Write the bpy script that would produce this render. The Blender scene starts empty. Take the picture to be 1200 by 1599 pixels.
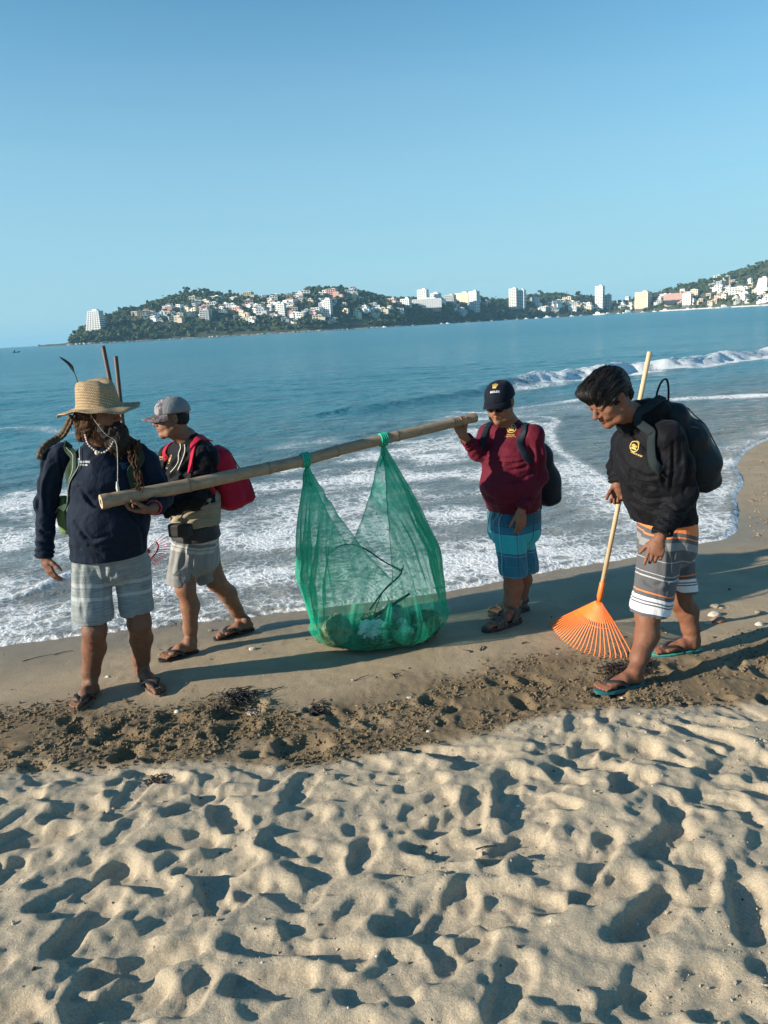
import bpy, math, random
import numpy as np
from mathutils import Vector, Matrix
from mathutils.bvhtree import BVHTree
rng = np.random.default_rng(7); random.seed(7)
sc = bpy.context.scene; COL = sc.collection
# ------------------------------------------------------------------ camera
FPX = 1201.0; CAMH = 2.0
ROLL = math.atan(68/1200.); PITCH = math.atan(290.5*math.cos(ROLL)/FPX)
cF = np.array([0, math.cos(PITCH), -math.sin(PITCH)]); _U0 = np.array([0, math.sin(PITCH), math.cos(PITCH)]); _R0 = np.array([1., 0, 0])
cR = _R0*math.cos(ROLL)-_U0*math.sin(ROLL); cU = _R0*math.sin(ROLL)+_U0*math.cos(ROLL)
CAM = np.array([0, 0, CAMH])
cam = bpy.data.cameras.new('camera'); cam.sensor_fit = 'VERTICAL'; cam.sensor_height = 24; cam.lens = FPX/1599*24
cam.clip_start = 0.05; cam.clip_end = 60000
co = bpy.data.objects.new('camera', cam); COL.objects.link(co)
co.matrix_world = Matrix(((cR[0], cU[0], -cF[0], 0), (cR[1], cU[1], -cF[1], 0), (cR[2], cU[2], -cF[2], CAMH), (0, 0, 0, 1)))
sc.camera = co
# ------------------------------------------------------------------ sky, sun, exposure
SUN_EL = math.radians(18.0); SUN_DIR = math.radians(17.0)    # shadows run 17 deg from +x towards +y
w = bpy.data.worlds.new('World'); sc.world = w; w.use_nodes = True
wn = w.node_tree.nodes; wl = w.node_tree.links
bg = wn['Background']; sky = wn.new('ShaderNodeTexSky'); sky.sky_type = 'NISHITA'; sky.sun_disc = False
to_sun = np.array([-math.cos(SUN_DIR)*math.cos(SUN_EL), -math.sin(SUN_DIR)*math.cos(SUN_EL), math.sin(SUN_EL)])
sky.sun_elevation = SUN_EL; sky.sun_rotation = math.atan2(to_sun[0], to_sun[1])
sky.air_density = SKY_AIR = 1.0; sky.dust_density = 0.05; sky.ozone_density = 5.0
tint = wn.new('ShaderNodeMix'); tint.data_type = 'RGBA'; tint.blend_type = 'MULTIPLY'; tint.inputs[0].default_value = 1; tint.inputs[7].default_value = (.63, 1.0, .90, 1)
wl.new(sky.outputs[0], tint.inputs[6])
# the thin pale veil that lies low over the sea all round the horizon, with faint streaks of cirrus in it
wg = wn.new('ShaderNodeTexCoord'); wsep = wn.new('ShaderNodeSeparateXYZ'); wl.new(wg.outputs['Generated'], wsep.inputs[0])
wr = wn.new('ShaderNodeValToRGB'); wl.new(wsep.outputs[2], wr.inputs[0]); wr.color_ramp.interpolation = 'EASE'
wr.color_ramp.elements[0].position = 0.0; wr.color_ramp.elements[0].color = (.86, .86, .86, 1); wr.color_ramp.elements[1].position = .46; wr.color_ramp.elements[1].color = (0, 0, 0, 1)
wm = wn.new('ShaderNodeMapping'); wl.new(wg.outputs['Generated'], wm.inputs[0]); wm.inputs[3].default_value = (1.6, 1.6, 22); wm.inputs[2].default_value = (0, .05, 0)
wno = wn.new('ShaderNodeTexNoise'); wl.new(wm.outputs[0], wno.inputs[0]); wno.inputs['Scale'].default_value = 1.6; wno.inputs['Detail'].default_value = 5
wq = wn.new('ShaderNodeMath'); wq.operation = 'MULTIPLY_ADD'; wl.new(wno.outputs[0], wq.inputs[0]); wq.inputs[1].default_value = .35; wq.inputs[2].default_value = .82
wf = wn.new('ShaderNodeMath'); wf.operation = 'MULTIPLY'; wf.use_clamp = True; wl.new(wr.outputs[0], wf.inputs[0]); wl.new(wq.outputs[0], wf.inputs[1])
veil = wn.new('ShaderNodeMix'); veil.data_type = 'RGBA'; wl.new(wf.outputs[0], veil.inputs[0]); wl.new(tint.outputs[2], veil.inputs[6]); veil.inputs[7].default_value = (2.05, 3.35, 4.1, 1)
wl.new(veil.outputs[2], bg.inputs[0]); bg.inputs[1].default_value = 0.108
sun = bpy.data.lights.new('sun', 'SUN'); sun.energy = 5.0; sun.angle = math.radians(0.5); sun.color = (1.0, 0.885, 0.73)
so = bpy.data.objects.new('sun', sun); COL.objects.link(so); so.location = (-30, -10, 20)
so.rotation_euler = Vector(tuple(to_sun)).to_track_quat('Z', 'Y').to_euler()
sc.view_settings.view_transform = 'Standard'; sc.view_settings.look = 'None'; sc.view_settings.gamma = 1
sc.view_settings.use_curve_mapping = False; sc.view_settings.exposure = 0.84
sc.cycles.use_denoising = True
sc.cycles.max_bounces = 8; sc.cycles.transparent_max_bounces = 24; sc.cycles.volume_bounces = 0

# ------------------------------------------------------------------ projection helpers (used only to find real world positions)
def vray(px, py):
    return cF*FPX+cR*(px-600)+cU*(799.5-py)
def at(px, py, Y):                      # the world point at distance Y in front of the camera
    v = vray(px, py); return CAM+v*(Y/v[1])
def onz(px, py, z=0.0):
    v = vray(px, py); return CAM+v*((z-CAMH)/v[2])
def mpp(p):                             # metres per photo pixel at a world point
    return float((np.asarray(p)-CAM)@cF)/FPX
def nrm(v):
    v = np.asarray(v, float); return v/(np.linalg.norm(v)+1e-12)
def sstep(a, b, x):
    t = np.clip((x-a)/(b-a), 0, 1); return t*t*(3-2*t)
# ------------------------------------------------------------------ noise
_tab = rng.random((64, 64, 64)).astype(np.float32)
def vnoise(x, y, z):
    x = np.asarray(x, np.float32); y = np.asarray(y, np.float32); z = np.asarray(z, np.float32)
    xi = np.floor(x); yi = np.floor(y); zi = np.floor(z)
    fx = x-xi; fy = y-yi; fz = z-zi
    fx = fx*fx*(3-2*fx); fy = fy*fy*(3-2*fy); fz = fz*fz*(3-2*fz)
    a = xi.astype(np.int32) & 63; b = yi.astype(np.int32) & 63; c = zi.astype(np.int32) & 63
    a1 = (a+1) & 63; b1 = (b+1) & 63; c1 = (c+1) & 63; T = _tab
    def L(p, q, t): return p+(q-p)*t
    return 2*L(L(L(T[a, b, c], T[a1, b, c], fx), L(T[a, b1, c], T[a1, b1, c], fx), fy),
               L(L(T[a, b, c1], T[a1, b, c1], fx), L(T[a, b1, c1], T[a1, b1, c1], fx), fy), fz)-1
def fbm(x, y, z=0., o=4, g=.5):
    x = np.asarray(x, float); y = np.asarray(y, float); z = np.zeros_like(x)+z
    s = 0; a = 1
    for i in range(o):
        s = s+a*vnoise(x+i*7.3, y+i*3.1, z+i*5.7); x = x*2.03; y = y*2.03; z = z*2.03; a *= g
    return s
# ------------------------------------------------------------------ materials
def node(nt, t, **k):
    n = nt.nodes.new(t)
    for a, b in k.items():
        if a in ('ins',):
            for i, v in b.items(): n.inputs[i].default_value = v
        else: setattr(n, a, b)
    return n
def c4(c): return (c[0], c[1], c[2], 1)
def basic(name):
    m = bpy.data.materials.new(name); m.use_nodes = True
    nt = m.node_tree; return m, nt, nt.nodes['Principled BSDF']
def ramp(nt, fac, stops, interp='LINEAR'):
    r = nt.nodes.new('ShaderNodeValToRGB'); cr = r.color_ramp; cr.interpolation = interp
    while len(cr.elements) < len(stops): cr.elements.new(.5)
    for e, (p, c) in zip(cr.elements, stops): e.position = p; e.color = c4(c) if len(c) == 3 else c
    nt.links.new(fac, r.inputs[0]); return r.outputs[0]
def mix(nt, fac, a, b, bt='MIX'):
    n = nt.nodes.new('ShaderNodeMix'); n.data_type = 'RGBA'; n.blend_type = bt
    for s, v in ((n.inputs[0], fac), (n.inputs[6], a), (n.inputs[7], b)):
        if hasattr(v, 'is_output') or isinstance(v, bpy.types.NodeSocket): nt.links.new(v, s)
        else: s.default_value = v if isinstance(v, (int, float)) else c4(v)
    return n.outputs[2]
def mth(nt, op, a, b=None, clamp=False):
    n = nt.nodes.new('ShaderNodeMath'); n.operation = op; n.use_clamp = clamp
    for s, v in zip(n.inputs, (a, b)):
        if v is None: continue
        if isinstance(v, bpy.types.NodeSocket): nt.links.new(v, s)
        else: s.default_value = v
    return n.outputs[0]
def tc(nt, scale=(1, 1, 1), out='Object'):
    t = nt.nodes.new('ShaderNodeTexCoord'); mp = nt.nodes.new('ShaderNodeMapping'); mp.inputs[3].default_value = scale
    nt.links.new(t.outputs[out], mp.inputs[0]); return mp.outputs[0]
def ntex(nt, vec, scale, detail=4, rough=.55, dist=0):
    n = nt.nodes.new('ShaderNodeTexNoise'); nt.links.new(vec, n.inputs['Vector'])
    n.inputs['Scale'].default_value = scale; n.inputs['Detail'].default_value = detail; n.inputs['Roughness'].default_value = rough
    n.inputs['Distortion'].default_value = dist; return n.outputs[0]
def bump(nt, h, strength, dist, prev=None):
    n = nt.nodes.new('ShaderNodeBump'); n.inputs['Strength'].default_value = strength; n.inputs['Distance'].default_value = dist
    nt.links.new(h, n.inputs['Height'])
    if prev is not None: nt.links.new(prev, n.inputs['Normal'])
    return n.outputs[0]
def attr(nt, name):
    a = nt.nodes.new('ShaderNodeAttribute'); a.attribute_name = name; return a.outputs['Fac']
def pm(name, col, rough=.7, nscale=30, namt=.25, bscale=200, bstr=.3, bdist=.002, metal=0, sheen=0, vscale=(1, 1, 1), spec=.5):
    m, nt, p = basic(name); v = tc(nt, vscale)
    n = ntex(nt, v, nscale)
    dk = [c*(1-namt) for c in col]; lt = [min(1, c*(1+namt)) for c in col]
    nt.links.new(ramp(nt, n, [(.3, dk), (.7, lt)]), p.inputs['Base Color'])
    p.inputs['Roughness'].default_value = rough; p.inputs['Metallic'].default_value = metal; p.inputs['Specular IOR Level'].default_value = spec
    if sheen: p.inputs['Sheen Weight'].default_value = sheen
    if bstr: nt.links.new(bump(nt, ntex(nt, v, bscale, 3), bstr, bdist), p.inputs['Normal'])
    return m
# ------------------------------------------------------------------ object helpers
def put(name, V, F, mat, parent=None, smooth=True, attrs=None, loc=None, mats=None, fmat=None):
    V = np.asarray(V, float).reshape(-1, 3)
    if parent is not None: base = np.array(parent['_o'])
    elif loc is not None: base = np.array(loc, float)
    else:
        base = np.array([(V[:, 0].min()+V[:, 0].max())/2, (V[:, 1].min()+V[:, 1].max())/2, V[:, 2].min()])
    me = bpy.data.meshes.new(name)
    F = np.asarray(F, np.int32) if not isinstance(F, list) else F
    if isinstance(F, np.ndarray):
        n, k = F.shape
        me.vertices.add(len(V)); me.vertices.foreach_set('co', (V-base).astype(np.float32).ravel())
        me.loops.add(n*k); me.loops.foreach_set('vertex_index', F.ravel())
        me.polygons.add(n); me.polygons.foreach_set('loop_start', np.arange(0, n*k, k, dtype=np.int32))
        me.update(calc_edges=True)
    else:
        me.from_pydata((V-base).tolist(), [], F); me.update()
    me.polygons.foreach_set('use_smooth', np.full(len(me.polygons), smooth)); 
    for m in (mats or [mat]): me.materials.append(m)
    if fmat is not None: me.polygons.foreach_set('material_index', np.asarray(fmat, np.int32))
    for k, a in (attrs or {}).items():
        at_ = me.attributes.new(k, 'FLOAT', 'POINT'); at_.data.foreach_set('value', np.asarray(a, np.float32))
    o = bpy.data.objects.new(name, me); COL.objects.link(o)
    if parent is not None: o.parent = parent; o['_o'] = parent['_o']
    else: o.location = base; o['_o'] = [float(t) for t in base]
    return o
def tag(o, label=None, cat=None, group=None, kind=None):
    if label: o['label'] = label
    if cat: o['category'] = cat
    if group: o['group'] = group
    if kind: o['kind'] = kind
    return o
def thing(name, loc, label, cat, group=None):
    o = bpy.data.objects.new(name, None); COL.objects.link(o); o.location = tuple(float(t) for t in loc); o['_o'] = [float(t) for t in loc]
    o.empty_display_size = .1
    return tag(o, label, cat, group)
class MB:
    def __init__(s): s.V = []; s.F = []; s.n = 0
    def add(s, V, F):
        V = np.asarray(V, float); s.V.append(V); s.F += [tuple(int(i)+s.n for i in f) for f in F]; s.n += len(V)
    def box(s, c, h, ax=None):                         # centre, half sizes, axes rows
        ax = np.eye(3) if ax is None else np.asarray(ax)
        q = np.array([[x, y, z] for x in (-1, 1) for y in (-1, 1) for z in (-1, 1)], float)*np.asarray(h)
        s.add(np.asarray(c)+q@ax, [(0, 1, 3, 2), (4, 6, 7, 5), (0, 4, 5, 1), (2, 3, 7, 6), (0, 2, 6, 4), (1, 5, 7, 3)])
    def tube(s, P, R, n=10, flat=None, up=None, caps=True):
        P = np.asarray(P, float); R = np.broadcast_to(np.asarray(R, float), (len(P),)).copy()
        T = np.gradient(P, axis=0); T = T/(np.linalg.norm(T, axis=1)[:, None]+1e-9)
        u = nrm(np.cross(T[0], [0, 0, 1] if abs(T[0][2]) < .9 else [1, 0, 0])) if up is None else None
        V = []
        a = np.arange(n)*2*math.pi/n
        for i in range(len(P)):
            if up is not None:
                w_ = np.asarray(up[i] if np.ndim(up) == 2 else up, float); u = nrm(np.cross(T[i], w_)); v = nrm(np.cross(u, T[i]))
            else:
                u = nrm(u-T[i]*(u@T[i])); v = np.cross(T[i], u)
            fu, fv = (1, 1) if flat is None else flat
            V.append(P[i]+R[i]*(np.cos(a)[:, None]*u*fu+np.sin(a)[:, None]*v*fv))
        V = np.concatenate(V); F = []
        for i in range(len(P)-1):
            for k in range(n):
                F.append((i*n+k, i*n+(k+1) % n, (i+1)*n+(k+1) % n, (i+1)*n+k))
        if caps: F.append(tuple(range(n))[::-1]); F.append(tuple((len(P)-1)*n+k for k in range(n)))
        s.add(V, F)
    def sweep(s, P, up, hw, ht):                        # flat strap: half width along cross(T,up), half thickness along up
        P = np.asarray(P, float); T = np.gradient(P, axis=0); T /= np.linalg.norm(T, axis=1)[:, None]
        hw = np.broadcast_to(np.asarray(hw, float), (len(P),)); V = []
        for i in range(len(P)):
            U = nrm(up[i]); sd = nrm(np.cross(T[i], U)); U = nrm(np.cross(sd, T[i]))
            for a, b in ((-1, -.6), (-.9, -1), (.9, -1), (1, -.6), (1, .6), (.9, 1), (-.9, 1), (-1, .6)):
                V.append(P[i]+sd*a*hw[i]+U*b*ht)
        n = 8; F = [(i*n+k, i*n+(k+1) % n, (i+1)*n+(k+1) % n, (i+1)*n+k) for i in range(len(P)-1) for k in range(n)]
        F.append(tuple(range(n))[::-1]); F.append(tuple((len(P)-1)*n+k for k in range(n))); s.add(V, F)
    def put(s, name, mat, parent=None, smooth=True, **k):
        return put(name, np.concatenate(s.V), s.F, mat, parent, smooth, **k)
def catmull(P, n=8):
    P = np.asarray(P, float); Q = np.vstack([2*P[0]-P[1], P, 2*P[-1]-P[-2]]); out = []
    for i in range(1, len(Q)-2):
        for t in np.arange(n)/n:
            a, b, c, d = Q[i-1:i+3]
            out.append(.5*((2*b)+(c-a)*t+(2*a-5*b+4*c-d)*t*t+(-a+3*b-3*c+d)*t**3))
    out.append(P[-1]); return np.array(out)
_ico = None
def ico(sub=1):
    t = (1+5**.5)/2
    V = [(-1, t, 0), (1, t, 0), (-1, -t, 0), (1, -t, 0), (0, -1, t), (0, 1, t), (0, -1, -t), (0, 1, -t), (t, 0, -1), (t, 0, 1), (-t, 0, -1), (-t, 0, 1)]
    F = [(0, 11, 5), (0, 5, 1), (0, 1, 7), (0, 7, 10), (0, 10, 11), (1, 5, 9), (5, 11, 4), (11, 10, 2), (10, 7, 6), (7, 1, 8), (3, 9, 4), (3, 4, 2), (3, 2, 6), (3, 6, 8), (3, 8, 9), (4, 9, 5), (2, 4, 11), (6, 2, 10), (8, 6, 7), (9, 8, 1)]
    V = [nrm(v) for v in V]
    for _ in range(sub):
        c = {}; G = []
        def m_(a, b):
            k = (min(a, b), max(a, b))
            if k not in c: V.append(nrm(V[a]+V[b])); c[k] = len(V)-1
            return c[k]
        for a, b, d in F:
            x, y, z = m_(a, b), m_(b, d), m_(d, a); G += [(a, x, z), (b, y, x), (d, z, y), (x, y, z)]
        F = G
    return np.array(V), np.array(F)
def scatter_blobs(C, S, sub=0, rough=.3, squash=.8):    # many rough lumps in one mesh
    bv, bf = ico(sub); n = len(C); k = len(bv)
    S = np.asarray(S, float); S = S[:, None]*np.ones(3) if S.ndim == 1 else S
    j = 1+rough*(rng.random((n, k, 1))*2-1)
    a = rng.random(n)*6.28; ca, sa = np.cos(a), np.sin(a)
    V = bv[None]*j*S[:, None, :]*np.array([1, 1, squash])
    x = V[..., 0]*ca[:, None]-V[..., 1]*sa[:, None]; y = V[..., 0]*sa[:, None]+V[..., 1]*ca[:, None]
    V = np.stack([x, y, V[..., 2]], -1)+np.asarray(C)[:, None, :]
    F = bf[None]+(np.arange(n)*k)[:, None, None]
    return V.reshape(-1, 3), F.reshape(-1, 3)

# ================================================================== THE SHORE: one height function for sand, one for water
SHORE = np.array([(-14, 2.6), (-8, 3.6), (-4.5, 4.55), (-2.72, 5.03), (-1.6, 5.27), (-.66, 5.39), (.46, 5.63), (1.57, 6.08), (2.35, 6.34), (2.7, 6.5), (3.2, 6.75), (3.5, 7.3), (3.85, 8.1), (4.28, 8.9), (4.75, 10.0), (5.8, 11.5), (8, 13.2), (14, 16), (30, 22), (80, 36), (400, 100), (3000, 500)])
SH = np.vstack([[(-3000, -400), (-60, -9)], SHORE])
SHS = np.concatenate([catmull(np.c_[SH[2:-3], np.zeros(len(SH)-5)], 5)[:, :2]])
SHS = np.vstack([SH[:2], SHS, SH[-3:]])
def shore_dist(x, y, pts=None):          # signed distance to the water's edge, positive over the water
    P = SHS if pts is None else pts
    best = np.full(x.shape, 1e9); sgn = np.ones(x.shape)
    for a, b in zip(P[:-1], P[1:]):
        d = b-a; L = d@d
        t = np.clip(((x-a[0])*d[0]+(y-a[1])*d[1])/L, 0, 1)
        ex = x-a[0]-t*d[0]; ey = y-a[1]-t*d[1]; q = ex*ex+ey*ey
        m = q < best; best[m] = q[m]; sgn[m] = np.sign(d[0]*ey-d[1]*ex)[m]
    return np.sqrt(best)*sgn
DRYB = np.array([(-6, 2.6), (-3, 3.1), (-1.92, 3.33), (-1.2, 3.36), (-.5, 3.27), (-.1, 3.33), (.3, 3.45), (.85, 3.6), (1.4, 3.58), (1.9, 3.56), (3, 3.7), (5, 4.2), (9, 5.2), (14, 7.5)])
def base_ground(x, y):
    s = shore_dist(x, y)+.035*vnoise(x*1.7, y*1.7, 3.3)*sstep(8, 2, np.abs(x))
    z = np.where(s < 0, -.03+.026*np.minimum(-s, 2.3), -.03-.05*s)
    z = np.maximum(z, -3)
    b = np.interp(x, DRYB[:, 0], DRYB[:, 1])+.07*vnoise(x*2.3, 1.1, .5)+.03*vnoise(x*9, 4.1, .5)
    dry = b-y
    z = z+.05*sstep(-.15, .5, dry)+.09*sstep(.2, 2.4, dry)
    return z, s, dry
def ax(segs):
    out = []
    for a, b, d in segs: out += list(np.arange(a, b, d))
    out.append(segs[-1][1]); return np.array(out)
gx = np.concatenate([-np.geomspace(3000, 3.0, 46)[:-1], ax([(-3, -1.9, .03), (-1.9, 2.1, .0095), (2.1, 3.4, .02), (3.4, 7, .06)]), np.geomspace(7.1, 3000, 46)])
gy = np.concatenate([-np.geomspace(400, .3, 24), ax([(-.25, .9, .1), (.9, 3.7, .0095), (3.7, 6.2, .02), (6.2, 12, .06)]), np.geomspace(12.1, 600, 46)])
GX, GY = np.meshgrid(gx, gy)
GZ, GS, GD = base_ground(GX, GY)
near = sstep(14, 5, np.hypot(GX, GY-3))
dm = sstep(-.05, .12, GD)*near
crumb = (sstep(-.86, -.50, GD+.15*fbm(GX*2.2, GY*2.2, 2.))*sstep(.12, -.02, GD))*near
crumb *= .62+.38*sstep(-.6, .0, fbm(GX*1.6, GY*3, 7.)+.2)
wet = sstep(-.75, -.05, GS+.10*fbm(GX*1.3, GY*1.3, 6., 2))
# smooth wet strand: soft undulation, scuffs
GZ += (1-dm)*near*(.006*fbm(GX*1.8, GY*4, 1., 4)+.0016*fbm(GX*22, GY*30, 2., 3))*sstep(.25, -.1, GS)
def stamp(cx, cy, ang, L, W, dep, rim, tilt=0, heelw=.78, soft=.12):
    i0, i1 = np.searchsorted(gx, (cx-L, cx+L)); j0, j1 = np.searchsorted(gy, (cy-L, cy+L))
    if i1-i0 < 3 or j1-j0 < 3: return
    X = GX[j0:j1, i0:i1]-cx; Y = GY[j0:j1, i0:i1]-cy; Z = GZ[j0:j1, i0:i1]
    u = X*math.cos(ang)+Y*math.sin(ang); v = -X*math.sin(ang)+Y*math.cos(ang)
    u = u+.010*vnoise(X*28+cx*9, Y*28, cy*7); v = v+.010*vnoise(X*28, Y*28+cx*5, cy*3)
    hw = W*(heelw+(1-heelw)*sstep(-.1, .6, u/L*2))*(1-.12*np.exp(-((u/L*2+.15)/.3)**2))
    q = (np.abs(u/(L/2))**2.6+np.abs(v/(hw/2))**2.4)**(1/2.5)
    inn = 1-sstep(1-soft, 1+soft*.6, q)
    fl = Z[q < .8].mean() if (q < .8).any() else Z.mean()
    floor = fl*.75+Z*.25-dep+tilt*u/L*dep
    rm = np.exp(-((q-1.32)/.22)**2)*rim*(.5+.9*np.clip(vnoise(X*14+cx*3, Y*14, cy)+.4, 0, 1.4))
    GZ[j0:j1, i0:i1] = Z*(1-inn)+floor*inn+rm*(1-inn)
# trodden dry sand
GZ += dm*(.017*fbm(GX*1.7+GY*.5, GY*2.3, 5., 3)+.008*fbm(GX*7, GY*9, 3., 3))
for k in range(760):
    cx = rng.uniform(-3.2, 3.8); cy = rng.uniform(.5, 3.75)
    _, _, dd = base_ground(np.array([cx]), np.array([cy]))
    if dd[0] < .04: continue
    fade = min(1, .35+dd[0]*1.6)
    if rng.random() < .72:
        stamp(cx, cy, rng.normal(.35, .9), rng.uniform(.2, .29), rng.uniform(.085, .12), rng.uniform(.012, .028)*fade, rng.uniform(.003, .008)*fade, rng.uniform(-.6, .6))
    else:
        l = rng.uniform(.045, .13)
        stamp(cx, cy, rng.uniform(0, 3.1), l, l*rng.uniform(.6, 1), rng.uniform(.007, .022)*fade, rng.uniform(.002, .007), rng.uniform(-.8, .8), 1., .2)
for k in range(90):
    cx = rng.uniform(-2.4, 2.6); cy = rng.uniform(1.2, 3.4)
    _, _, dd = base_ground(np.array([cx]), np.array([cy]))
    if dd[0] > .12: stamp(cx, cy, rng.normal(.5, .8), rng.uniform(.25, .32), rng.uniform(.105, .14), rng.uniform(.020, .036), rng.uniform(.004, .010), rng.uniform(-.5, .5), .8, .1)
# a few crisp shoe prints with tread, as in the foreground
TREAD = [(200, 1505, .25), (420, 1470, 2.9), (860, 1340, .3), (700, 1420, .9), (1040, 1310, .6), (330, 1330, .5)]
for px, py, a in TREAD:
    p = onz(px, py, .12); stamp(p[0], p[1], a, .29, .115, .022, .013, .2, .8, .1)
    i0, i1 = np.searchsorted(gx, (p[0]-.13, p[0]+.13)); j0, j1 = np.searchsorted(gy, (p[1]-.13, p[1]+.13))
    X = GX[j0:j1, i0:i1]-p[0]; Y = GY[j0:j1, i0:i1]-p[1]; u = X*math.cos(a)+Y*math.sin(a); v = -X*math.sin(a)+Y*math.cos(a)
    m = (1-sstep(.8, 1, ((u/.125)**2+(v/.05)**2)))
    GZ[j0:j1, i0:i1] += m*.0022*np.sign(np.sin((u+np.abs((v*40 % 1)-.5)*.02)*2*math.pi/.026))
# crumbly strip of damp sand: clods and scuffs
cl = 1-np.abs(fbm(GX*26, GY*26, 3., 3)); cl2 = fbm(GX*55, GY*55, 9., 2)
GZ += crumb*(.009*fbm(GX*5, GY*5, 6., 3)+.007*(cl-.5)+.004*cl2)
for k in range(60):
    cx = rng.uniform(-2.4, 2.4); b = np.interp(cx, DRYB[:, 0], DRYB[:, 1]); cy = b+rng.uniform(0, .5)
    l = rng.uniform(.06, .2); stamp(cx, cy, rng.uniform(0, 3.1), l, l*.6, rng.uniform(.01, .03), rng.uniform(.004, .012), 0, 1., .35)
for px, py, l, d in ((372, 1105, .2, .04), (505, 1110, .09, .03), (470, 1165, .2, .045), (370, 1135, .16, .03), (490, 1105, .08, .02)):
    p = onz(px, py, .03); stamp(p[0], p[1], .3, l*1.3, l, d, .012, 0, 1., .3)
for _ in range(4):                                     # let the sand slump a little
    K = (GZ[:-2, 1:-1]+GZ[2:, 1:-1]+GZ[1:-1, :-2]+GZ[1:-1, 2:])/4
    df_ = K-GZ[1:-1, 1:-1]; m = np.maximum(dm[1:-1, 1:-1], crumb[1:-1, 1:-1]*.6); GZ[1:-1, 1:-1] += m*df_*np.where(df_ < -.0007, .85, .12)
GZ += dm*near*(.0030*fbm(GX*30, GY*30, 4., 3)+.004*np.clip(fbm(GX*9, GY*9, 2., 3), 0, 1)*np.abs(fbm(GX*48, GY*48, 6., 2)))
def ground_z(x, y):
    i = int(np.clip(np.searchsorted(gx, x)-1, 0, len(gx)-2)); j = int(np.clip(np.searchsorted(gy, y)-1, 0, len(gy)-2))
    tx = (x-gx[i])/(gx[i+1]-gx[i]); ty = (y-gy[j])/(gy[j+1]-gy[j])
    return float((GZ[j, i]*(1-tx)+GZ[j, i+1]*tx)*(1-ty)+(GZ[j+1, i]*(1-tx)+GZ[j+1, i+1]*tx)*ty)
def gpt(px, py):                                        # the sand point seen at a photo pixel
    z = 0.
    for _ in range(6): p = onz(px, py, z); z = ground_z(p[0], p[1])
    return np.array([p[0], p[1], z])
def gridfaces(nx, ny):
    i = np.arange(nx-1); j = np.arange(ny-1); I, J = np.meshgrid(i, j); a = (J*nx+I).ravel()
    return np.c_[a, a+1, a+nx+1, a+nx]
def sand_material():
    m, nt, p = basic('beach sand'); v = tc(nt)
    dry = attr(nt, 'dry'); cr = attr(nt, 'crumb'); we = attr(nt, 'wet')
    n1 = ntex(nt, v, 3.5, 5); n2 = ntex(nt, v, 260, 3, .7); n3 = ntex(nt, v, 28, 4)
    dcol = ramp(nt, n2, [(.25, (.33, .268, .185)), (.5, (.48, .405, .29)), (.8, (.63, .55, .41))])
    dcol = mix(nt, mth(nt, 'MULTIPLY', n3, .35), dcol, (.40, .33, .235)); n4 = ntex(nt, v, 110, 3, .8); dcol = mix(nt, ramp(nt, n4, [(.35, (.42, .42, .42)), (.5, (0, 0, 0))]), dcol, (.25, .20, .14)); dcol = mix(nt, ramp(nt, n4, [(.56, (0, 0, 0)), (.7, (.5, .5, .5))]), dcol, (.66, .61, .50))
    wcol = ramp(nt, n2, [(.25, (.29, .222, .14)), (.5, (.39, .305, .20)), (.8, (.49, .395, .27))])
    wcol = mix(nt, ramp(nt, n1, [(.42, (0, 0, 0)), (.6, (.6, .6, .6))]), wcol, (.29, .23, .155))
    ccol = ramp(nt, n2, [(.25, (.105, .074, .040)), (.5, (.195, .142, .080)), (.8, (.34, .26, .155))])
    ccol = mix(nt, ramp(nt, n3, [(.35, (.8, .8, .8)), (.6, (0, 0, 0))]), ccol, (.15, .11, .065))
    c = mix(nt, dry, wcol, dcol); c = mix(nt, cr, c, ccol); c = mix(nt, mth(nt, 'MULTIPLY', we, .55), c, (.17, .14, .10))
    nt.links.new(c, p.inputs['Base Color'])
    r = nt.nodes.new('ShaderNodeMapRange'); nt.links.new(we, r.inputs[0]); r.inputs[3].default_value = .9; r.inputs[4].default_value = .38
    nt.links.new(r.outputs[0], p.inputs['Roughness']); p.inputs['Specular IOR Level'].default_value = .35
    b1 = bump(nt, ntex(nt, v, 330, 3, .8), .9, .0035); b2 = bump(nt, ntex(nt, v, 95, 4, .75), .75, .007, b1)
    nt.links.new(b2, p.inputs['Normal']); return m
M_SAND = sand_material()
ground = put('beach_ground', np.c_[GX.ravel(), GY.ravel(), GZ.ravel()], gridfaces(len(gx), len(gy)), M_SAND, loc=(0, 0, 0),
             attrs=dict(dry=np.clip(dm+sstep(5, 14, np.hypot(GX, GY-3))*sstep(.0, .8, GD), 0, 1).ravel(), crumb=crumb.ravel(), wet=(wet*(1-.8*sstep(3.2, 4.2, GX)*sstep(7., 7.8, GY))).ravel()))
tag(ground, kind='structure')
# ------------------------------------------------------------------ sea: swash sheet, foam, breakers, open water
def plz(P): return np.array([onz(a, b, -.2)[:2] for a, b in P])
BRK1 = plz([(560, 640), (700, 622), (760, 610), (800, 603), (850, 596), (905, 588), (980, 577), (1050, 572), (1120, 562), (1200, 552), (1290, 540)])
BRK2 = plz([(820, 640), (880, 632), (930, 626), (1000, 632), (1080, 630), (1150, 627), (1210, 627), (1300, 622)])
EDGE = plz([(640, 640), (700, 645), (860, 660), (870, 668), (858, 685), (868, 715), (905, 742), (950, 775), (1010, 800), (1080, 815)])
SM = plz([(560, 702), (640, 700), (690, 694), (760, 682), (830, 668), (930, 652)])
LFT = plz([(-60, 668), (0, 664), (60, 662), (110, 668)]); LF2 = plz([(-40, 985), (0, 975), (45, 958), (90, 935), (140, 912), (230, 905)])
def pdist(x, y, P, signed=False):
    return shore_dist(x, y, P)
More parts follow.
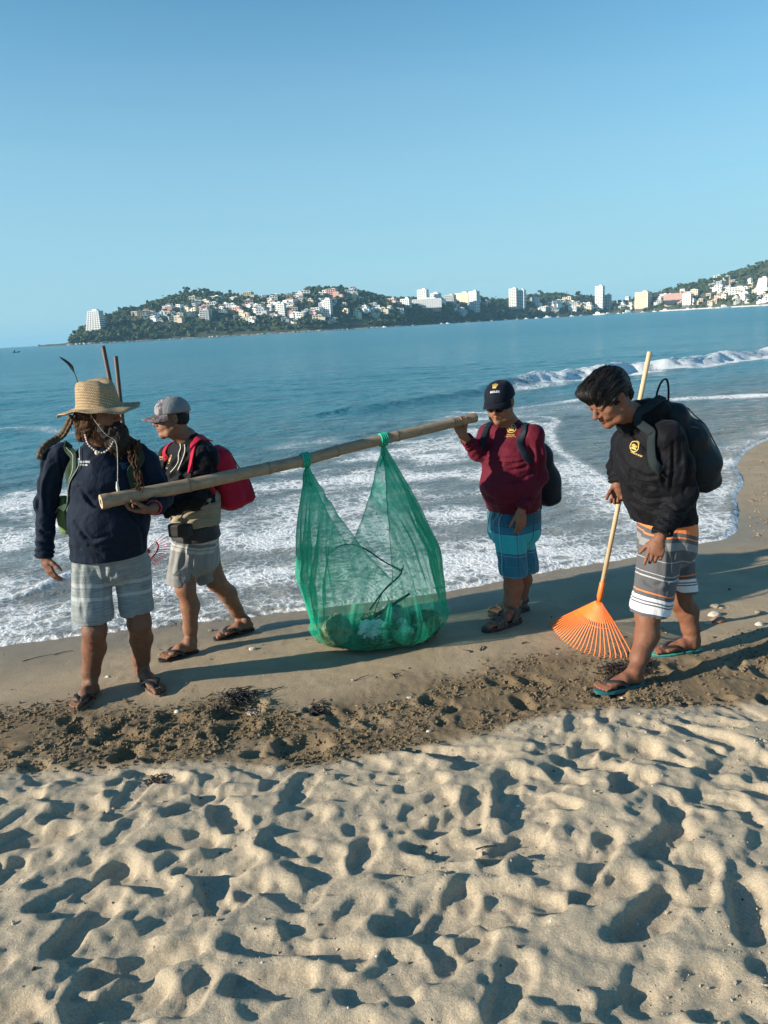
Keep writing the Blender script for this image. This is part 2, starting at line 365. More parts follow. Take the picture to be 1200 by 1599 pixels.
ny_ = 560; rr = np.concatenate([np.linspace(5.2, 14, 250, endpoint=False), np.geomspace(14, 45, 170, endpoint=False), np.geomspace(45, 14000, 120)])
uu = np.concatenate([-np.geomspace(6, 1.02, 14), np.linspace(-1, 1, 400), np.geomspace(1.02, 6, 14)])
UU, RR = np.meshgrid(uu, rr); WX = UU*RR*.78; WY = RR-2.0
WS = shore_dist(WX, WY)+.035*vnoise(WX*1.7, WY*1.7, 3.3)*sstep(8, 2, np.abs(WX))+.02*fbm(WX*7, WY*7, 2., 2)
WZ = -.036+.030*sstep(-.0, .07, WS)-.018*np.clip(WS, 0, 16)
WZ = np.where(WS < 0, -.036-.1*np.minimum(-WS, 60), WZ)
fade = sstep(.2, 6, WS)
WZ += fade*(.022*fbm(WX*.7, WY*1.9, 1., 3)+.012*fbm(WX*2.2, WY*5, 4., 3))+sstep(6, 20, WS)*sstep(900, 60, RR)*.07*fbm(WX*.11, WY*.42, 2., 4)
WZ += .006*fbm(WX*5, WY*8, 3., 2)*sstep(.05, .5, WS)*sstep(30, 10, RR)
d1 = pdist(WX, WY, BRK1); d2 = pdist(WX, WY, BRK2); de = pdist(WX, WY, EDGE); ds = pdist(WX, WY, SM)
dl = pdist(WX, WY, LFT); dl2 = pdist(WX, WY, LF2)
xs = sstep(2, 6.5, WX)*sstep(60, 30, WX)
crest = (.36+.07*vnoise(WX*.9, 2., 1.))*xs+.16*sstep(-6, 2, WX)*(1-xs)
WZ += crest*np.where(d1 > 0, np.exp(-(d1/1.5)**2), np.exp(-(d1/.45)**2))
WZ += .10*xs*np.exp(-((d1+.2)/.8)**2)*fbm(WX*2.4, WY*2.4, 3., 3)
WZ += .07*sstep(2.0, 4.5, WX)*np.exp(-(d2/.35)**2)*(.7+.5*vnoise(WX*2, 1., 1.))
WZ += .02*np.exp(-(ds/.12)**2)*sstep(9, 5, np.abs(WX-1))+.025*np.exp(-(dl2/.07)**2)
nz = fbm(WX*1.1, WY*1.6, 5., 4)
F = .10*np.ones_like(WX)
inshore = sstep(.0, .15, WS)*sstep(10.5, 4.2, WS-1.2*nz)
F = np.maximum(F, (.66+.26*nz)*inshore)
# the smooth wet sheet to the right carries little foam
sheet = (de > 0)*1.0
right = sstep(1.8, 2.6, WX+.12*(WY-8))*sstep(.1, .9, -de*np.where(WX > 1.5, 1, 1))
right = sstep(-.05, .25, de)*sstep(1.2, 2.2, WX)*sstep(30, 14, WY)
F = F*(1-.82*right*sstep(.15, 1.0, WS))
F = np.maximum(F, right*sstep(1.0, .1, WS)*sstep(-.1, .1, WS)*(.52+.3*nz))
F = np.maximum(F, np.exp(-(de/.16)**2)*.80*sstep(1.2, 2.0, WX)*(WY < 30))
F = np.maximum(F, np.exp(-((WS-.03)/(.05+.03*nz))**2)*1.0)
F = np.maximum(F, sstep(.0, .1, WS)*sstep(1.1, .15, WS)*.72*(1-right))
F = np.maximum(F, np.where(d1 < .3, np.exp(-((d1+.55)/1.0)**2), np.exp(-((d1-.3)/.22)**2)*.9)*xs*(1.05+.45*fbm(WX*1.5, WY*2.5, 1., 3)))
F = np.maximum(F, np.exp(-((d2+.15)/.5)**2)*sstep(1.2, 3.2, WX)*(.75+.35*vnoise(WX*.8, WY, 1.)))
F = np.maximum(F, np.exp(-((d2+1.2)/1.6)**2)*.55*sstep(.6, 2.5, WX)*sstep(9, 5, WX))
F = np.maximum(F, np.exp(-(ds/.22)**2)*.72*sstep(-1.2, .6, WX)*sstep(5, 3, WX))
F = np.maximum(F, np.exp(-(dl/.5)**2)*.62*(WX < -4))
F = np.maximum(F, np.exp(-(dl2/.12)**2)*.85*(WX < -.9)*(WY < 7.5))
F[RR > 60] = 0
def water_material():
    m, nt, p = basic('sea water and foam'); v = tc(nt)
    fo = attr(nt, 'foam'); dp = attr(nt, 'depth')
    wcol = ramp(nt, dp, [(0, (.15, .145, .125)), (.22, (.085, .115, .115)), (.5, (.030, .17, .215)), (1, (.025, .18, .235))])
    warp = nt.nodes.new('ShaderNodeTexNoise'); nt.links.new(v, warp.inputs['Vector']); warp.inputs['Scale'].default_value = 2.2; warp.inputs['Detail'].default_value = 3
    vm = nt.nodes.new('ShaderNodeVectorMath'); vm.operation = 'MULTIPLY_ADD'; nt.links.new(warp.outputs[1], vm.inputs[0]); vm.inputs[1].default_value = (.35, .35, .35); nt.links.new(v, vm.inputs[2])
    vo = nt.nodes.new('ShaderNodeTexVoronoi'); vo.feature = 'DISTANCE_TO_EDGE'; vo.inputs['Scale'].default_value = 7.5; nt.links.new(vm.outputs[0], vo.inputs['Vector'])
    vo2 = nt.nodes.new('ShaderNodeTexVoronoi'); vo2.feature = 'DISTANCE_TO_EDGE'; vo2.inputs['Scale'].default_value = 19; nt.links.new(vm.outputs[0], vo2.inputs['Vector'])
    e1 = mth(nt, 'SUBTRACT', 1, mth(nt, 'MULTIPLY', vo.outputs[0], 2.6), True); e2 = mth(nt, 'SUBTRACT', 1, mth(nt, 'MULTIPLY', vo2.outputs[0], 3.0), True)
    big = ntex(nt, v, 1.3, 6, .62, .4); fine = ntex(nt, v, 26, 4, .7)
    s_ = mth(nt, 'ADD', mth(nt, 'MULTIPLY', e1, .34), mth(nt, 'MULTIPLY', e2, .20)); s_ = mth(nt, 'ADD', s_, mth(nt, 'MULTIPLY', big, .62)); s_ = mth(nt, 'ADD', s_, mth(nt, 'MULTIPLY', fine, .34))
    th_ = mth(nt, 'SUBTRACT', 1.42, mth(nt, 'MULTIPLY', fo, 1.05))
    k = mth(nt, 'MULTIPLY', mth(nt, 'SUBTRACT', s_, th_), 3.4, True)
    k = mth(nt, 'MAXIMUM', k, mth(nt, 'MULTIPLY', mth(nt, 'SUBTRACT', fo, .88), 8, True))
    # film of thin bubbles inside dense foam
    film = mth(nt, 'MULTIPLY', mth(nt, 'SUBTRACT', fo, .25, True), .42)
    k = mth(nt, 'MAXIMUM', k, mth(nt, 'MULTIPLY', film, mth(nt, 'ADD', .4, fine)))
    k = mth(nt, 'MULTIPLY', k, .93)
    nt.links.new(wcol, p.inputs['Base Color']); nt.links.new(ramp(nt, dp, [(0, (.08,)*3), (.5, (.14,)*3), (.85, (.20,)*3), (1, (.25,)*3)]), p.inputs['Roughness']); p.inputs['IOR'].default_value = 1.33
    vb = tc(nt, (1, 1.9, 1)); b0 = bump(nt, ntex(nt, vb, .28, 5, .6, .3), .7, .4)
    b1 = bump(nt, ntex(nt, vb, 1.8, 5, .6, .3), 1.0, .13, b0); b2 = bump(nt, ntex(nt, vb, 11, 4, .6), .5, .012, b1)
    nt.links.new(b2, p.inputs['Normal'])
    f = node(nt, 'ShaderNodeBsdfDiffuse'); f.inputs[0].default_value = (.80, .81, .80, 1)
    nt.links.new(bump(nt, mth(nt, 'ADD', s_, mth(nt, 'MULTIPLY', fine, .6)), .9, .02), f.inputs['Normal'])
    ms = node(nt, 'ShaderNodeMixShader'); nt.links.new(k, ms.inputs[0]); nt.links.new(p.outputs[0], ms.inputs[1]); nt.links.new(f.outputs[0], ms.inputs[2])
    nt.links.new(ms.outputs[0], nt.nodes['Material Output'].inputs[0]); return m
M_SEA = water_material()
dep = np.interp(WS+.6*nz, [0, 1.5, 5, 9, 30, 90], [0, .08, .22, .42, .8, 1])
sea = put('sea_water', np.c_[WX.ravel(), WY.ravel(), WZ.ravel()], gridfaces(len(uu), len(rr)), M_SEA, loc=(0, 0, 0),
          attrs=dict(foam=np.clip(F, 0, 1.1).ravel(), depth=dep.ravel()))
tag(sea, kind='structure')
# ================================================================== THE FAR SHORE: wooded headland, town, boats
SEA_Z = -.33
def hor(px): return 543.9-px*(543.9-475)/1200.
RIDGE = np.array([(60, 2), (104, 1), (112, 6), (130, 17), (145, 24), (165, 32), (200, 41), (225, 46), (240, 54), (262, 60), (290, 64), (330, 65), (345, 62), (400, 58), (440, 57), (480, 63), (530, 62), (575, 51), (610, 43), (650, 38), (700, 32), (740, 34), (790, 27), (830, 32), (870, 31), (920, 25), (950, 14), (980, 13), (1000, 20), (1050, 30), (1100, 38), (1150, 48), (1200, 59), (1300, 78), (1500, 90), (1800, 60), (2200, 20)], float)
DSH = np.array([(60, 1500), (110, 1380), (480, 1330), (620, 1400), (760, 1700), (950, 1850), (1200, 1600), (1500, 1300), (2200, 900)], float)
def pxdir(px):
    v = vray(px, hor(px)); return np.array([v[0]/v[1], 1.0])/math.hypot(v[0]/v[1], 1)
def hill(px, t):                      # t 0 shore .. 1 ridge .. 2 far foot
    D0 = np.interp(px, DSH[:, 0], DSH[:, 1]); depth = 60+3.0*np.interp(px, RIDGE[:, 0], RIDGE[:, 1])
    D = D0+depth*t
    hr = np.interp(px, RIDGE[:, 0], RIDGE[:, 1])*(D0+depth)/FPX*.93
    tt = np.clip(t, 0, 2)
    h = hr*np.where(tt < 1, np.sin(np.minimum(tt, 1)*math.pi/2)**1.0, np.cos((tt-1)*math.pi/2))
    d = np.stack([np.interp(px, PXS, PD[:, 0]), np.interp(px, PXS, PD[:, 1])], -1)
    x = d[..., 0]*D; y = d[..., 1]*D
    h = h*(1+.12*fbm(x/90, y/90, 2., 3))+2*fbm(x/25, y/25, 4., 2)*np.sin(np.clip(tt, 0, 2)*math.pi/2)
    return x, y, SEA_Z+np.maximum(h, 0)*1.0+np.where((t > 0) & (t < 2), 1.2, -3)
PXS = np.arange(40, 2300, 10.); PD = np.array([pxdir(p) for p in PXS])
hp = np.concatenate([np.arange(60, 1300, 3.), np.arange(1300, 2250, 20.)]); ht = np.concatenate([[-.05, 0], np.linspace(.02, 2, 34), [2.05]])
HP, HT = np.meshgrid(hp, ht); hx, hy, hz = hill(HP, HT)
M_HILL = pm('hill scrub', (.050, .058, .030), .95, .03, .5, .3, .6, .8)
tag(put('headland_hills', np.c_[hx.ravel(), hy.ravel(), hz.ravel()], gridfaces(len(hp), len(ht)), M_HILL, loc=(0, 1500, 0)), kind='structure')
def leaf_mat(name, a, b, sc_=.08):
    m, nt, p = basic(name); g = node(nt, 'ShaderNodeNewGeometry')
    v = tc(nt); n = ntex(nt, v, sc_, 4, .7)
    nt.links.new(mix(nt, ramp(nt, n, [(.3, (0, 0, 0)), (.7, (1, 1, 1))]), a, b), p.inputs['Base Color'])
    p.inputs['Roughness'].default_value = .75; p.inputs['Specular IOR Level'].default_value = .2; return m
M_WOOD = leaf_mat('far foliage', (.020, .036, .014), (.070, .088, .034))
M_WOOD2 = leaf_mat('far foliage dark', (.016, .030, .014), (.045, .062, .026))
M_TRUNK = pm('bark', (.12, .09, .06), .9)
# the wood itself: rough crowns of leaf clumps, several lumps per crown
def crowns(n, lo, hi, t0, t1, s0, s1):
    p = rng.uniform(lo, hi, n); t = rng.uniform(t0, t1, n)**1.0; x, y, z = hill(p, t)
    S = rng.uniform(s0, s1, n)*(.7+.6*(vnoise(x/40, y/40, 3.)+1)/2)
    C = []; R = []
    for k in range(4):
        C.append(np.c_[x+rng.normal(0, .5, n)*S, y+rng.normal(0, .5, n)*S, z+S*rng.uniform(.15, 1.1, n)]); R.append(S*rng.uniform(.35, .75, n))
    return np.concatenate(C), np.concatenate(R)
a = crowns(2600, 112, 760, .02, 1.08, 2.6, 5.5); b = crowns(1500, 640, 1330, .03, 1.1, 3, 6.0); c = crowns(260, 1330, 2200, .1, 1.1, 5, 9)
C = np.concatenate([a[0], b[0], c[0]]); R = np.concatenate([a[1], b[1], c[1]])
V, Fc = scatter_blobs(C, R, 0, .55, .85)
tag(put('hillside_wood', V, Fc, M_WOOD, loc=(0, 1500, 0), smooth=False), kind='stuff')
# leafy sprays that break up the outline of the wood
lc = C[rng.integers(0, len(C), 26000)]; lr = 3.2
o = rng.normal(0, 1, (len(lc), 3)); o /= np.linalg.norm(o, axis=1)[:, None]; P0 = lc+o*lr*rng.uniform(.5, 1.15, (len(lc), 1))
e1 = rng.normal(0, .9, (len(lc), 3)); e2 = rng.normal(0, .9, (len(lc), 3))
V = np.stack([P0, P0+e1, P0+e2], 1).reshape(-1, 3)
tag(put('woodland_sprays', V, np.arange(len(V)).reshape(-1, 3), M_WOOD2, loc=(0, 1500, 0), smooth=False), kind='stuff')
def part_of_shore(px):
    for lim, s in ((170, 'left tip of the headland'), (270, 'left shoulder of the headland'), (350, 'left middle of the headland'), (430, 'middle of the headland'), (500, 'crest of the headland'), (570, 'right half of the headland'), (650, 'neck of the headland'), (760, 'saddle behind the headland'), (860, 'shore below the twin tower'), (930, 'shore before the slim tower'), (1000, 'shore by the slim tower'), (1080, 'foot of the right hill'), (1150, 'middle of the right hill'), (3000, 'far right hillside')):
        if px < lim: return s
def find_t(px, py):                    # how far up the slope a photo pixel lies
    ts = np.linspace(0, 1.25, 60); x, y, z = hill(np.full(60, float(px)), ts)
    q = np.stack([x, y, z], -1)-CAM; yy = 799.5-FPX*(q@cU)/(q@cF)
    k = np.argmax(yy < py) if (yy < py).any() else int(np.argmin(yy[:50])); return ts[k], np.array([x[k], y[k], z[k]])
WALLC = {'white': (.78, .77, .73), 'cream': (.72, .62, .45), 'pink': (.62, .38, .32), 'grey': (.42, .43, .43), 'tan': (.50, .40, .28), 'terracotta': (.50, .17, .10)}
MW = {k: pm('wall '+k, c, .85, .4, .06, 2, 0) for k, c in WALLC.items()}
M_DARK = pm('shaded opening glass', (.04, .05, .06), .25, .5, .2, 2, 0)
M_TILE = pm('roof tile', (.30, .14, .09), .85, 1, .25, 4, 0)
def axes2(c, rot=0):
    d = nrm([c[0], c[1], 0]); a = math.atan2(d[1], d[0])-math.pi/2+rot
    return np.array([[math.cos(a), math.sin(a), 0], [-math.sin(a), math.cos(a), 0], [0, 0, 1.]])
hcount = {}
def house(px, py, wpx, hpx, col, rot=None, tile=False, wing=None, lab=None, cat='house'):
    t, p = find_t(px, py); m = mpp(p); W = wpx*m*(1.12 if px < 900 else .88); Hh = hpx*m; D = W*rng.uniform(.6, .9)
    A = axes2(p, rng.uniform(-.95, .1) if rot is None else rot); st = max(1, int(round(Hh/3.1)))
    size = 'tiny' if wpx < 6 else 'small' if wpx < 9.5 else 'wide' if wpx > hpx*1.9 else 'tall' if hpx > wpx*1.2 else 'mid-sized'
    if lab is None:
        high = 'high on the' if t > .66 else 'halfway up the' if t > .3 else 'near the water on the'
        lab = '%s %s %s-storey %s%s %s' % (size, col, ['one', 'one', 'two', 'three', 'four', 'five', 'six', 'many'][min(st, 7)], 'tiled house ' if tile else 'house ', high, part_of_shore(px))
    hcount[lab] = hcount.get(lab, 0)+1
    e = thing('hillside_house' if cat == 'house' else 'apartment_block', p, lab, cat, 'houses and blocks on the far shore')
    b = MB(); b.box(p+A[2]*(Hh/2-2.0), (W/2, D/2, Hh/2+2.0), A)
    if wing is None: wing = rng.random() < .85
    if wing:
        s = rng.choice([-1, 1]); hw = Hh*rng.uniform(.45, .75)
        b.box(p+A[0]*s*W*.55-A[1]*D*.2+A[2]*(hw/2-2), (W*.3, D*.42, hw/2+2), A)
        b.box(p+A[0]*s*W*.22+A[2]*(Hh+.7), (W*.16, D*.2, .9), A)
    b.put('wall', MW[col], e, False)
    for k in range(st):
        z = (k+.5)*Hh/st; nw = max(2, int(W/4.2)); q = MB()
        for i in range(nw):
            u = (i+.5)/nw*2-1
            q.box(p-A[1]*(D/2+.03)+A[0]*u*W/2*.93+A[2]*z, (W/nw*.30, .12, Hh/st*.30), A)
        if Hh*W > 30 or k == 0: q.put('window_row', M_DARK, e, False)['kind'] = 'stuff'
    r = MB()
    if tile:
        hr = W*.18; c0 = p+A[2]*(Hh+.02)
        q = [c0+A[0]*sx*W*.56+A[1]*sy*D*.58 for sx, sy in ((-1, -1), (1, -1), (1, 1), (-1, 1))]+[c0+A[0]*s*W*.25+A[2]*hr for s in (-1, 1)]
        r.add(q, [(0, 1, 5, 4), (1, 2, 5), (2, 3, 4, 5), (3, 0, 4), (3, 2, 1, 0)]); r.put('roof', M_TILE, e, False)
    else:
        r.box(p+A[2]*(Hh+.2), (W*.53, D*.54, .22), A); r.put('roof', MW['white' if col != 'grey' else 'grey'], e, False)
    return e
CL = [(214, 262, 487, 502, 17), (262, 335, 478, 500, 30), (300, 350, 468, 480, 12), (335, 420, 464, 484, 34), (345, 430, 484, 505, 30), (420, 500, 458, 478, 36), (425, 500, 480, 503, 24), (500, 560, 455, 475, 26), (500, 575, 476, 500, 20),
      (560, 640, 468, 494, 26), (640, 730, 474, 488, 18), (700, 760, 470, 490, 16), (835, 900, 472, 487, 34), (900, 935, 476, 485, 12), (965, 1000, 472, 482, 16), (1025, 1200, 452, 474, 62), (1110, 1200, 432, 456, 30), (1200, 1260, 430, 470, 12)]
for x0, x1, y0, y1, n in CL:
    for k in range(int(n*.60)):
        px = rng.uniform(x0, x1); py = rng.uniform(y0, y1)+2
        py += (px-(x0+x1)/2)*(-.03)
        col = rng.choice(['white', 'white', 'white', 'white', 'cream', 'grey', 'pink', 'tan'])
        wp = rng.uniform(6, 14); house(px, py, wp, rng.uniform(3.6, 7.2) if rng.random() < .85 else rng.uniform(8, 11), col, tile=rng.random() < .07)
# notable blocks: balcony slabs stand proud of recessed dark bays
def tower(px, ybase, w_, h_, col, lab, taper=0, rnd=False, name='apartment_tower', rot=-.45, dark=True, cat='apartment tower', depthf=.7):
    t, p = find_t(px, ybase); m = mpp(p); W = w_*m; Hh = h_*m; D = W*depthf; A = axes2(p, rot); st = max(3, int(Hh/3.1))
    e = thing(name, p, lab, cat); core = MB()
    for k in range(st):
        f0 = k/st; ww = W*(1-taper*f0); off = -A[0]*0+A[0]*(W-ww)/2*(1 if taper else 0)
        c = p+off+A[2]*(k+.5)*Hh/st
        core.box(c, (ww/2*.96, D/2*.94, Hh/st/2+.01), A)
    core.box(p-A[2]*4, (W/2, D/2, 4.1), A)
    core.put('core', M_DARK if dark else MW[col], e, False)
    nb = max(3, int(W/4.5))
    for k in range(st+1):
        f0 = min(k, st-1)/st; ww = W*(1-taper*f0); off = A[0]*(W-ww)/2*(1 if taper else 0); q = MB()
        q.box(p+off+A[2]*(k*Hh/st), (ww/2, D/2, Hh/st*.27), A); q.put('balcony_slab' if k < st else 'roof', MW[col], e, False)
    q = MB()
    for i in range(nb+1):
        u = i/nb*2-1
        for k in range(st):
            f0 = k/st; ww = W*(1-taper*f0); off = A[0]*(W-ww)/2*(1 if taper else 0)
            q.box(p+off+A[0]*u*ww/2*.97-A[1]*D*.485+A[2]*(k+.5)*Hh/st, (W*.035, .35, Hh/st*.5), A)
    q.box(p+A[0]*W*(.15)+A[2]*(Hh+1.8), (W*.16, D*.25, 1.6), A)
    q.put('piers', MW[col], e, False)['kind'] = 'stuff'; return e
tower(153, 517, 24, 29, 'white', 'white stepped hotel tower alone on the left tip of the headland', .30, rot=-.5)
tower(325, 501, 15, 15, 'grey', 'grey glazed block halfway up the headland left of its middle')
tower(444, 493, 11, 17, 'white', 'narrow white block standing above dark trees in the middle headland', rot=-.5)
tower(514, 492, 14, 22, 'white', 'white terraced block stepping down the right half of the headland', .4)
tower(663, 478, 15, 24, 'white', 'white tower with flat top above the saddle, leftmost of the hotel cluster')
tower(668, 482, 44, 13, 'white', 'long low white hotel slab below the leftmost saddle tower', rot=0)
tower(681, 480, 17, 20, 'white', 'ribbed white tower tapering upward in the middle of the hotel cluster', .3)
tower(705, 478, 15, 16, 'grey', 'grey block just right of the tapering ribbed tower')
tower(725, 474, 22, 15, 'cream', 'cream hotel with broad flat roof on the saddle top', dark=False)
tower(742, 489, 14, 32, 'white', 'tall white slab tower with shaded right side below the cream hotel', rot=-.6)
tower(636, 482, 15, 14, 'white', 'small pale block left of the hotel cluster on the saddle')
tower(803, 483, 12, 30, 'white', 'left half of the big white twin tower')
tower(815, 482, 12, 27, 'white', 'right half of the big white twin tower')
tower(937, 485, 12, 36, 'white', 'slimmest and tallest banded white tower above the marina')
tower(949, 485, 10, 23, 'grey', 'shorter banded tower just right of the slimmest tower')
tower(1005, 482, 21, 24, 'cream', 'cream square hotel block behind the moored boats', rot=-.5)
tower(1074, 477, 13, 16, 'white', 'white block with dark centre bay at the foot of the right hill')
tower(1068, 468, 58, 9, 'pink', 'long pink hotel wing across the foot of the right hill', rot=0, depthf=.25)
tower(1150, 460, 24, 10, 'white', 'wide white terraced hotel on the middle of the right hill', rot=.1, depthf=.35)
tower(1190, 456, 17, 19, 'white', 'big white hotel block at the right edge hillside', .3)
e = house(548, 467, 11, 6, 'pink', tile=True, wing=False, lab='house with bright red tiled roof near the crest of the headland')
# palms and loose trees breaking the skyline
def far_tree(px, palm, lab, hpx):
    x, y, z = [float(v) for v in hill(np.array(float(px)), np.array(1.0))]; p = np.array([x, y, z]); m = mpp(p); Hh = hpx*m
    e = thing('palm_tree' if palm else 'ridge_tree', p, lab, 'palm' if palm else 'tree', 'trees on the far skyline')
    tr = MB(); tr.tube([p-[0, 0, 1], p+[.3, 0, Hh*.5], p+[.6, 0, Hh*.85]], [.5, .35, .25], 5); tr.put('trunk', M_TRUNK, e)
    if palm:
        q = MB(); c = p+[.6, 0, Hh*.85]
        for k in range(11):
            a = k*.571+rng.uniform(-.2, .2); d = np.array([math.cos(a), math.sin(a), 0]); L = Hh*.28
            s = np.cross(d, [0, 0, 1])*.5
            P = [c, c+d*L*.5+[0, 0, L*.35], c+d*L+[0, 0, -L*.15]]
            q.add([P[0]-s*.3, P[0]+s*.3, P[1]+s, P[1]-s, P[2]], [(0, 1, 2, 3), (3, 2, 4)])
        q.put('crown', M_WOOD2, e)
    else:
        n = 9; V, F_ = scatter_blobs(p+np.c_[rng.normal(0, Hh*.22, n), rng.normal(0, Hh*.22, n), rng.uniform(Hh*.35, Hh*.95, n)], rng.uniform(Hh*.14, Hh*.3, n), 0, .5)
        put('crown', V, F_, M_WOOD2, e, False)
for k, px in enumerate([228, 246, 262, 300, 318, 352, 366, 383, 398, 431, 447, 470, 488, 502, 521, 536, 560, 585, 602, 622, 775, 845, 868, 885, 905, 985, 1030, 1062, 1092, 1124, 1142, 1165, 1186]):
    palm = k % 3 != 0
    far_tree(px, palm, ('thin palm' if palm else 'broad dark tree')+' on the far skyline above the '+part_of_shore(px), rng.uniform(6, 9.5) if palm else rng.uniform(7, 11))
# shoreline rocks, sea wall and boats
n = 420; p_ = rng.uniform(106, 640, n); x, y, z = hill(p_, np.full(n, .0)); d_ = rng.uniform(-3, 5, n)
V, Fc = scatter_blobs(np.c_[x, y-d_, np.full(n, SEA_Z+.4)], rng.uniform(.8, 3.2, n)*np.where(p_ < 170, 1.3, .8), 0, .4, .7)
tag(put('shore_rocks', V, Fc, pm('shore rock', (.34, .31, .26), .9, .5, .3), smooth=False), kind='stuff')
q = MB()
for x0 in np.arange(1030, 1290, 6):
    a_, b_ = [np.array([float(v) for v in hill(np.array(float(x0+s)), np.array(-.02))]) for s in (0, 6.2)]
    q.add([[a_[0], a_[1], -1], [b_[0], b_[1], -1], [b_[0], b_[1], 1.9], [a_[0], a_[1], 1.9], [a_[0]*1.01, a_[1]*1.01, -1], [b_[0]*1.01, b_[1]*1.01, -1], [b_[0]*1.01, b_[1]*1.01, 1.9], [a_[0]*1.01, a_[1]*1.01, 1.9]], [(0, 1, 2, 3), (3, 2, 6, 7), (5, 4, 7, 6)])
tag(q.put('sea_wall', MW['grey'], smooth=False), 'grey waterfront wall along the foot of the right hill', 'sea wall')
def boat(px, py, wpx, lab, mast=False, col='white', D=None):
    v = vray(px, py); Dd = (np.interp(px, DSH[:, 0], DSH[:, 1])-45) if D is None else D
    d = pxdir(px); p = np.array([d[0]*Dd, d[1]*Dd, SEA_Z]); L = wpx*mpp(p); Bm = L*.26; e = thing('moored_boat', p, lab, 'boat', 'boats moored off the far shore')
    A = axes2(p, rng.uniform(-.4, .4)); q = MB(); st = []
    for s, wd, zt in ((-.5, .8, .10), (-.2, 1, .10), (.2, .85, .12), (.42, .4, .15), (.52, .03, .18)):
        c = p+A[0]*s*L; st.append([c-A[1]*Bm*.5*wd+A[2]*L*zt, c-A[1]*Bm*.3*wd-A[2]*.3, c+A[1]*Bm*.3*wd-A[2]*.3, c+A[1]*Bm*.5*wd+A[2]*L*zt])
    V = np.array(st).reshape(-1, 3); Fq = []
    for i in range(4):
        for k in range(4): Fq.append((i*4+k, i*4+(k+1) % 4, (i+1)*4+(k+1) % 4, (i+1)*4+k))
    Fq += [(0, 1, 2, 3), (19, 18, 17, 16)]; q.add(V, Fq); q.put('hull', MW[col] if col in MW else M_DARK, e, False)
    q = MB(); q.box(p-A[0]*L*.08+A[2]*L*.17, (L*.2, Bm*.32, L*.07), A); q.box(p-A[0]*L*.12+A[2]*L*.26, (L*.12, Bm*.25, L*.03), A); q.put('cabin', MW['white'] if col == 'white' else M_DARK, e, False)
    if mast:
        q = MB(); q.tube([p+A[2]*L*.1, p+A[2]*L*1.1], [.12, .07], 5); q.put('mast', MW['white'], e)
for px, w_, mast in ((600, 7, 0), (645, 4, 1), (690, 6, 0), (699, 6, 0), (716, 4, 1), (730, 8, 0), (748, 7, 0), (768, 4, 1), (790, 8, 0), (808, 5, 1), (822, 7, 0), (838, 6, 0), (855, 12, 0), (872, 6, 1), (893, 7, 1), (908, 6, 0), (935, 17, 0), (950, 11, 0), (966, 6, 1), (982, 18, 0), (1004, 7, 0), (1022, 6, 1), (1040, 13, 0), (1058, 6, 0), (1075, 12, 1), (1084, 9, 0), (1110, 12, 0), (1132, 18, 0), (1160, 7, 1), (1185, 8, 0)):
    boat(px, 0, w_, '%s white %s off the %s' % ('long' if w_ > 11 else 'mid-sized' if w_ > 7 else 'little', 'sailing boat with a mast' if mast else 'motor boat', part_of_shore(px)), bool(mast), D=np.interp(px, DSH[:, 0], DSH[:, 1])-rng.uniform(25, 120))
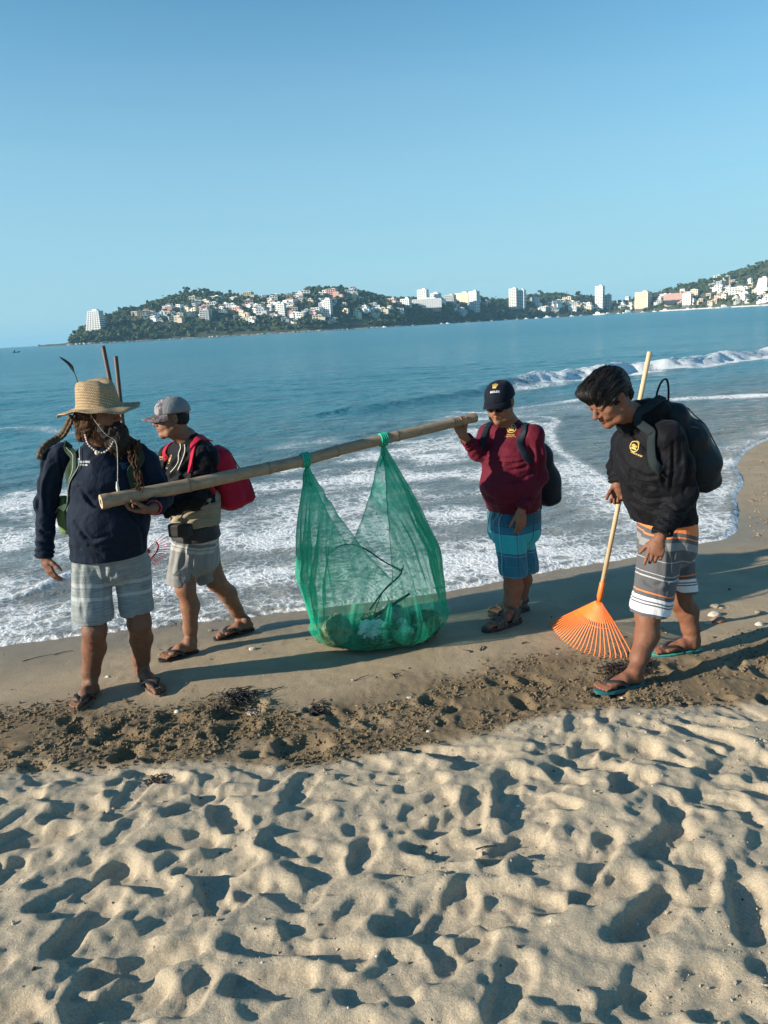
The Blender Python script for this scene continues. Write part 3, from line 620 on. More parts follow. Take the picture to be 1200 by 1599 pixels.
# ================================================================== signed-distance modelling of bodies and cloth
def frame(f, u):
    f = nrm(f); s = nrm(np.cross(f, u)); return f, nrm(np.cross(s, f)), s      # forward, up, side (to the right of forward)
class Sdf:
    def __init__(s, lo, hi, h=.0045):
        s.h = h; s.lo = np.asarray(lo, float); n = np.ceil((np.asarray(hi)-s.lo)/h).astype(int)+1
        s.ax = [(s.lo[i]+np.arange(n[i])*h).astype(np.float32) for i in range(3)]; s.d = np.full(tuple(n), 1., np.float32)
    def win(s, lo, hi):
        sl = []
        for i in range(3):
            a = int(max(0, math.floor((lo[i]-s.lo[i])/s.h))); b = int(min(len(s.ax[i]), math.ceil((hi[i]-s.lo[i])/s.h)+1)); sl.append(slice(a, max(a, b)))
        return tuple(sl), s.ax[0][sl[0]][:, None, None], s.ax[1][sl[1]][None, :, None], s.ax[2][sl[2]][None, None, :]
    def put(s, fn, lo, hi, k=.01, sub=False):
        m = k+.02; sl, X, Y, Z = s.win(np.asarray(lo)-m, np.asarray(hi)+m)
        if min(X.size, Y.size, Z.size) == 0: return
        b = fn(X, Y, Z).astype(np.float32); a = s.d[sl]
        if sub: a = -a
        q = np.maximum(k-np.abs(a-b), 0)/k if k > 0 else 0
        r = np.minimum(a, b)-q*q*k*.25
        s.d[sl] = -r if sub else r
    def cap(s, a, b, ra, rb, k=.01, sub=False):
        a = np.asarray(a, float); b = np.asarray(b, float); ab = b-a; L = ab@ab+1e-12; r = max(ra, rb)
        def fn(X, Y, Z):
            x = X-a[0]; y = Y-a[1]; z = Z-a[2]; t = np.clip((x*ab[0]+y*ab[1]+z*ab[2])/L, 0, 1)
            return np.sqrt((x-t*ab[0])**2+(y-t*ab[1])**2+(z-t*ab[2])**2)-(ra+(rb-ra)*t)
        s.put(fn, np.minimum(a, b)-r, np.maximum(a, b)+r, k, sub)
    def chain(s, P, R, k=.01, sub=False):
        for i in range(len(P)-1): s.cap(P[i], P[i+1], R[i], R[i+1], k, sub)
    def ell(s, c, r, A=None, k=.01, sub=False):
        c = np.asarray(c, float); A = np.eye(3) if A is None else np.asarray(A); r = np.asarray(r, float)
        def fn(X, Y, Z):
            x = X-c[0]; y = Y-c[1]; z = Z-c[2]; q = [(x*A[i][0]+y*A[i][1]+z*A[i][2])/r[i] for i in range(3)]
            k0 = np.sqrt(q[0]**2+q[1]**2+q[2]**2)+1e-6; k1 = np.sqrt((q[0]/r[0])**2+(q[1]/r[1])**2+(q[2]/r[2])**2)+1e-6
            return k0*(k0-1)/k1
        e = np.abs(A.T)@r; s.put(fn, c-e, c+e, k, sub)
    def box(s, c, hh, A=None, rd=.01, k=.01, sub=False):
        c = np.asarray(c, float); A = np.eye(3) if A is None else np.asarray(A); hh = np.asarray(hh, float)
        def fn(X, Y, Z):
            x = X-c[0]; y = Y-c[1]; z = Z-c[2]; q = [np.abs(x*A[i][0]+y*A[i][1]+z*A[i][2])-(hh[i]-rd) for i in range(3)]
            return np.sqrt(sum(np.maximum(t, 0)**2 for t in q))+np.minimum(np.maximum(np.maximum(q[0], q[1]), q[2]), 0)-rd
        e = np.abs(A.T)@hh; s.put(fn, c-e, c+e, k, sub)
    def loft(s, P, RX, RY, SX, k=.02, sub=False):        # elliptical sections: SX = width axis
        P = [np.asarray(p, float) for p in P]
        SX = [np.asarray(SX, float)]*len(P) if np.ndim(SX) == 1 else SX
        for i in range(len(P)-1):
            a, b = P[i], P[i+1]; ab = b-a; L = ab@ab+1e-12; T = nrm(ab); xa = nrm(SX[i]-T*(SX[i]@T)); xb = nrm(SX[i+1]-T*(SX[i+1]@T)); xm = nrm(xa+xb); ym = np.cross(T, xm)
            ra, rb, qa, qb = RX[i], RX[i+1], RY[i], RY[i+1]
            def fn(X, Y, Z):
                x = X-a[0]; y = Y-a[1]; z = Z-a[2]; t = np.clip((x*ab[0]+y*ab[1]+z*ab[2])/L, 0, 1)
                x = x-t*ab[0]; y = y-t*ab[1]; z = z-t*ab[2]; tt = t*t*(3-2*t); rx = ra+(rb-ra)*tt; ry = qa+(qb-qa)*tt; rz = np.minimum(rx, ry)*.8
                u = x*xm[0]+y*xm[1]+z*xm[2]; v = x*ym[0]+y*ym[1]+z*ym[2]; w_ = x*T[0]+y*T[1]+z*T[2]
                k0 = np.sqrt((u/rx)**2+(v/ry)**2+(w_/rz)**2)+1e-6; k1 = np.sqrt((u/rx**2)**2+(v/ry**2)**2+(w_/rz**2)**2)+1e-6
                return k0*(k0-1)/k1
            r = max(ra, rb, qa, qb); s.put(fn, np.minimum(a, b)-r, np.maximum(a, b)+r, k, sub)
    def cut(s, p, n):                                     # keep the side where (x-p).n < 0
        n = nrm(n); X, Y, Z = s.ax[0][:, None, None], s.ax[1][None, :, None], s.ax[2][None, None, :]
        s.d = np.maximum(s.d, ((X-p[0])*n[0]+(Y-p[1])*n[1]+(Z-p[2])*n[2]).astype(np.float32))
    def disp(s, fn, band=.03):
        I = np.nonzero(np.abs(s.d) < band); s.d[I] += fn(s.ax[0][I[0]], s.ax[1][I[1]], s.ax[2][I[2]]).astype(np.float32)
    def mesh(s):
        d = s.d; d[0] = d[-1] = 1; d[:, 0] = d[:, -1] = 1; d[:, :, 0] = d[:, :, -1] = 1
        g = d < 0; n = d.shape
        act = np.zeros(tuple(k-1 for k in n), bool); cc = g[:-1, :-1, :-1]
        for a in (0, 1):
            for b in (0, 1):
                for c in (0, 1):
                    if a+b+c: act |= g[a:n[0]-1+a, b:n[1]-1+b, c:n[2]-1+c] != cc
        I = np.stack(np.nonzero(act), 1); idx = np.full(act.shape, -1, np.int32); idx[tuple(I.T)] = np.arange(len(I))
        cv = {}
        for a in (0, 1):
            for b in (0, 1):
                for c in (0, 1): cv[a, b, c] = d[I[:, 0]+a, I[:, 1]+b, I[:, 2]+c]
        P = np.zeros((len(I), 3)); cnt = np.zeros(len(I))
        for e in range(3):
            for a in (0, 1):
                for b in (0, 1):
                    k0 = [a, b]; k0.insert(e, 0); k1 = [a, b]; k1.insert(e, 1); v0 = cv[tuple(k0)]; v1 = cv[tuple(k1)]
                    m = (v0 < 0) != (v1 < 0); t = np.where(m, v0/(v0-v1+1e-12), 0)
                    q = np.zeros((len(I), 3)); q[:, e] = t; o_ = [i for i in range(3) if i != e]; q[:, o_[0]] = a; q[:, o_[1]] = b
                    P[m] += q[m]; cnt[m] += 1
        V = s.lo+(I+P/cnt[:, None])*s.h; Fs = []
        for e in range(3):
            sl0 = [slice(None)]*3; sl1 = [slice(None)]*3; sl0[e] = slice(0, -1); sl1[e] = slice(1, None)
            A_, B_ = g[tuple(sl0)], g[tuple(sl1)]; J = np.stack(np.nonzero(A_ != B_), 1)
            o_ = [(e+1) % 3, (e+2) % 3]; ok = (J[:, o_[0]] > 0) & (J[:, o_[1]] > 0); J = J[ok]
            ins = A_[tuple(J.T)]
            def id_(da, db):
                q = J.copy(); q[:, o_[0]] += da; q[:, o_[1]] += db; return idx[tuple(q.T)]
            Q = np.stack([id_(-1, -1), id_(0, -1), id_(0, 0), id_(-1, 0)], 1); Q[~ins] = Q[~ins][:, ::-1]; Fs.append(Q)
        F = np.concatenate(Fs); return V, F[(F >= 0).all(1)]
def bounds(*P, m=.12):
    P = np.array([np.asarray(p, float) for p in P]); return P.min(0)-m, P.max(0)+m
def bvh_of(o):
    me = o.data; b = np.array(o['_o']); V = np.empty(len(me.vertices)*3, np.float32); me.vertices.foreach_get('co', V)
    V = V.reshape(-1, 3)+b; F = np.empty(len(me.loops), np.int32); me.loops.foreach_get('vertex_index', F)
    return BVHTree.FromPolygons(V.tolist(), F.reshape(-1, 4).tolist())
def rayhit(bv, px, py):                    # surface point under a photo pixel
    d = Vector(nrm(vray(px, py))); h = bv.ray_cast(Vector(CAM), d)
    return (np.array(h[0]), np.array(h[1])) if h[0] is not None else (None, None)
def snap(bv, P, off):
    out = []; up = []
    for p in P:
        l, n, i, d = bv.find_nearest(Vector(tuple(p))); n = np.array(n); out.append(np.array(l)+n*off); up.append(n)
    up = np.array(up)
    for _ in range(6): up[1:-1] = (up[:-2]+2*up[1:-1]+up[2:])/4
    out = np.array(out)
    for _ in range(7): out[1:-1] = (out[:-2]+2*out[1:-1]+out[2:])/4
    return out, up/np.linalg.norm(up, axis=1)[:, None]
def crease(o, lines, amp=.009, wpx=3.8):                # press cloth folds into the side that shows, along lines read off the photo
    me = o.data; n = len(me.vertices); co = np.empty(n*3, np.float32); me.vertices.foreach_get('co', co); V = co.reshape(-1, 3)+np.array(o['_o']); N = np.empty(n*3, np.float32); me.vertex_normals.foreach_get('vector', N); N = N.reshape(-1, 3)
    R = V-CAM; z = R@cF; X = 600+FPX*(R@cR)/z; Y = 799.5-FPX*(R@cU)/z; face = np.clip(-(N*R).sum(1)/np.linalg.norm(R, axis=1)*2.5, 0, 1); D = np.zeros(n)
    for L_ in lines:
        P = catmull(np.c_[np.array(L_, float), np.zeros(len(L_))], 5)[:, :2]; best = np.full(n, 1e9); sg = np.ones(n); tt = np.zeros(n)
        for i, (a, b) in enumerate(zip(P[:-1], P[1:])):
            d = b-a; q = d@d+1e-9; t = np.clip(((X-a[0])*d[0]+(Y-a[1])*d[1])/q, 0, 1); ex = X-a[0]-t*d[0]; ey = Y-a[1]-t*d[1]; r = ex*ex+ey*ey; m = r < best; best[m] = r[m]; sg[m] = np.sign(d[0]*ey-d[1]*ex)[m]; tt[m] = ((i+t)/(len(P)-1))[m]
        r = np.sqrt(best)*sg; en = np.sin(np.clip(tt, .04, .96)*math.pi)**.5; D += en*(-np.exp(-(r/(wpx*.75))**2)+.85*np.exp(-((r-wpx*1.35)/(wpx*.9))**2)+.35*np.exp(-((r+wpx*1.5)/(wpx*1.1))**2))
    V = V+N*(np.clip(D, -1.4, 1.4)*face*amp)[:, None]; me.vertices.foreach_set('co', (V-np.array(o['_o'])).astype(np.float32).ravel()); me.update()
# ------------------------------------------------------------------ anatomy
def add_hand(S, W, D, N, Sd, curl=.35, sc_=1., thumb=(.55, .75, .25), tcurl=.2, curls=None, spread=1.0):
    D = nrm(D); N = nrm(np.asarray(N)-D*(np.asarray(N)@D)); s_ = np.cross(D, N); s_ = s_ if s_@np.asarray(Sd) > 0 else -s_; q = sc_
    S.loft([W-D*.01, W+D*.035*q, W+D*.078*q], [.026*q, .034*q, .039*q], [.019*q, .018*q, .0135*q], s_, .012)
    off = (.0305, .0105, -.0095, -.0285); ln = (.070, .078, .072, .056)
    for i in range(4):
        c = (curls[i] if curls is not None else curl*(1+.12*i)); b = W+D*.080*q+s_*off[i]*q*spread-D*(.004 if i in (0,) else .010 if i == 3 else 0)
        th = c*.6; P = [b-D*.02*q, b]; dd = nrm(D+s_*off[i]*2.2*(spread-.8))
        for f_ in (.45, .30, .25):
            P.append(P[-1]+(dd*math.cos(th)+N*math.sin(th))*ln[i]*f_*q); th += c
        S.chain(P, [.0095*q, .0092*q, .0086*q, .0080*q, .0068*q], .0035)
    b = W+D*.018*q+s_*.024*q+N*.006; t = nrm(D*thumb[0]+s_*thumb[1]+N*thumb[2]); P = [b-D*.01, b, b+t*.036*q]
    t2 = nrm(t+D*tcurl*1.2+N*tcurl); P.append(P[-1]+t2*.032*q); P.append(P[-1]+nrm(t2+D*tcurl)*.024*q)
    S.chain(P, [.013*q, .0135*q, .0115*q, .0100*q, .0082*q], .007)
def add_foot(S, A, H, T, z, big, k=.012):
    f = nrm([T[0]-H[0], T[1]-H[1], 0]); s_ = np.cross(f, [0, 0, 1])*big; L = np.hypot(T[0]-H[0], T[1]-H[1]); up = np.array([0, 0, 1.]); h0 = np.array([H[0], H[1], z])
    S.ell(h0+f*.036+up*.026, (.038, .031, .029), np.array([f, s_, up]), k)
    S.chain([A, h0+f*.048+up*.065], [.037, .035], .02)
    S.chain([A+f*.01, h0+f*.105+up*.045], [.034, .029], .02)
    S.loft([h0+f*.05+up*.03, h0+f*.12+up*.034, h0+f*(L-.072)+s_*.004+up*.020], [.029, .034, .046], [.028, .028, .017], s_, .016)
    S.ell(A+s_*.028-up*.004, (.014, .010, .014), np.array([f, s_, up]), .012); S.ell(A-s_*.030-up*.012, (.014, .010, .014), np.array([f, s_, up]), .012)
    for i, (o_, l, r) in enumerate(((.030, 0, .0125), (.0095, -.003, .0092), (-.0075, -.010, .0085), (-.023, -.019, .008), (-.037, -.030, .0075))):
        a = h0+f*(L-.075+(l*.6))+s_*o_*.9+up*.016; b = h0+f*(L-.030+l)+s_*o_*1.04+up*.017; c = h0+f*(L-r+l)+s_*o_*1.04+up*(r*.95)
        S.chain([a, b, c], [.011, r, r*.95], .004)
def add_head(S, C, F, U, q=1., ear=True, neck=None, wide=1., nr=(.058, .066)):
    f, u, s_ = frame(F, U); A = np.array([s_, f, u]); P = lambda x, y, z: C+(s_*x*wide+f*y+u*z)*q
    e = lambda c, r, k=.012, sub=False: S.ell(P(*c), np.array(r)*q, A, k*q, sub)
    e((0, -.014, .030), (.076*wide, .099, .092)); e((0, .026, -.022), (.063*wide, .068, .088), .03)
    for m in (-1, 1):
        S.chain([P(m*.056, .0, -.05), P(m*.045, .040, -.088), P(0, .073, -.100)], [.024*q, .021*q, .021*q], .02*q)
        e((m*.043, .058, -.022), (.026, .024, .020), .018)
        S.cap(P(m*.040, .072, .026), P(m*.008, .084, .020), .012*q, .012*q, .012*q)
        e((m*.031, .101, .002), (.018, .016, .011), .010, True); e((m*.031, .083, .003), (.0135, .0125, .0125), .003)
        S.cap(P(m*.046, .082, .012), P(m*.018, .092, .013), .006*q, .006*q, .005*q)
        e((m*.0145, .098, -.034), (.010, .012, .009), .006)
        S.cap(P(m*.050, .045, -.045), P(m*.026, .078, -.055), .018*q, .014*q, .02*q)
        if ear:
            e((m*.079, -.008, -.002), (.011, .020, .032), .006); e((m*.089, -.002, .002), (.007, .010, .018), .004, True)
    S.chain([P(0, .084, .020), P(0, .100, -.008), P(0, .113, -.028)], [.008*q, .0095*q, .0135*q], .008*q)
    S.cap(P(-.020, .083, -.059), P(0, .095, -.056), .0065*q, .009*q, .006*q); S.cap(P(.020, .083, -.059), P(0, .095, -.056), .0065*q, .009*q, .006*q)
    S.cap(P(-.017, .083, -.070), P(0, .093, -.071), .0065*q, .010*q, .006*q); S.cap(P(.017, .083, -.070), P(0, .093, -.071), .0065*q, .010*q, .006*q)
    S.cap(P(-.022, .094, -.0645), P(.022, .094, -.0645), .0018, .0018, .002, True)
    e((0, .079, -.098), (.020, .018, .017), .012)
    if neck is not None: S.chain([P(0, -.022, -.045), P(0, -.012, -.085), neck], [nr[0]*1.02, nr[0], nr[1]], .022)
    return P
def face_paint(V, P, q=1.):
    dk = np.zeros(len(V)); lip = np.zeros(len(V))
    def near(p, r): return np.exp(-(np.linalg.norm(V-p, axis=1)/r)**2)
    for m in (-1, 1):
        for x, z in ((.018, .026), (.030, .030), (.042, .027)): dk = np.maximum(dk, near(P(m*x, .088 if x < .04 else .078, z), .0085*q)*.8)
        dk = np.maximum(dk, near(P(m*.031, .096, .003), .0055*q)*.8)
        lip = np.maximum(lip, near(P(m*.010, .096, -.064), .013*q)*.5)
    lip = np.maximum(lip, near(P(0, .112, -.030), .02*q)*.35)
    return np.clip(dk, 0, 1), np.clip(lip, 0, 1)
def skin_mat(name, col):
    m, nt, p = basic(name); v = tc(nt); n = ntex(nt, v, 22, 4); n2 = ntex(nt, v, 5, 3)
    c = ramp(nt, n, [(.3, [x*.86 for x in col]), (.7, [min(1, x*1.1) for x in col])])
    c = mix(nt, ramp(nt, n2, [(.4, (0, 0, 0)), (.65, (.35, .35, .35))]), c, (col[0]*1.15, col[1]*.85, col[2]*.8))
    c = mix(nt, attr(nt, 'lip'), c, (col[0]*1.0, col[1]*.55, col[2]*.52)); c = mix(nt, attr(nt, 'dark'), c, (.018, .012, .010))
    c = mix(nt, attr(nt, 'nail'), c, (.62, .42, .34))
    nt.links.new(c, p.inputs['Base Color']); p.inputs['Roughness'].default_value = .62; p.inputs['Specular IOR Level'].default_value = .3; p.inputs['Subsurface Weight'].default_value = .06
    p.inputs['Subsurface Radius'].default_value = (.01, .004, .002); p.inputs['Subsurface Scale'].default_value = 1
    nt.links.new(bump(nt, ntex(nt, v, 160, 4, .6), .35, .0015, bump(nt, ntex(nt, v, 28, 3, .6), .25, .004)), p.inputs['Normal']); return m
def cloth_mat(name, col, rough=.85, amt=.12, sheen=.04, bstr=.5, wscale=420, c2=None):
    m, nt, p = basic(name); v = tc(nt); n = ntex(nt, v, 9, 4, .6)
    c = ramp(nt, n, [(.3, [x*(1-amt) for x in col]), (.7, [min(1, x*(1+amt)) for x in col])])
    if c2 is not None: c = mix(nt, ramp(nt, ntex(nt, v, 34, 3, .7), [(.48, (0, 0, 0)), (.56, (1, 1, 1))], 'EASE'), c, c2)
    nt.links.new(c, p.inputs['Base Color']); p.inputs['Roughness'].default_value = rough; p.inputs['Sheen Weight'].default_value = sheen; p.inputs['Sheen Roughness'].default_value = .4
    p.inputs['Specular IOR Level'].default_value = .12
    vs = tc(nt, (1, 1, .45)); b = bump(nt, ntex(nt, vs, 16, 4, .6, 1.5), bstr, .012); nt.links.new(bump(nt, ntex(nt, v, wscale, 2), .25, .001, b), p.inputs['Normal']); return m
def hair_mat(name, col, tip):
    m, nt, p = basic(name); v = tc(nt, (1, 1, .16)); n = ntex(nt, v, 150, 4, .7)
    nt.links.new(ramp(nt, n, [(.35, col), (.72, tip)]), p.inputs['Base Color']); p.inputs['Roughness'].default_value = .62; p.inputs['Specular IOR Level'].default_value = .14
    nt.links.new(bump(nt, n, .9, .006), p.inputs['Normal']); return m
# flat print that hugs cloth: 2-D polygons laid onto a surface
def decal(name, bv, px, py, polys, mat, parent, scale=1., off=.0016, rot=0., upv=(0, 0, 1)):
    q, n = rayhit(bv, px, py)
    if q is None: print('decal missed', name, px, py); return None
    if n@nrm(CAM-q) < 0: n = -n
    up = nrm(np.asarray(upv)-n*(np.asarray(upv)@n)); rt = np.cross(up, n); c_, s_ = math.cos(rot), math.sin(rot); rt, up = rt*c_+up*s_, up*c_-rt*s_
    V = []; F = []
    for P, Fq in polys:
        b = len(V)
        for x, y in P:
            w_ = q+(rt*x+up*y)*scale; h = bv.ray_cast(Vector(w_+n*.05), Vector(-n), .16)
            l = np.array(h[0]) if h[0] is not None else w_; V.append(l+n*off)
        F += [tuple(i+b for i in f) for f in Fq]
    o_ = put(name, V, F, mat, parent, False); return o_
def ring(cx, cy, r0, r1, n=28, a0=0, a1=2*math.pi, ex=1.):
    a = np.linspace(a0, a1, n); P = [(cx+r*math.cos(t)*ex, cy+r*math.sin(t)) for t in a for r in (r0, r1)]
    return P, [(2*i, 2*i+1, 2*i+3, 2*i+2) for i in range(n-1)]
def rect(x0, y0, x1, y1, nx=None):
    nx = nx or max(1, int(abs(x1-x0)/.012)); P = []
    for i in range(nx+1):
        x = x0+(x1-x0)*i/nx; P += [(x, y0), (x, y1)]
    return P, [(2*i, 2*i+2, 2*i+3, 2*i+1) for i in range(nx)]
def strokes(cx, cy, w_, h_, n, seed=1):                 # lettering too small to read in the photo: a run of uneven marks
    r = random.Random(seed); out = []; x = cx-w_/2
    while x < cx+w_/2:
        k = r.uniform(.35, .8)*h_; t = h_*.22; m = r.choice('IOLTE')
        if m in 'IOLE': out.append(rect(x, cy-h_/2, x+t, cy+h_/2))
        if m in 'LOE': out.append(rect(x, cy-h_/2, x+k, cy-h_/2+t))
        if m in 'OTE': out.append(rect(x, cy+h_/2-t, x+k, cy+h_/2))
        if m == 'O': out.append(rect(x+k-t, cy-h_/2, x+k, cy+h_/2))
        if m == 'T': out.append(rect(x+k/2-t/2, cy-h_/2, x+k/2+t/2, cy+h_/2))
        x += k+h_*.3
    return out
def text_polys(s, size):
    cu = bpy.data.curves.new('lettering', 'FONT'); cu.body = s; cu.size = size; cu.align_x = 'CENTER'; cu.align_y = 'CENTER'; cu.offset = size*.02
    ob = bpy.data.objects.new('lettering', cu); me = ob.to_mesh(); P = [(v.co.x, v.co.y) for v in me.vertices]; F = [tuple(p.vertices) for p in me.polygons]
    ob.to_mesh_clear(); bpy.data.objects.remove(ob); bpy.data.curves.remove(cu); return [(P, F)]
EMB = [ring(0, 0, .026, .030), ring(0, 0, .0, .007, 12), ring(0, -.002, .012, .0165, 14, .3, 2.8), ring(.0, .004, .013, .017, 12, 3.5, 5.9), rect(-.018, -.016, .018, -.011), rect(-.003, .010, .003, .028), rect(-.02, .001, -.008, .006), rect(.008, .001, .02, .006)]
M_GOLD = pm('yellow print', (.62, .43, .12), .6, 60, .15, 300, .1); M_PALE = pm('white print', (.62, .66, .70), .6, 60, .15, 300, .1)
# ------------------------------------------------------------------ footwear
def sole_outline(L, Wb=.104, Wh=.074, n=22):
    P = []
    for i in range(n):
        a = i/n*2*math.pi; x = math.cos(a); y = math.sin(a); t = (x+1)/2; hw = (Wh+(Wb-Wh)*sstep(.25, .7, t))/2*(1-.1*math.exp(-((t-.42)/.16)**2)); P.append((x*L/2, np.sign(y)*abs(y)**.8*hw))
    return P
def flipflop(parent, H, T, z, big, msole, mstrap, medge=None, toe_lift=0):
    f = nrm([T[0]-H[0], T[1]-H[1], 0]); s_ = np.cross(f, [0, 0, 1])*big; L = np.hypot(T[0]-H[0], T[1]-H[1])+.022; c = np.array([(H[0]+T[0])/2, (H[1]+T[1])/2, 0]); q = MB(); O = sole_outline(L)
    for (z0, z1, sc_, mm, nm) in ((-.020, -.007, .99, medge or msole, 'sole'), (-.0068, 0, 1.0, msole, 'footbed')):
        V = [c+f*x*k+s_*y*k+np.array([0, 0, z+zz]) for zz, k in ((z0, sc_*.97), (z0+.003, sc_), (z1-.001, sc_), (z1, sc_*.98)) for x, y in O]; n = len(O)
        F = [(r*n+i, r*n+(i+1) % n, (r+1)*n+(i+1) % n, (r+1)*n+i) for r in range(3) for i in range(n)]+[tuple(range(n))[::-1], tuple(3*n+i for i in range(n))]
        q = MB(); q.add(V, F); q.put(nm, mm, parent, False)
    tp = c+f*(L/2-.060)+s_*.012; q = MB()
    for m, w_ in ((1, .046), (-1, .044)):
        P = catmull([tp+[0, 0, z+.004], tp+s_*m*.006-f*.012+[0, 0, z+.034], c+f*.03+s_*m*.036+[0, 0, z+.045], c-f*.005+s_*m*w_+[0, 0, z+.030], c-f*.03+s_*m*(w_+.001)+[0, 0, z+.0]], 5)
        up = np.array([nrm(s_*m*.3*i/len(P)*2.5+np.array([0, 0, 1])) for i in range(len(P))]); q.sweep(P, up, np.interp(np.linspace(0, 1, len(P)), [0, .25, .7, 1], [.005, .010, .012, .009]), .0022)
    q.put('strap', mstrap, parent)
# ------------------------------------------------------------------ caps
def revolve(C, A, prof, n=40, deform=None):              # A rows: side, forward, up; prof (rx, rf, z)
    V = []
    for r in prof:
        for i in range(n):
            a = i/n*2*math.pi; l = np.array([math.cos(a)*r[0], math.sin(a)*r[1], r[2]])
            if deform is not None: l = deform(l, a, r)
            V.append(C+l@A)
    m = len(prof); F = [(j*n+i, j*n+(i+1) % n, (j+1)*n+(i+1) % n, (j+1)*n+i) for j in range(m-1) for i in range(n)]; return V, F
def ballcap(parent, C, F, U, mdome, mbrim, q=1., mfront=None, droop=.25, brl=.072):
    f, u, s_ = frame(F, U); A = np.array([s_, f, u]); pr = []
    for a in np.linspace(0, math.pi/2*.985, 12): pr.append((.0865*q*math.cos(a)**.82, .106*q*math.cos(a)**.80, .016*q+.088*q*math.sin(a)))
    pr = [(pr[0][0]-.003, pr[0][1]-.003, pr[0][2]-.006), (pr[0][0], pr[0][1], pr[0][2]-.007)]+pr
    def df(l, a, r): return l*(1+np.array([1, 1, 0])*(-.012*abs(math.sin(3*a+math.pi/2))**12))+np.array([0, -.010, 0])
    V, Fc = revolve(C, A, pr, 48, df); fm = None
    if mfront is not None: fm = [1 if .20 < ((i % 48)/48) < .30+.0 or (.12 < ((i % 48)/48) < .38) else 0 for i in range(len(Fc))]
    dome = put('cap_crown', V, Fc, mdome, parent, mats=[mdome]+([mfront] if mfront else []), fmat=fm)
    q2 = MB(); q2.add([C+(s_*0+f*(-.010)+u*.1035*q)+(s_*math.cos(a)*.006+f*math.sin(a)*.006)+u*h for h in (0, .004) for a in np.arange(8)/8*6.283], [(i, (i+1) % 8, 8+(i+1) % 8, 8+i) for i in range(8)]+[tuple(range(8, 16))]); q2.put('button', mbrim, dome)
    B = []; nn = 24; mm = 7
    for lay in (0, 1):
        for j in range(mm):
            t = j/(mm-1)
            for i in range(nn+1):
                a = (i/nn*2-1)*1.18; r0s, r0f = .0868*q, .1055*q; x0 = math.sin(a)*r0s; y0 = math.cos(a)*r0f-.010
                ext = brl*q*max(0, math.cos(a*1.33))**.45; x = x0*(1+.04*t); y = y0+ext*t; z = .012*q-droop*ext*t*1.0-.11*(x/.08)**2*(.02+.22*t)*q*1.2-lay*.0035; B.append(C+s_*x+f*y+u*z)
    w_ = nn+1; Fb = [(j*w_+i, j*w_+i+1, (j+1)*w_+i+1, (j+1)*w_+i) for j in range(mm-1) for i in range(nn)]; o_ = mm*w_
    Fb += [tuple(o_+k for k in f_[::-1]) for f_ in Fb]; j = mm-1; Fb += [(j*w_+i, j*w_+i+1, o_+j*w_+i+1, o_+j*w_+i) for i in range(nn)]
    put('brim', B, Fb, mbrim, parent); return dome, A
def shell_bvh(o): return bvh_of(o)
# ================================================================== PEOPLE
M_SKIN1 = skin_mat('tanned skin', (.165, .082, .050)); M_SKIN2 = skin_mat('brown skin', (.225, .112, .066)); M_SKIN4 = skin_mat('deep brown skin', (.185, .085, .049))
M_NAVY = cloth_mat('navy shirt cloth', (.0065, .0135, .028), .75, c2=None); M_BLACK = cloth_mat('black shirt cloth', (.0062, .0066, .009), .7)
M_MAROON = cloth_mat('maroon shirt cloth', (.100, .009, .021), .7); M_RED = cloth_mat('red pack nylon', (.36, .012, .035), .6, bstr=.35); M_PACK = cloth_mat('dark pack nylon', (.012, .018, .026), .55)
M_DKPACK = cloth_mat('slate pack nylon', (.016, .022, .026), .5); M_OLIVE = cloth_mat('olive webbing', (.030, .052, .030), .8); M_GREENW = cloth_mat('faded green webbing', (.16, .26, .10), .8)
M_TAN = cloth_mat('tan wrap cloth', (.27, .235, .17), .9); M_RUB = pm('black rubber', (.016, .016, .017), .65, 40, .3, 200, .3)
M_RUBT = pm('teal rubber', (.02, .13, .15), .6, 40, .2, 200, .3); M_RUBG = pm('mint rubber', (.06, .36, .27), .6, 40, .2, 200, .3); M_RUBB = pm('brown sandal sole', (.16, .11, .075), .7, 40, .25, 200, .3)
M_CORD = pm('pale cord', (.50, .50, .44), .8, 80, .2, 400, .4)
def stripes_mat(name, base, bands, rough=.85, plaid=None, heather=0):
    m, nt, p = basic(name); v = tc(nt); t = attr(nt, 't'); n = ntex(nt, v, 9, 4)
    c = ramp(nt, n, [(.3, [x*.86 for x in base]), (.7, [min(1, x*1.12) for x in base])])
    if heather:
        hv = tc(nt, (6, 6, 120)); c = mix(nt, ramp(nt, ntex(nt, hv, 1.0, 5, .75), [(.42, (0, 0, 0)), (.6, (heather,)*3)]), c, [x*.45 for x in base])
    if bands:
        st = []; st.append((0, (0, 0, 0, 0)))
        for a, b, col in bands:
            st += [(a, (*col, 1)), (b, (0, 0, 0, 0))]
        r = nt.nodes.new('ShaderNodeValToRGB'); cr = r.color_ramp; cr.interpolation = 'CONSTANT'
        while len(cr.elements) < len(st): cr.elements.new(.5)
        for e, (q, cc) in zip(cr.elements, st): e.position = min(1, max(0, q)); e.color = cc
        nt.links.new(t, r.inputs[0]); c = mix(nt, r.outputs[1], c, r.outputs[0])
    if plaid:
        for at_, per, wd, col in plaid:
            a = attr(nt, at_); f_ = mth(nt, 'FRACT', mth(nt, 'MULTIPLY', a, 1/per)); k = mth(nt, 'LESS_THAN', f_, wd); c = mix(nt, k, c, col)
    nt.links.new(c, p.inputs['Base Color']); p.inputs['Roughness'].default_value = rough; p.inputs['Sheen Weight'].default_value = .2
    b = bump(nt, ntex(nt, tc(nt, (1, 1, .4)), 15, 4, .6, 1.2), .5, .012); nt.links.new(bump(nt, ntex(nt, v, 420, 2), .25, .001, b), p.inputs['Normal']); return m
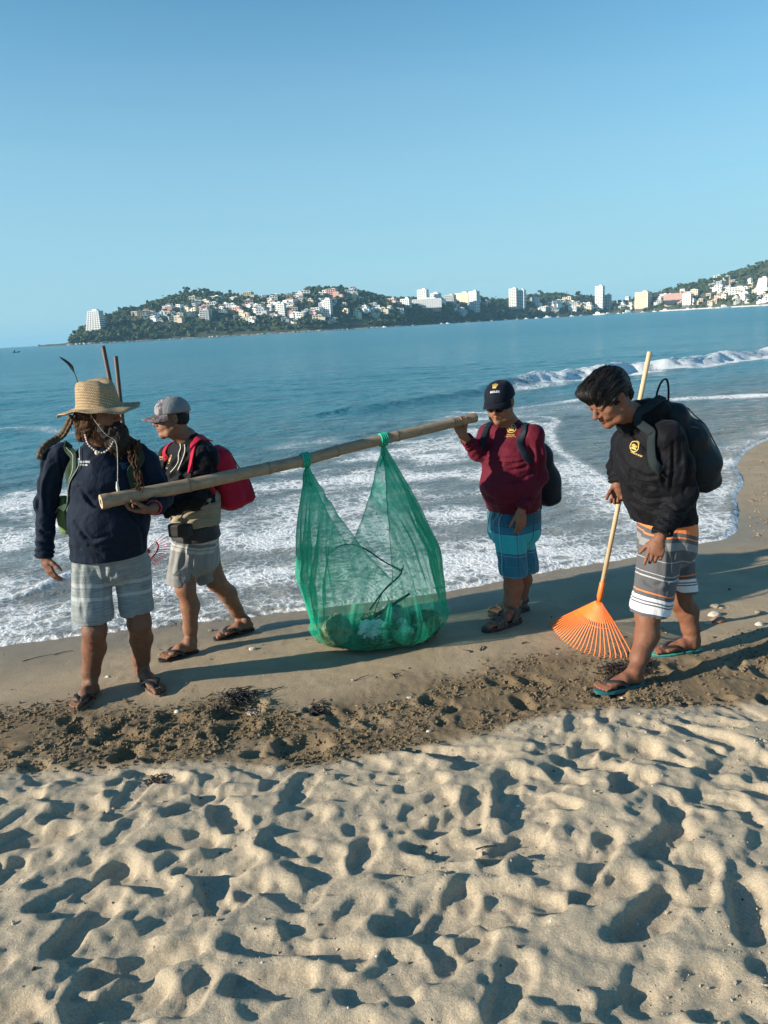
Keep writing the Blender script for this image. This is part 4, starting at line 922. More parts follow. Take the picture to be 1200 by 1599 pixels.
M_SHORT1 = stripes_mat('grey heather shorts cloth', (.235, .265, .265), [(.30, .345, (.33, .36, .35)), (.455, .475, (.16, .18, .185)), (.475, .53, (.30, .33, .33)), (.63, .64, (.15, .17, .175))], heather=.65)
M_SHORT2 = stripes_mat('grey shorts cloth', (.20, .20, .195), [(.60, .66, (.36, .355, .34)), (.68, .71, (.40, .40, .38)), (.73, .76, (.13, .13, .13)), (.78, .86, (.40, .395, .37))])
M_SHORT3 = stripes_mat('teal plaid shorts cloth', (.006, .13, .205), [(.35, .62, (.014, .36, .40)), (.74, 1.0, (.008, .075, .12))], plaid=[('t', .31, .018, (.30, .45, .48)), ('t', .155, .012, (.10, .30, .36)), ('w', .085, .035, (.004, .04, .06)), ('w', .23, .018, (.28, .42, .45))])
WHT = (.66, .67, .68); ORG = (.66, .19, .05)
M_SHORT4 = stripes_mat('grey striped shorts cloth', (.075, .078, .084), [(.0, .085, WHT), (.085, .098, (.10, .1, .11)), (.098, .115, WHT), (.115, .13, (.10, .1, .11)), (.13, .165, WHT), (.205, .222, ORG), (.37, .385, (.38, .39, .4)), (.415, .425, (.38, .39, .4)), (.56, .568, (.34, .35, .36)), (.68, .76, (.20, .21, .22)), (.80, .815, ORG), (.855, 1.01, ORG)])
def folds(amp, dirn, freq=9., stretch=.35, seed=1., amp2=None):
    d = nrm(dirn); a = nrm(np.cross(d, [.3, .2, .9])); b = np.cross(d, a)
    def fn(x, y, z):
        u = (x*d[0]+y*d[1]+z*d[2])*freq*stretch; p = (x*a[0]+y*a[1]+z*a[2])*freq; q = (x*b[0]+y*b[1]+z*b[2])*freq
        n = vnoise(p+seed, q, u+seed*3)+.5*vnoise(p*2.1, q*2.1+seed, u*2.3); r = 1-np.abs(n)*1.6
        return -amp*(np.clip(r, -1, 1)*.6+.4*n)
    return fn
def build(S, name, mat, parent, **k):
    V, F = S.mesh(); return put(name, V, F, mat, parent, **k)
def shirt_mesh(torso, arms, neck, hem, SX, parent, mat, name='shirt', fold=.007, seed=1., cuffs=None, h=.005, extra=None):
    P, RX, RY = torso; allp = list(P)+[a for A_ in arms for a in A_[0]]
    S = Sdf(*bounds(*allp, m=.17), h=h); S.loft(P, RX, RY, SX, .05)
    if extra: extra(S)
    for A_, R_ in arms:
        Q = Sdf(*bounds(*allp, m=.17), h=h); Q.chain(A_, R_, .035); w0 = np.asarray(A_[-1]); d = nrm(w0-np.asarray(A_[-2])); L_ = np.linalg.norm(w0-np.asarray(A_[-2]))
        Q.disp(lambda x, y, z: .0045*np.sin(190*((x-w0[0])*d[0]+(y-w0[1])*d[1]+(z-w0[2])*d[2])+7*vnoise(x*12, y*12, z*12))*np.exp(-((((x-w0[0])**2+(y-w0[1])**2+(z-w0[2])**2)**.5-.05)/.09)**2), .02)
        sl, X, Y, Z = Q.win(w0-.13, w0+.13); pl = ((X-w0[0])*d[0]+(Y-w0[1])*d[1]+(Z-w0[2])*d[2]).astype(np.float32); nr_ = ((X-w0[0])**2+(Y-w0[1])**2+(Z-w0[2])**2) < .128**2
        Q.d[sl] = np.where(nr_, np.maximum(Q.d[sl], pl), Q.d[sl]); Q.cap(w0-d*.03, w0+d*.03, R_[-1]*.82, R_[-1]*.86, .002, True)
        a_ = S.d; b_ = Q.d; k_ = .03; q_ = np.maximum(k_-np.abs(a_-b_), 0)/k_; q_[b_ > .9] = 0; q_[a_ > .9] = 0; S.d = np.minimum(a_, b_)-q_*q_*k_*.25
    S.disp(folds(fold, (.25, .1, 1), 12, .55, seed), .03)
    S.disp(folds(fold*.8, (1, .25, .45), 12, .30, seed+4), .03)
    S.disp(folds(fold*.35, (1, .1, .7), 30, .35, seed+7), .03)
    hp, hn = hem; S.ell(np.asarray(hp)+nrm(hn)*.0, (RX[0]*.90, RY[0]*.88, .05), np.array([nrm(SX if np.ndim(SX) == 1 else SX[0]), nrm(np.cross(hn, SX if np.ndim(SX) == 1 else SX[0])), nrm(hn)]), .004, True)
    S.disp(lambda x, y, z: 0*x, .001)
    S.cut(hp, hn)
    if neck is not None: S.ell(neck[0], neck[1], None, .006, True)
    return build(S, name, mat, parent)
def shorts_mesh(waist, wr, legs, SX, parent, mat, hems, seed=2., h=.0048, fold=.006, crotch=None, cutw=None):
    # waist: list of stations; legs: list of (points, radii)
    allp = list(waist)+[p for L in legs for p in L[0]]; S = Sdf(*bounds(*allp, m=.14), h=h)
    S.loft(waist, [r[0] for r in wr], [r[1] for r in wr], SX, .03)
    for (P, R), (hp, hn) in zip(legs, hems):
        Q = Sdf(*bounds(*allp, m=.14), h=h); Q.chain(list(P)+[np.asarray(P[-1])+nrm(np.asarray(P[-1])-np.asarray(P[-2]))*.09], list(R)+[R[-1]], .02); w0 = np.asarray(hp, float); hn = nrm(hn); d = nrm(np.asarray(P[-1])-np.asarray(P[-2]))
        dd_ = nrm(np.cross(hn, SX)); Q.disp(lambda x, y, z: .006*vnoise(x*16, y*16, 3.3), .03); Q.cut(w0, hn); Q.cap(w0-hn*.06, w0+hn*.1, R[-1]*.88, R[-1]*.90, .003, True)
        k_ = .03 if crotch is None else crotch; a_ = S.d; b_ = Q.d; q_ = np.maximum(k_-np.abs(a_-b_), 0)/k_; q_[b_ > .9] = 0; q_[a_ > .9] = 0; S.d = np.minimum(a_, b_)-q_*q_*k_*.25
    S.disp(folds(fold, (0, .1, 1), 11, .4, seed), .03); S.disp(folds(fold*.7, (.3, .1, 1), 21, .25, seed+3), .03)
    if cutw is not None: S.cut(*cutw)
    V, F = S.mesh(); t = np.zeros(len(V)); w_ = np.zeros(len(V)); best = np.full(len(V), 1e9)
    for (P, R), (hp, hn) in zip(legs, hems):
        P = [np.asarray(p) for p in P]; a = P[0]; b = np.asarray(hp); ax_ = nrm(a-b); L = np.linalg.norm(np.asarray(waist[-1])-b)
        tt = ((V-b)@nrm(-np.asarray(hn)*.7+ax_*.3))/L; q = V-b; dist = np.linalg.norm(q-np.outer(q@ax_, ax_), axis=1)
        tt = tt+.012*np.sin(V[:, 0]*23+V[:, 1]*17)
        r_ = q-np.outer(q@ax_, ax_); sx = nrm(np.asarray(SX)); sy = np.cross(ax_, sx); ww = np.arctan2(r_@sy, r_@sx)*.085
        m = dist < best; best[m] = dist[m]; t[m] = tt[m]; w_[m] = ww[m]
    return put('shorts', V, F, mat, parent, attrs=dict(t=t, w=w_+5))
def body_mesh(S, parent, mat, headP=None, q=1., name='body'):
    S.disp(lambda x, y, z: .0012*vnoise(x*40, y*40, z*30)+.0008*vnoise(x*90, y*90, z*90), .012)
    V, F = S.mesh(); dk, lip = (np.zeros(len(V)),)*2 if headP is None else face_paint(V, headP, q)
    return put(name, V, F, mat, parent, attrs=dict(dark=dk, lip=lip, nail=np.zeros(len(V))))
def strap(bv, pts, hw, mat, parent, name='shoulder_strap', off=.006, ht=.004, n=10):
    P = catmull(pts, n); Q, U = snap(bv, P, off); b = MB(); b.sweep(Q, U, hw, ht); return b.put(name, mat, parent)
def foot_ground(Hpx, Tpx):
    H, T = gpt(*Hpx), gpt(*Tpx); return H, T, max(ground_z(*((H*.7+T*.3)[:2])), ground_z(*((H*.3+T*.7)[:2])), ground_z(*((H+T)/2)[:2]))+.016

# ------------------------------------------------------------------ 1: bearded man with the straw hat
def man_straw_hat():
    B = gpt(190, 1095); B[2] = 0; e = thing('person', B, 'bearded man in straw hat and navy shirt holding the near end of the pole', 'person')
    H1, T1, z1 = foot_ground((155, 1084), (113, 1111)); H2, T2, z2 = foot_ground((222, 1062), (254, 1087))
    a1 = at(141, 1068, H1[1]+.03); a2 = at(222, 1046, H2[1]+.03); k1 = at(148, 985, 4.02); k2 = at(218, 973, 4.14); h1 = at(144, 888, 4.10); h2 = at(205, 885, 4.16)
    SX = nrm([1, .10, -.03]); hip = at(173, 880, 4.14); belly = at(170, 805, 4.09); chest = at(160, 735, 4.11); sh = at(158, 703, 4.13); nb = at(160, 686, 4.13)
    s1 = at(85, 722, 4.12); e1 = at(72, 790, 4.14); w1 = at(70, 868, 4.06); s2 = at(230, 722, 4.16); e2 = at(254, 775, 4.17); w2 = at(240, 794, 3.93)
    hc = at(157, 645, 4.07); hf = nrm([.93, -.30, -.04]); hu = np.array([0, 0, 1.])
    S = Sdf(*bounds(H1, T1, H2, T2, s1, s2, e1, e2, w1, w2, hc+[0, 0, .12]), h=.0045)
    for h_, k_, a_ in ((h1, k1, a1), (h2, k2, a2)):
        S.chain([h_, k_], [.072, .064], .01); cm = k_*.66+a_*.34+np.array([0, .018, 0])
        S.chain([k_, cm, a_*.75+k_*.25, a_], [.062, .064, .048, .040], .025); S.ell(k_+[0, -.03, -.0], (.045, .035, .05), None, .02)
    add_foot(S, a1, H1, T1, z1, -1); add_foot(S, a2, H2, T2, z2, 1)
    S.loft([hip, belly, chest, sh], [.16, .16, .14, .11], [.11, .12, .09, .06], SX, .05); S.chain([nb, sh], [.060, .060], .03)
    for a_, b_, c_ in ((s1, e1, w1), (s2, e2, w2)): S.chain([a_, b_, c_], [.044, .038, .026], .02)
    add_hand(S, w1+nrm(w1-e1)*.01, (.28, -.12, -.95), (.6, .75, .1), (.8, -.6, 0), curl=.32, sc_=1.02, thumb=(.75, .65, .1))
    add_hand(S, w2+np.array([-.01, 0, -.005]), (-.97, -.16, .02), (.05, .15, 1), (0, -1, .1), curl=.62, sc_=1.0, thumb=(.7, .5, .55), tcurl=.2)
    P = add_head(S, hc, hf, hu, 1.0, True, nb, nr=(.060, .066)); body_mesh(S, e, M_SKIN1, P)
    torso = ([at(170, 868, 4.14), at(171, 812, 4.09), at(166, 755, 4.10), at(160, 716, 4.13), at(160, 694, 4.13)], [.200, .200, .174, .134, .076], [.160, .172, .150, .105, .070])
    sh_ = shirt_mesh(torso, [([at(97, 706, 4.12), s1, (s1+e1)/2, e1, w1+(w1-e1)*.03], [.050, .052, .052, .049, .041]), ([at(217, 708, 4.15), s2, (s2+e2)/2, e2, w2+(e2-w2)*.12], [.050, .053, .053, .051, .044])], (at(162, 686, 4.08), (.068, .075, .040)), (at(170, 866, 4.14), (.02, 0, -1)), SX, e, M_NAVY, fold=.008, seed=3.1)
    crease(sh_, [[(75,700),(62,750),(60,805)],[(95,705),(99,760),(92,800)],[(57,822),(70,830),(84,826)],[(56,842),(70,848),(84,846)],[(84,730),(72,760),(74,800)],[(112,742),(104,790),(112,845)],[(118,815),(140,842),(172,835)],[(125,760),(150,790),(190,785)],[(205,800),(222,830),(225,860)],[(250,730),(262,752),(258,775)],[(232,750),(246,772),(248,788)],[(140,850),(175,858),(215,850)]])
    bv = bvh_of(sh_)
    decal('chest_print', bv, 131, 724, [rect(-.045, -.002, -.028, .010), rect(-.040, .004, -.030, .026), rect(-.034, .018, -.022, .024)]+strokes(.005, .008, .052, .009, 1, 3)+strokes(.002, -.006, .046, .007, 1, 4), M_PALE, sh_, 1.15)
    decal('chest_print', bv, 197, 728, strokes(0, .012, .05, .010, 1, 8)+[rect(-.028, -.002, .028, .001), rect(-.028, .022, .000, .025)]+strokes(0, -.010, .056, .006, 1, 9), pm('faint print', (.12, .17, .23), .6, 60, .2), sh_, 1.0)
    sht = shorts_mesh([at(174, 884, 4.14), at(174, 856, 4.14)], [(.195, .13), (.19, .135)], [([at(142, 880, 4.10), at(145, 956, 4.05)], [.102, .102]), ([at(206, 880, 4.17), at(213, 945, 4.15)], [.100, .088])], SX, e, M_SHORT1, [(at(145, 966, 4.05), (-.05, 0, -1)), (at(211, 955, 4.15), (.12, 0, -1))], 2., crotch=.012)
    crease(sht, [[(128,872),(124,915),(130,960)],[(158,868),(166,910),(164,960)],[(180,880),(176,895),(160,915)],[(182,885),(196,905),(205,945)],[(222,870),(226,905),(222,945)],[(172,862),(177,885),(178,905)]], .006, 4.5)
    # hat
    f, u, s_ = frame(nrm([.90, -.42, .0]), nrm([.02, -.06, 1])); A = np.array([s_, f, u]); hcn = at(154, 634, 4.08)
    def df(l, a, r):
        l = l.copy(); rad = math.hypot(l[0], l[1]); k = max(0, rad-.12)
        l[2] += k*(.10*math.cos(2*a+.3)+.10*math.sin(3*a+1)+.14*math.cos(a-1.1)); l[2] += .004*math.sin(9*a)*min(1, k*20)
        if r[2] > .10: l[2] -= .026*math.exp(-(l[0]/.035)**2)*(1 if l[1] > -.06 else .5); 
        if r[2] > .045 and rad < .125: l[0] *= 1-.16*math.exp(-((l[1]-.06)/.035)**2)*(r[2]/.15)
        return l
    pr = [(.001, .001, .103), (.03, .036, .104), (.055, .065, .101), (.068, .08, .092), (.074, .088, .075), (.079, .093, .045), (.083, .098, .012), (.088, .104, .0), (.115, .13, -.004), (.145, .16, -.010), (.163, .178, -.014), (.165, .180, -.018), (.145, .16, -.015), (.115, .13, -.009), (.086, .101, -.006), (.079, .094, .012), (.075, .088, .045), (.069, .082, .075), (.05, .06, .094), (.001, .001, .097)]
    hn_ = [thg for thg in [pm('woven straw', (.50, .34, .17), .85, 60, .25, 200, .0)]][0]
    nt = hn_.node_tree; p = nt.nodes['Principled BSDF']; uv = node(nt, 'ShaderNodeTexCoord'); ch = node(nt, 'ShaderNodeTexBrick'); mp = node(nt, 'ShaderNodeMapping'); 
    ta = attr(nt, 'wu'); tb = attr(nt, 'wv'); cb = node(nt, 'ShaderNodeCombineXYZ'); nt.links.new(ta, cb.inputs[0]); nt.links.new(tb, cb.inputs[1]); nt.links.new(cb.outputs[0], ch.inputs[0])
    ch.inputs['Scale'].default_value = 1; ch.inputs['Mortar Size'].default_value = .16; ch.inputs['Brick Width'].default_value = 1.; ch.inputs['Row Height'].default_value = .5
    ch.inputs['Color1'].default_value = (.66, .51, .31, 1); ch.inputs['Color2'].default_value = (.44, .31, .17, 1); ch.inputs['Mortar'].default_value = (.13, .08, .035, 1); ch.inputs['Mortar Smooth'].default_value = .5
    nt.links.new(ch.outputs[0], p.inputs['Base Color']); nt.links.new(bump(nt, ch.outputs[1], -.8, .003), p.inputs['Normal'])
    pr = [(a*1.26, b*1.20, c*1.38) for a, b, c in pr]
    V, Fc = revolve(hcn, A, pr, 72, df); ii = np.arange(len(V)); wv = np.repeat(np.cumsum([0]+[math.dist(pr[i], pr[i+1]) for i in range(len(pr)-1)]), 72)/.016
    aa = (ii % 72)/72; wu = np.minimum(aa, 1-aa)*2*30
    hat = put('straw_hat', V, Fc, hn_, e, attrs=dict(wu=wu, wv=wv))
    q = MB(); P_ = catmull([at(126, 612, 4.05), at(120, 592, 4.06), at(115, 579, 4.06), at(108, 568, 4.06), at(93, 557, 4.03)], 6); q.tube(P_, np.linspace(.0032, .0012, len(P_)), 5)
    wd = np.interp(np.linspace(0, 1, len(P_)), [0, .4, .62, .9, 1], [0, .001, .009, .006, .001]); q.sweep(P_, [[.3, -1, .2]]*len(P_), wd, .0006); q.put('feather', pm('dark feather', (.02, .018, .016), .6), hat)
    # hair, dreadlock and beard
    MH = hair_mat('long brown hair', (.016, .008, .0045), (.12, .055, .025)); MBd = hair_mat('dark beard', (.010, .0075, .006), (.045, .033, .025)); MDr = hair_mat('matted dreadlock', (.05, .032, .02), (.21, .155, .105))
    S = Sdf(*bounds(hc, at(95, 690, 4.1), at(225, 775, 4.1)), h=.0048); Ph = lambda x, y, z: hc+np.cross(hf, hu)*0+nrm(np.cross(hf, hu))*x+hf*y+hu*z
    S.ell(Ph(0, -.032, .02), (.088, .092, .085), None, .02); S.chain([Ph(.045, -.03, -.01), Ph(.065, -.035, -.06), Ph(.075, -.05, -.105)], [.042, .034, .018], .02)
    S.chain([Ph(.0, -.085, .0), Ph(.01, -.105, -.07), Ph(.03, -.12, -.13)], [.05, .045, .02], .02); S.chain([Ph(.01, -.04, -.05), Ph(-.06, -.04, -.10), at(214, 696, 4.08)], [.05, .04, .022], .02)
    S.cut(hc+np.array([0, 0, .030]), (0, 0, 1)); S.disp(lambda x, y, z: -.010*(1-np.abs(vnoise(x*34+3*np.sin(z*34), y*34, z*9))*2)*.8-.004*vnoise(x*90, y*90, z*25), .03); hr = build(S, 'hair', MH, e)
    q = MB()
    for k in range(70):
        a = rng.uniform(0, 1); r0 = Ph(rng.uniform(.02, .085), rng.uniform(-.10, .02), rng.uniform(-.03, .03)); L = rng.uniform(.07, .14); P_ = [r0]
        for j in range(5): P_.append(P_[-1]+np.array([rng.normal(-.002, .008), rng.normal(-.003, .006), -L/5]))
        q.tube(catmull(P_, 3), np.linspace(.0032, .0012, 16), 4)
    for k in range(15):
        ox, oy = rng.uniform(-.022, .022), rng.uniform(-.012, .012); P_ = catmull([at(206+rng.uniform(-6, 6), 688, 4.06)+[ox, oy, 0], at(209+rng.uniform(-3, 3), 708, 4.00)+[ox, oy-.01, 0], at(213, 730, 3.955)+[ox*.7, oy*.6, 0], at(219, 752, 3.93)+[ox*.7, oy*.5, 0], at(215+rng.uniform(-5, 8), 768+rng.uniform(-14, 6), 3.925)+[ox*.4, 0, 0]], 7)
        ph_ = rng.uniform(0, 6); P_ = P_+np.c_[.006*np.sin(np.arange(len(P_))*.8+ph_), .004*np.cos(np.arange(len(P_))*.8+ph_), np.zeros(len(P_))]; q.tube(P_, np.linspace(.0048, .0022, len(P_)), 5)
    for k in range(60):
        r0 = Ph(rng.uniform(-.075, .06), rng.uniform(-.10, -.02), rng.uniform(-.06, .02)); L = rng.uniform(.08, .15); P_ = [r0]
        for j in range(5): P_.append(P_[-1]+np.array([rng.normal(.002, .009), rng.normal(-.003, .007), -L/5]))
        q.tube(catmull(P_, 3), np.linspace(.0036, .0012, 16), 4)
    q.put('loose_locks', MH, hr)
    P_ = catmull([at(112, 650, 4.16), at(106, 662, 4.17), at(98, 676, 4.18), at(88, 684, 4.17), at(74, 693, 4.12), at(64, 704, 4.08), at(60, 717, 4.06)], 7); q = MB()
    R_ = np.interp(np.linspace(0, 1, len(P_)), [0, .2, .8, 1], [.014, .016, .015, .013])*(1+.14*np.sin(np.arange(len(P_))*1.9)); q.tube(P_, R_, 10); q.tube(P_[:-2]+[.010, -.006, -.012], R_[:-2]*.7, 8); q.put('dreadlock', MDr, hr)
    S = Sdf(*bounds(hc, at(205, 715, 4.0)), h=.0045)
    S.chain([Ph(.064, .005, -.062), Ph(.044, .055, -.095), Ph(0, .085, -.105), Ph(-.044, .055, -.095)], [.013, .030, .038, .030], .02); S.chain([Ph(0, .082, -.105), Ph(.01, .09, -.16), Ph(.008, .085, -.205)], [.052, .052, .022], .03)
    S.chain([Ph(.030, .080, -.066), Ph(0, .101, -.050), Ph(-.030, .080, -.066)], [.007, .008, .007], .006)
    S.disp(lambda x, y, z: -.009*(1-np.abs(vnoise(x*42, y*42, z*13+2*vnoise(x*9, y*9, z*9)))*2)*.8-.004*vnoise(x*100, y*100, z*35), .03); bd = build(S, 'beard', MBd, e)
    q = MB()
    for k in range(90):
        a = rng.uniform(-1.4, 1.4); r0 = Ph(math.sin(a)*.035, .085+math.cos(a)*.02, rng.uniform(-.16, -.09)); L = rng.uniform(.05, .09); P_ = [r0]; dd = np.array([rng.normal(0, .25), rng.normal(0, .25), -1])
        for j in range(4): P_.append(P_[-1]+(dd+rng.normal(0, .2, 3))*L/4)
        q.tube(catmull(P_, 2), np.linspace(.0024, .0008, 9), 4)
    q.put('beard_locks', MBd, bd)
    # necklace of shells, hat cord
    MS = pm('shell beads', (.56, .47, .38), .5, 60, .3)
    base = None; P_ = catmull([at(133, 678, 3.99), at(137, 692, 3.955), at(147, 702, 3.945), at(160, 707, 3.94), at(171, 700, 3.95), at(178, 688, 3.98)], 8); q = MB(); q.tube(P_, .0014, 5); base = q.put('necklace', M_CORD, e)
    d_ = np.r_[0, np.cumsum(np.linalg.norm(np.diff(P_, axis=0), axis=1))]; bvv, bvf = ico(1); nb_ = 17; me = None
    for k in range(nb_):
        c = np.array([np.interp((k+.5)/nb_*d_[-1], d_, P_[:, i]) for i in range(3)]); mid = abs(k-8) < .5; r = .0145 if mid else .0062+.0015*(k % 2)
        o_ = put('pendant' if mid else 'bead', bvv*r*.8*np.array([1, .7, 1.15 if mid else .9])+c-(np.array([0, 0, .008]) if mid else 0), bvf, MS, base)
    bvs = bvh_of(sh_); q = MB(); P_ = catmull([at(133, 633, 4.0), at(147, 655, 3.93), at(165, 678, 3.92), at(181, 690, 3.93), at(184, 720, 3.92), at(184, 745, 3.915), at(185, 762, 3.91)], 6); q.tube(P_, np.where(np.arange(len(P_)) < 17, .0011, .0021), 5); q.tube([at(183, 752, 3.91), at(184, 762, 3.905), at(186, 771, 3.90)], [.004, .009, .007], 6); q.put('hat_cord', M_CORD, hat)
    q = MB(); c = w2+nrm(e2-w2)*.02; d = nrm(e2-w2); a_ = nrm(np.cross(d, [0, 0, 1])); b_ = np.cross(d, a_); n_ = 20
    ringp = [c+(a_*math.cos(t)+b_*math.sin(t))*.037 for t in np.linspace(0, 2*math.pi, n_)]; q.tube(ringp, .0055, 6, caps=False); q.tube([p_+d*.012 for p_ in ringp], .005, 6, caps=False); q.put('bracelet', pm('red beads', (.35, .03, .05), .5, 90, .5), e)
    for (H, T, z, bg_) in ((H1, T1, z1, -1), (H2, T2, z2, 1)):
        ff = thing('flip_flop', (H+T)/2, None, None); ff.parent = e; ff.location = Vector(tuple((H+T)/2))-e.location; ff['_o'] = [float(t) for t in (H+T)/2]; flipflop(ff, H, T, z, bg_, M_RUBB, M_DKPACK)
    # green day pack on his back
    bp = thing('backpack', at(110, 790, 4.3), 'green webbed backpack worn by the man in the straw hat', 'backpack')
    S = Sdf(*bounds(at(110, 720, 4.32), at(215, 830, 4.32)), h=.006); S.box(at(158, 765, 4.335), (.175, .085, .20), None, .06, .02); S.box(at(158, 790, 4.42), (.13, .05, .11), None, .04, .03)
    S.disp(folds(.006, (0, 0, 1), 10, .5, 6), .03); pk = build(S, 'pack_body', M_OLIVE, bp)
    strap(bv, [at(110, 688, 4.2), at(106, 700, 4.05), at(101, 722, 3.98), at(99, 745, 3.99), at(98, 775, 4.03), at(95, 800, 4.12)], .022, M_OLIVE, bp); strap(bv, [at(212, 692, 4.2), at(214, 705, 4.06), at(216, 730, 4.0), at(219, 760, 4.0), at(222, 790, 4.06)], .026, M_OLIVE, bp)
    for x0, x1 in ((106, 94), (121, 108)): strap(bv, [at(x0, 695, 4.05), at((x0*2+x1)/3-1, 715, 3.98), at((x0+x1*2)/3-1, 738, 3.98), at(x1+2, 765, 4.0)], .0022, pm('pale piping', (.25, .30, .27), .8), bp, 'strap_piping', .011, .001)
    q = MB(); P_ = catmull([at(97, 775, 4.2), at(96, 795, 4.17), at(98, 815, 4.18), at(103, 832, 4.2)], 5); q.sweep(P_, [[-.3, -1, 0]]*len(P_), .028, .012); q.put('side_webbing', M_GREENW, bp)
    return e
# ------------------------------------------------------------------ 2: walking man with the red pack
def man_red_pack():
    B = gpt(310, 1015); B[2] = 0; e = thing('person', B, 'walking man in grey cap and black shirt with a red backpack', 'person')
    H1, T1, z1 = foot_ground((309, 1018), (250, 1033)); H2, T2, z2 = foot_ground((396, 984), (336, 1000))
    a1 = at(299, 1001, H1[1]+.02); a2 = at(378, 966, H2[1]+.02); k1 = at(290, 918, 4.68); k2 = at(338, 908, 4.85); h1 = at(293, 850, 4.78); h2 = at(315, 850, 4.86)
    tf = nrm([-.80, -.60, 0]); SX = nrm([.60, -.80, 0]); hip = at(306, 850, 4.82); nb = at(292, 683, 4.80)
    s1 = at(322, 715, 4.66); e1 = at(305, 778, 4.56); w1 = at(256, 797, 4.50); s2 = at(268, 712, 4.96); e2 = at(262, 770, 4.92); w2 = at(240, 792, 4.72)
    hc = at(269, 652, 4.77); hf = nrm([-.93, -.36, -.05]); hu = nrm([-.08, 0, 1])
    S = Sdf(*bounds(H1, T1, H2, T2, s1, s2, e1, e2, w1, w2, hc+[0, 0, .12]), h=.0045)
    for h_, k_, a_ in ((h1, k1, a1), (h2, k2, a2)):
        S.chain([h_, k_], [.090, .062], .03); d_ = nrm(a_-k_); bk = nrm(np.array([1, .3, 0])-d_*(np.array([1, .3, 0])@d_)); cm = k_*.66+a_*.34+bk*.018
        S.chain([k_, cm, a_*.75+k_*.25+bk*.003, a_], [.058, .058, .044, .036], .025); S.ell(k_-bk*.022, (.04, .04, .05), None, .02)
    add_foot(S, a1, H1, T1, z1, 1); add_foot(S, a2, H2, T2, z2, -1)
    S.loft([hip, at(303, 770, 4.80), at(302, 715, 4.82)], [.15, .155, .15], [.10, .10, .09], SX, .05); S.chain([nb, at(300, 712, 4.82)], [.056, .060], .03)
    for a_, b_, c_ in ((s1, e1, w1), (s2, e2, w2)): S.chain([a_, b_, c_], [.042, .036, .025], .02)
    add_hand(S, w1, (-.9, -.3, .1), (.2, .3, .9), (0, -1, 0), curl=.7); add_hand(S, w2, (-.9, -.3, .1), (.2, .3, .9), (0, 1, 0), curl=.7)
    P = add_head(S, hc, hf, hu, .98, True, nb, nr=(.055, .060)); body_mesh(S, e, M_SKIN2, P, .98)
    torso = ([at(304, 822, 4.81), at(300, 775, 4.79), at(300, 735, 4.80), at(300, 705, 4.82), at(294, 690, 4.81)], [.160, .166, .172, .150, .078], [.130, .140, .128, .105, .065])
    sh_ = shirt_mesh(torso, [([at(313, 706, 4.72), s1, (s1+e1)/2, e1, w1], [.060, .063, .060, .052, .042]), ([at(283, 704, 4.90), s2, e2, w2], [.064, .064, .054, .044])], (at(285, 684, 4.77), (.060, .062, .036)), (at(304, 820, 4.81), (.02, 0, -1)), SX, e, M_BLACK, fold=.011, seed=8.1)
    crease(sh_, [[(262,750),(300,732),(332,740)],[(270,772),(300,757),(330,762)],[(255,740),(270,730),(290,700)],[(262,790),(290,778),(315,785)],[(322,700),(334,730),(330,765)],[(268,700),(262,725),(255,745)]])
    bv = bvh_of(sh_)
    decal('chest_emblem', bv, 266, 717, EMB, M_GOLD, sh_, .95); decal('chest_lettering', bv, 261, 731, strokes(0, 0, .05, .010, 1, 12), M_GOLD, sh_, .9); decal('chest_lettering', bv, 252, 715, strokes(0, .006, .03, .010, 1, 13)+strokes(0, -.010, .03, .008, 1, 14), M_GOLD, sh_, .9)
    # tan cloth wrapped round the waist, belt bag
    S = Sdf(*bounds(at(300, 795, 4.8), m=.3), h=.005); S.loft([at(305, 812, 4.81), at(303, 779, 4.80)], [.178, .185], [.150, .158], SX, .01); S.cut(at(303, 778, 4.8), (-.35, 0, 1)); S.cut(at(305, 817, 4.8), (0, 0, -1)); S.disp(folds(.012, (1, -.5, .35), 9, .35, 2), .04); ww_ = build(S, 'waist_wrap', M_TAN, e); crease(ww_, [[(262,812),(290,800),(340,792)],[(265,800),(285,790),(320,780)],[(285,815),(310,808),(342,806)],[(300,790),(325,786),(345,780)],[(258,790),(275,800),(290,816)]], .012, 4)
    S = Sdf(*bounds(at(304, 827, 4.8), m=.3), h=.005); S.loft([at(306, 834, 4.81), at(305, 824, 4.81)], [.180, .178], [.150, .146], SX, .01); S.cut(at(305, 817, 4.8), (0, 0, 1)); S.cut(at(306, 839, 4.8), (0, 0, -1)); S.box(at(282, 828, 4.62), (.075, .025, .042), np.array([nrm([1, -.2, 0]), nrm([.2, 1, 0]), [0, 0, 1]]), .015, .02); S.disp(folds(.005, (1, 0, 0), 12, .4, 5), .03); build(S, 'belt_bag', M_RUB, e)
    shorts_mesh([at(306, 870, 4.82), at(306, 826, 4.82)], [(.165, .135), (.168, .138)], [([at(293, 860, 4.76), at(286, 900, 4.72)], [.105, .088]), ([at(316, 855, 4.87), at(325, 898, 4.87)], [.105, .090])], SX, e, M_SHORT2, [(at(284, 910, 4.72), (-.12, -.05, -1)), (at(328, 903, 4.87), (.30, .05, -.95))], 5., crotch=.03)
    crease([c_ for c_ in bpy.data.objects if c_.parent == e and c_.name.startswith('shorts')][0], [[(290,850),(285,875),(275,900)],[(305,850),(300,880),(300,905)],[(325,850),(318,875),(322,895)],[(275,850),(272,875),(268,900)]], .006, 4.0)
    MC = cloth_mat('grey cap mesh', (.20, .215, .22), .9); MP = cloth_mat('camouflage cap cloth', (.09, .085, .10), .9, c2=(.28, .27, .29)); MBm = cloth_mat('mottled brim', (.08, .07, .08), .8, c2=(.2, .16, .17))
    dome, A = ballcap(e, hc+hf*.0+hu*.020, hf, nrm(hu+hf*.10), MC, MBm, 1.04, MP, .25, .080)
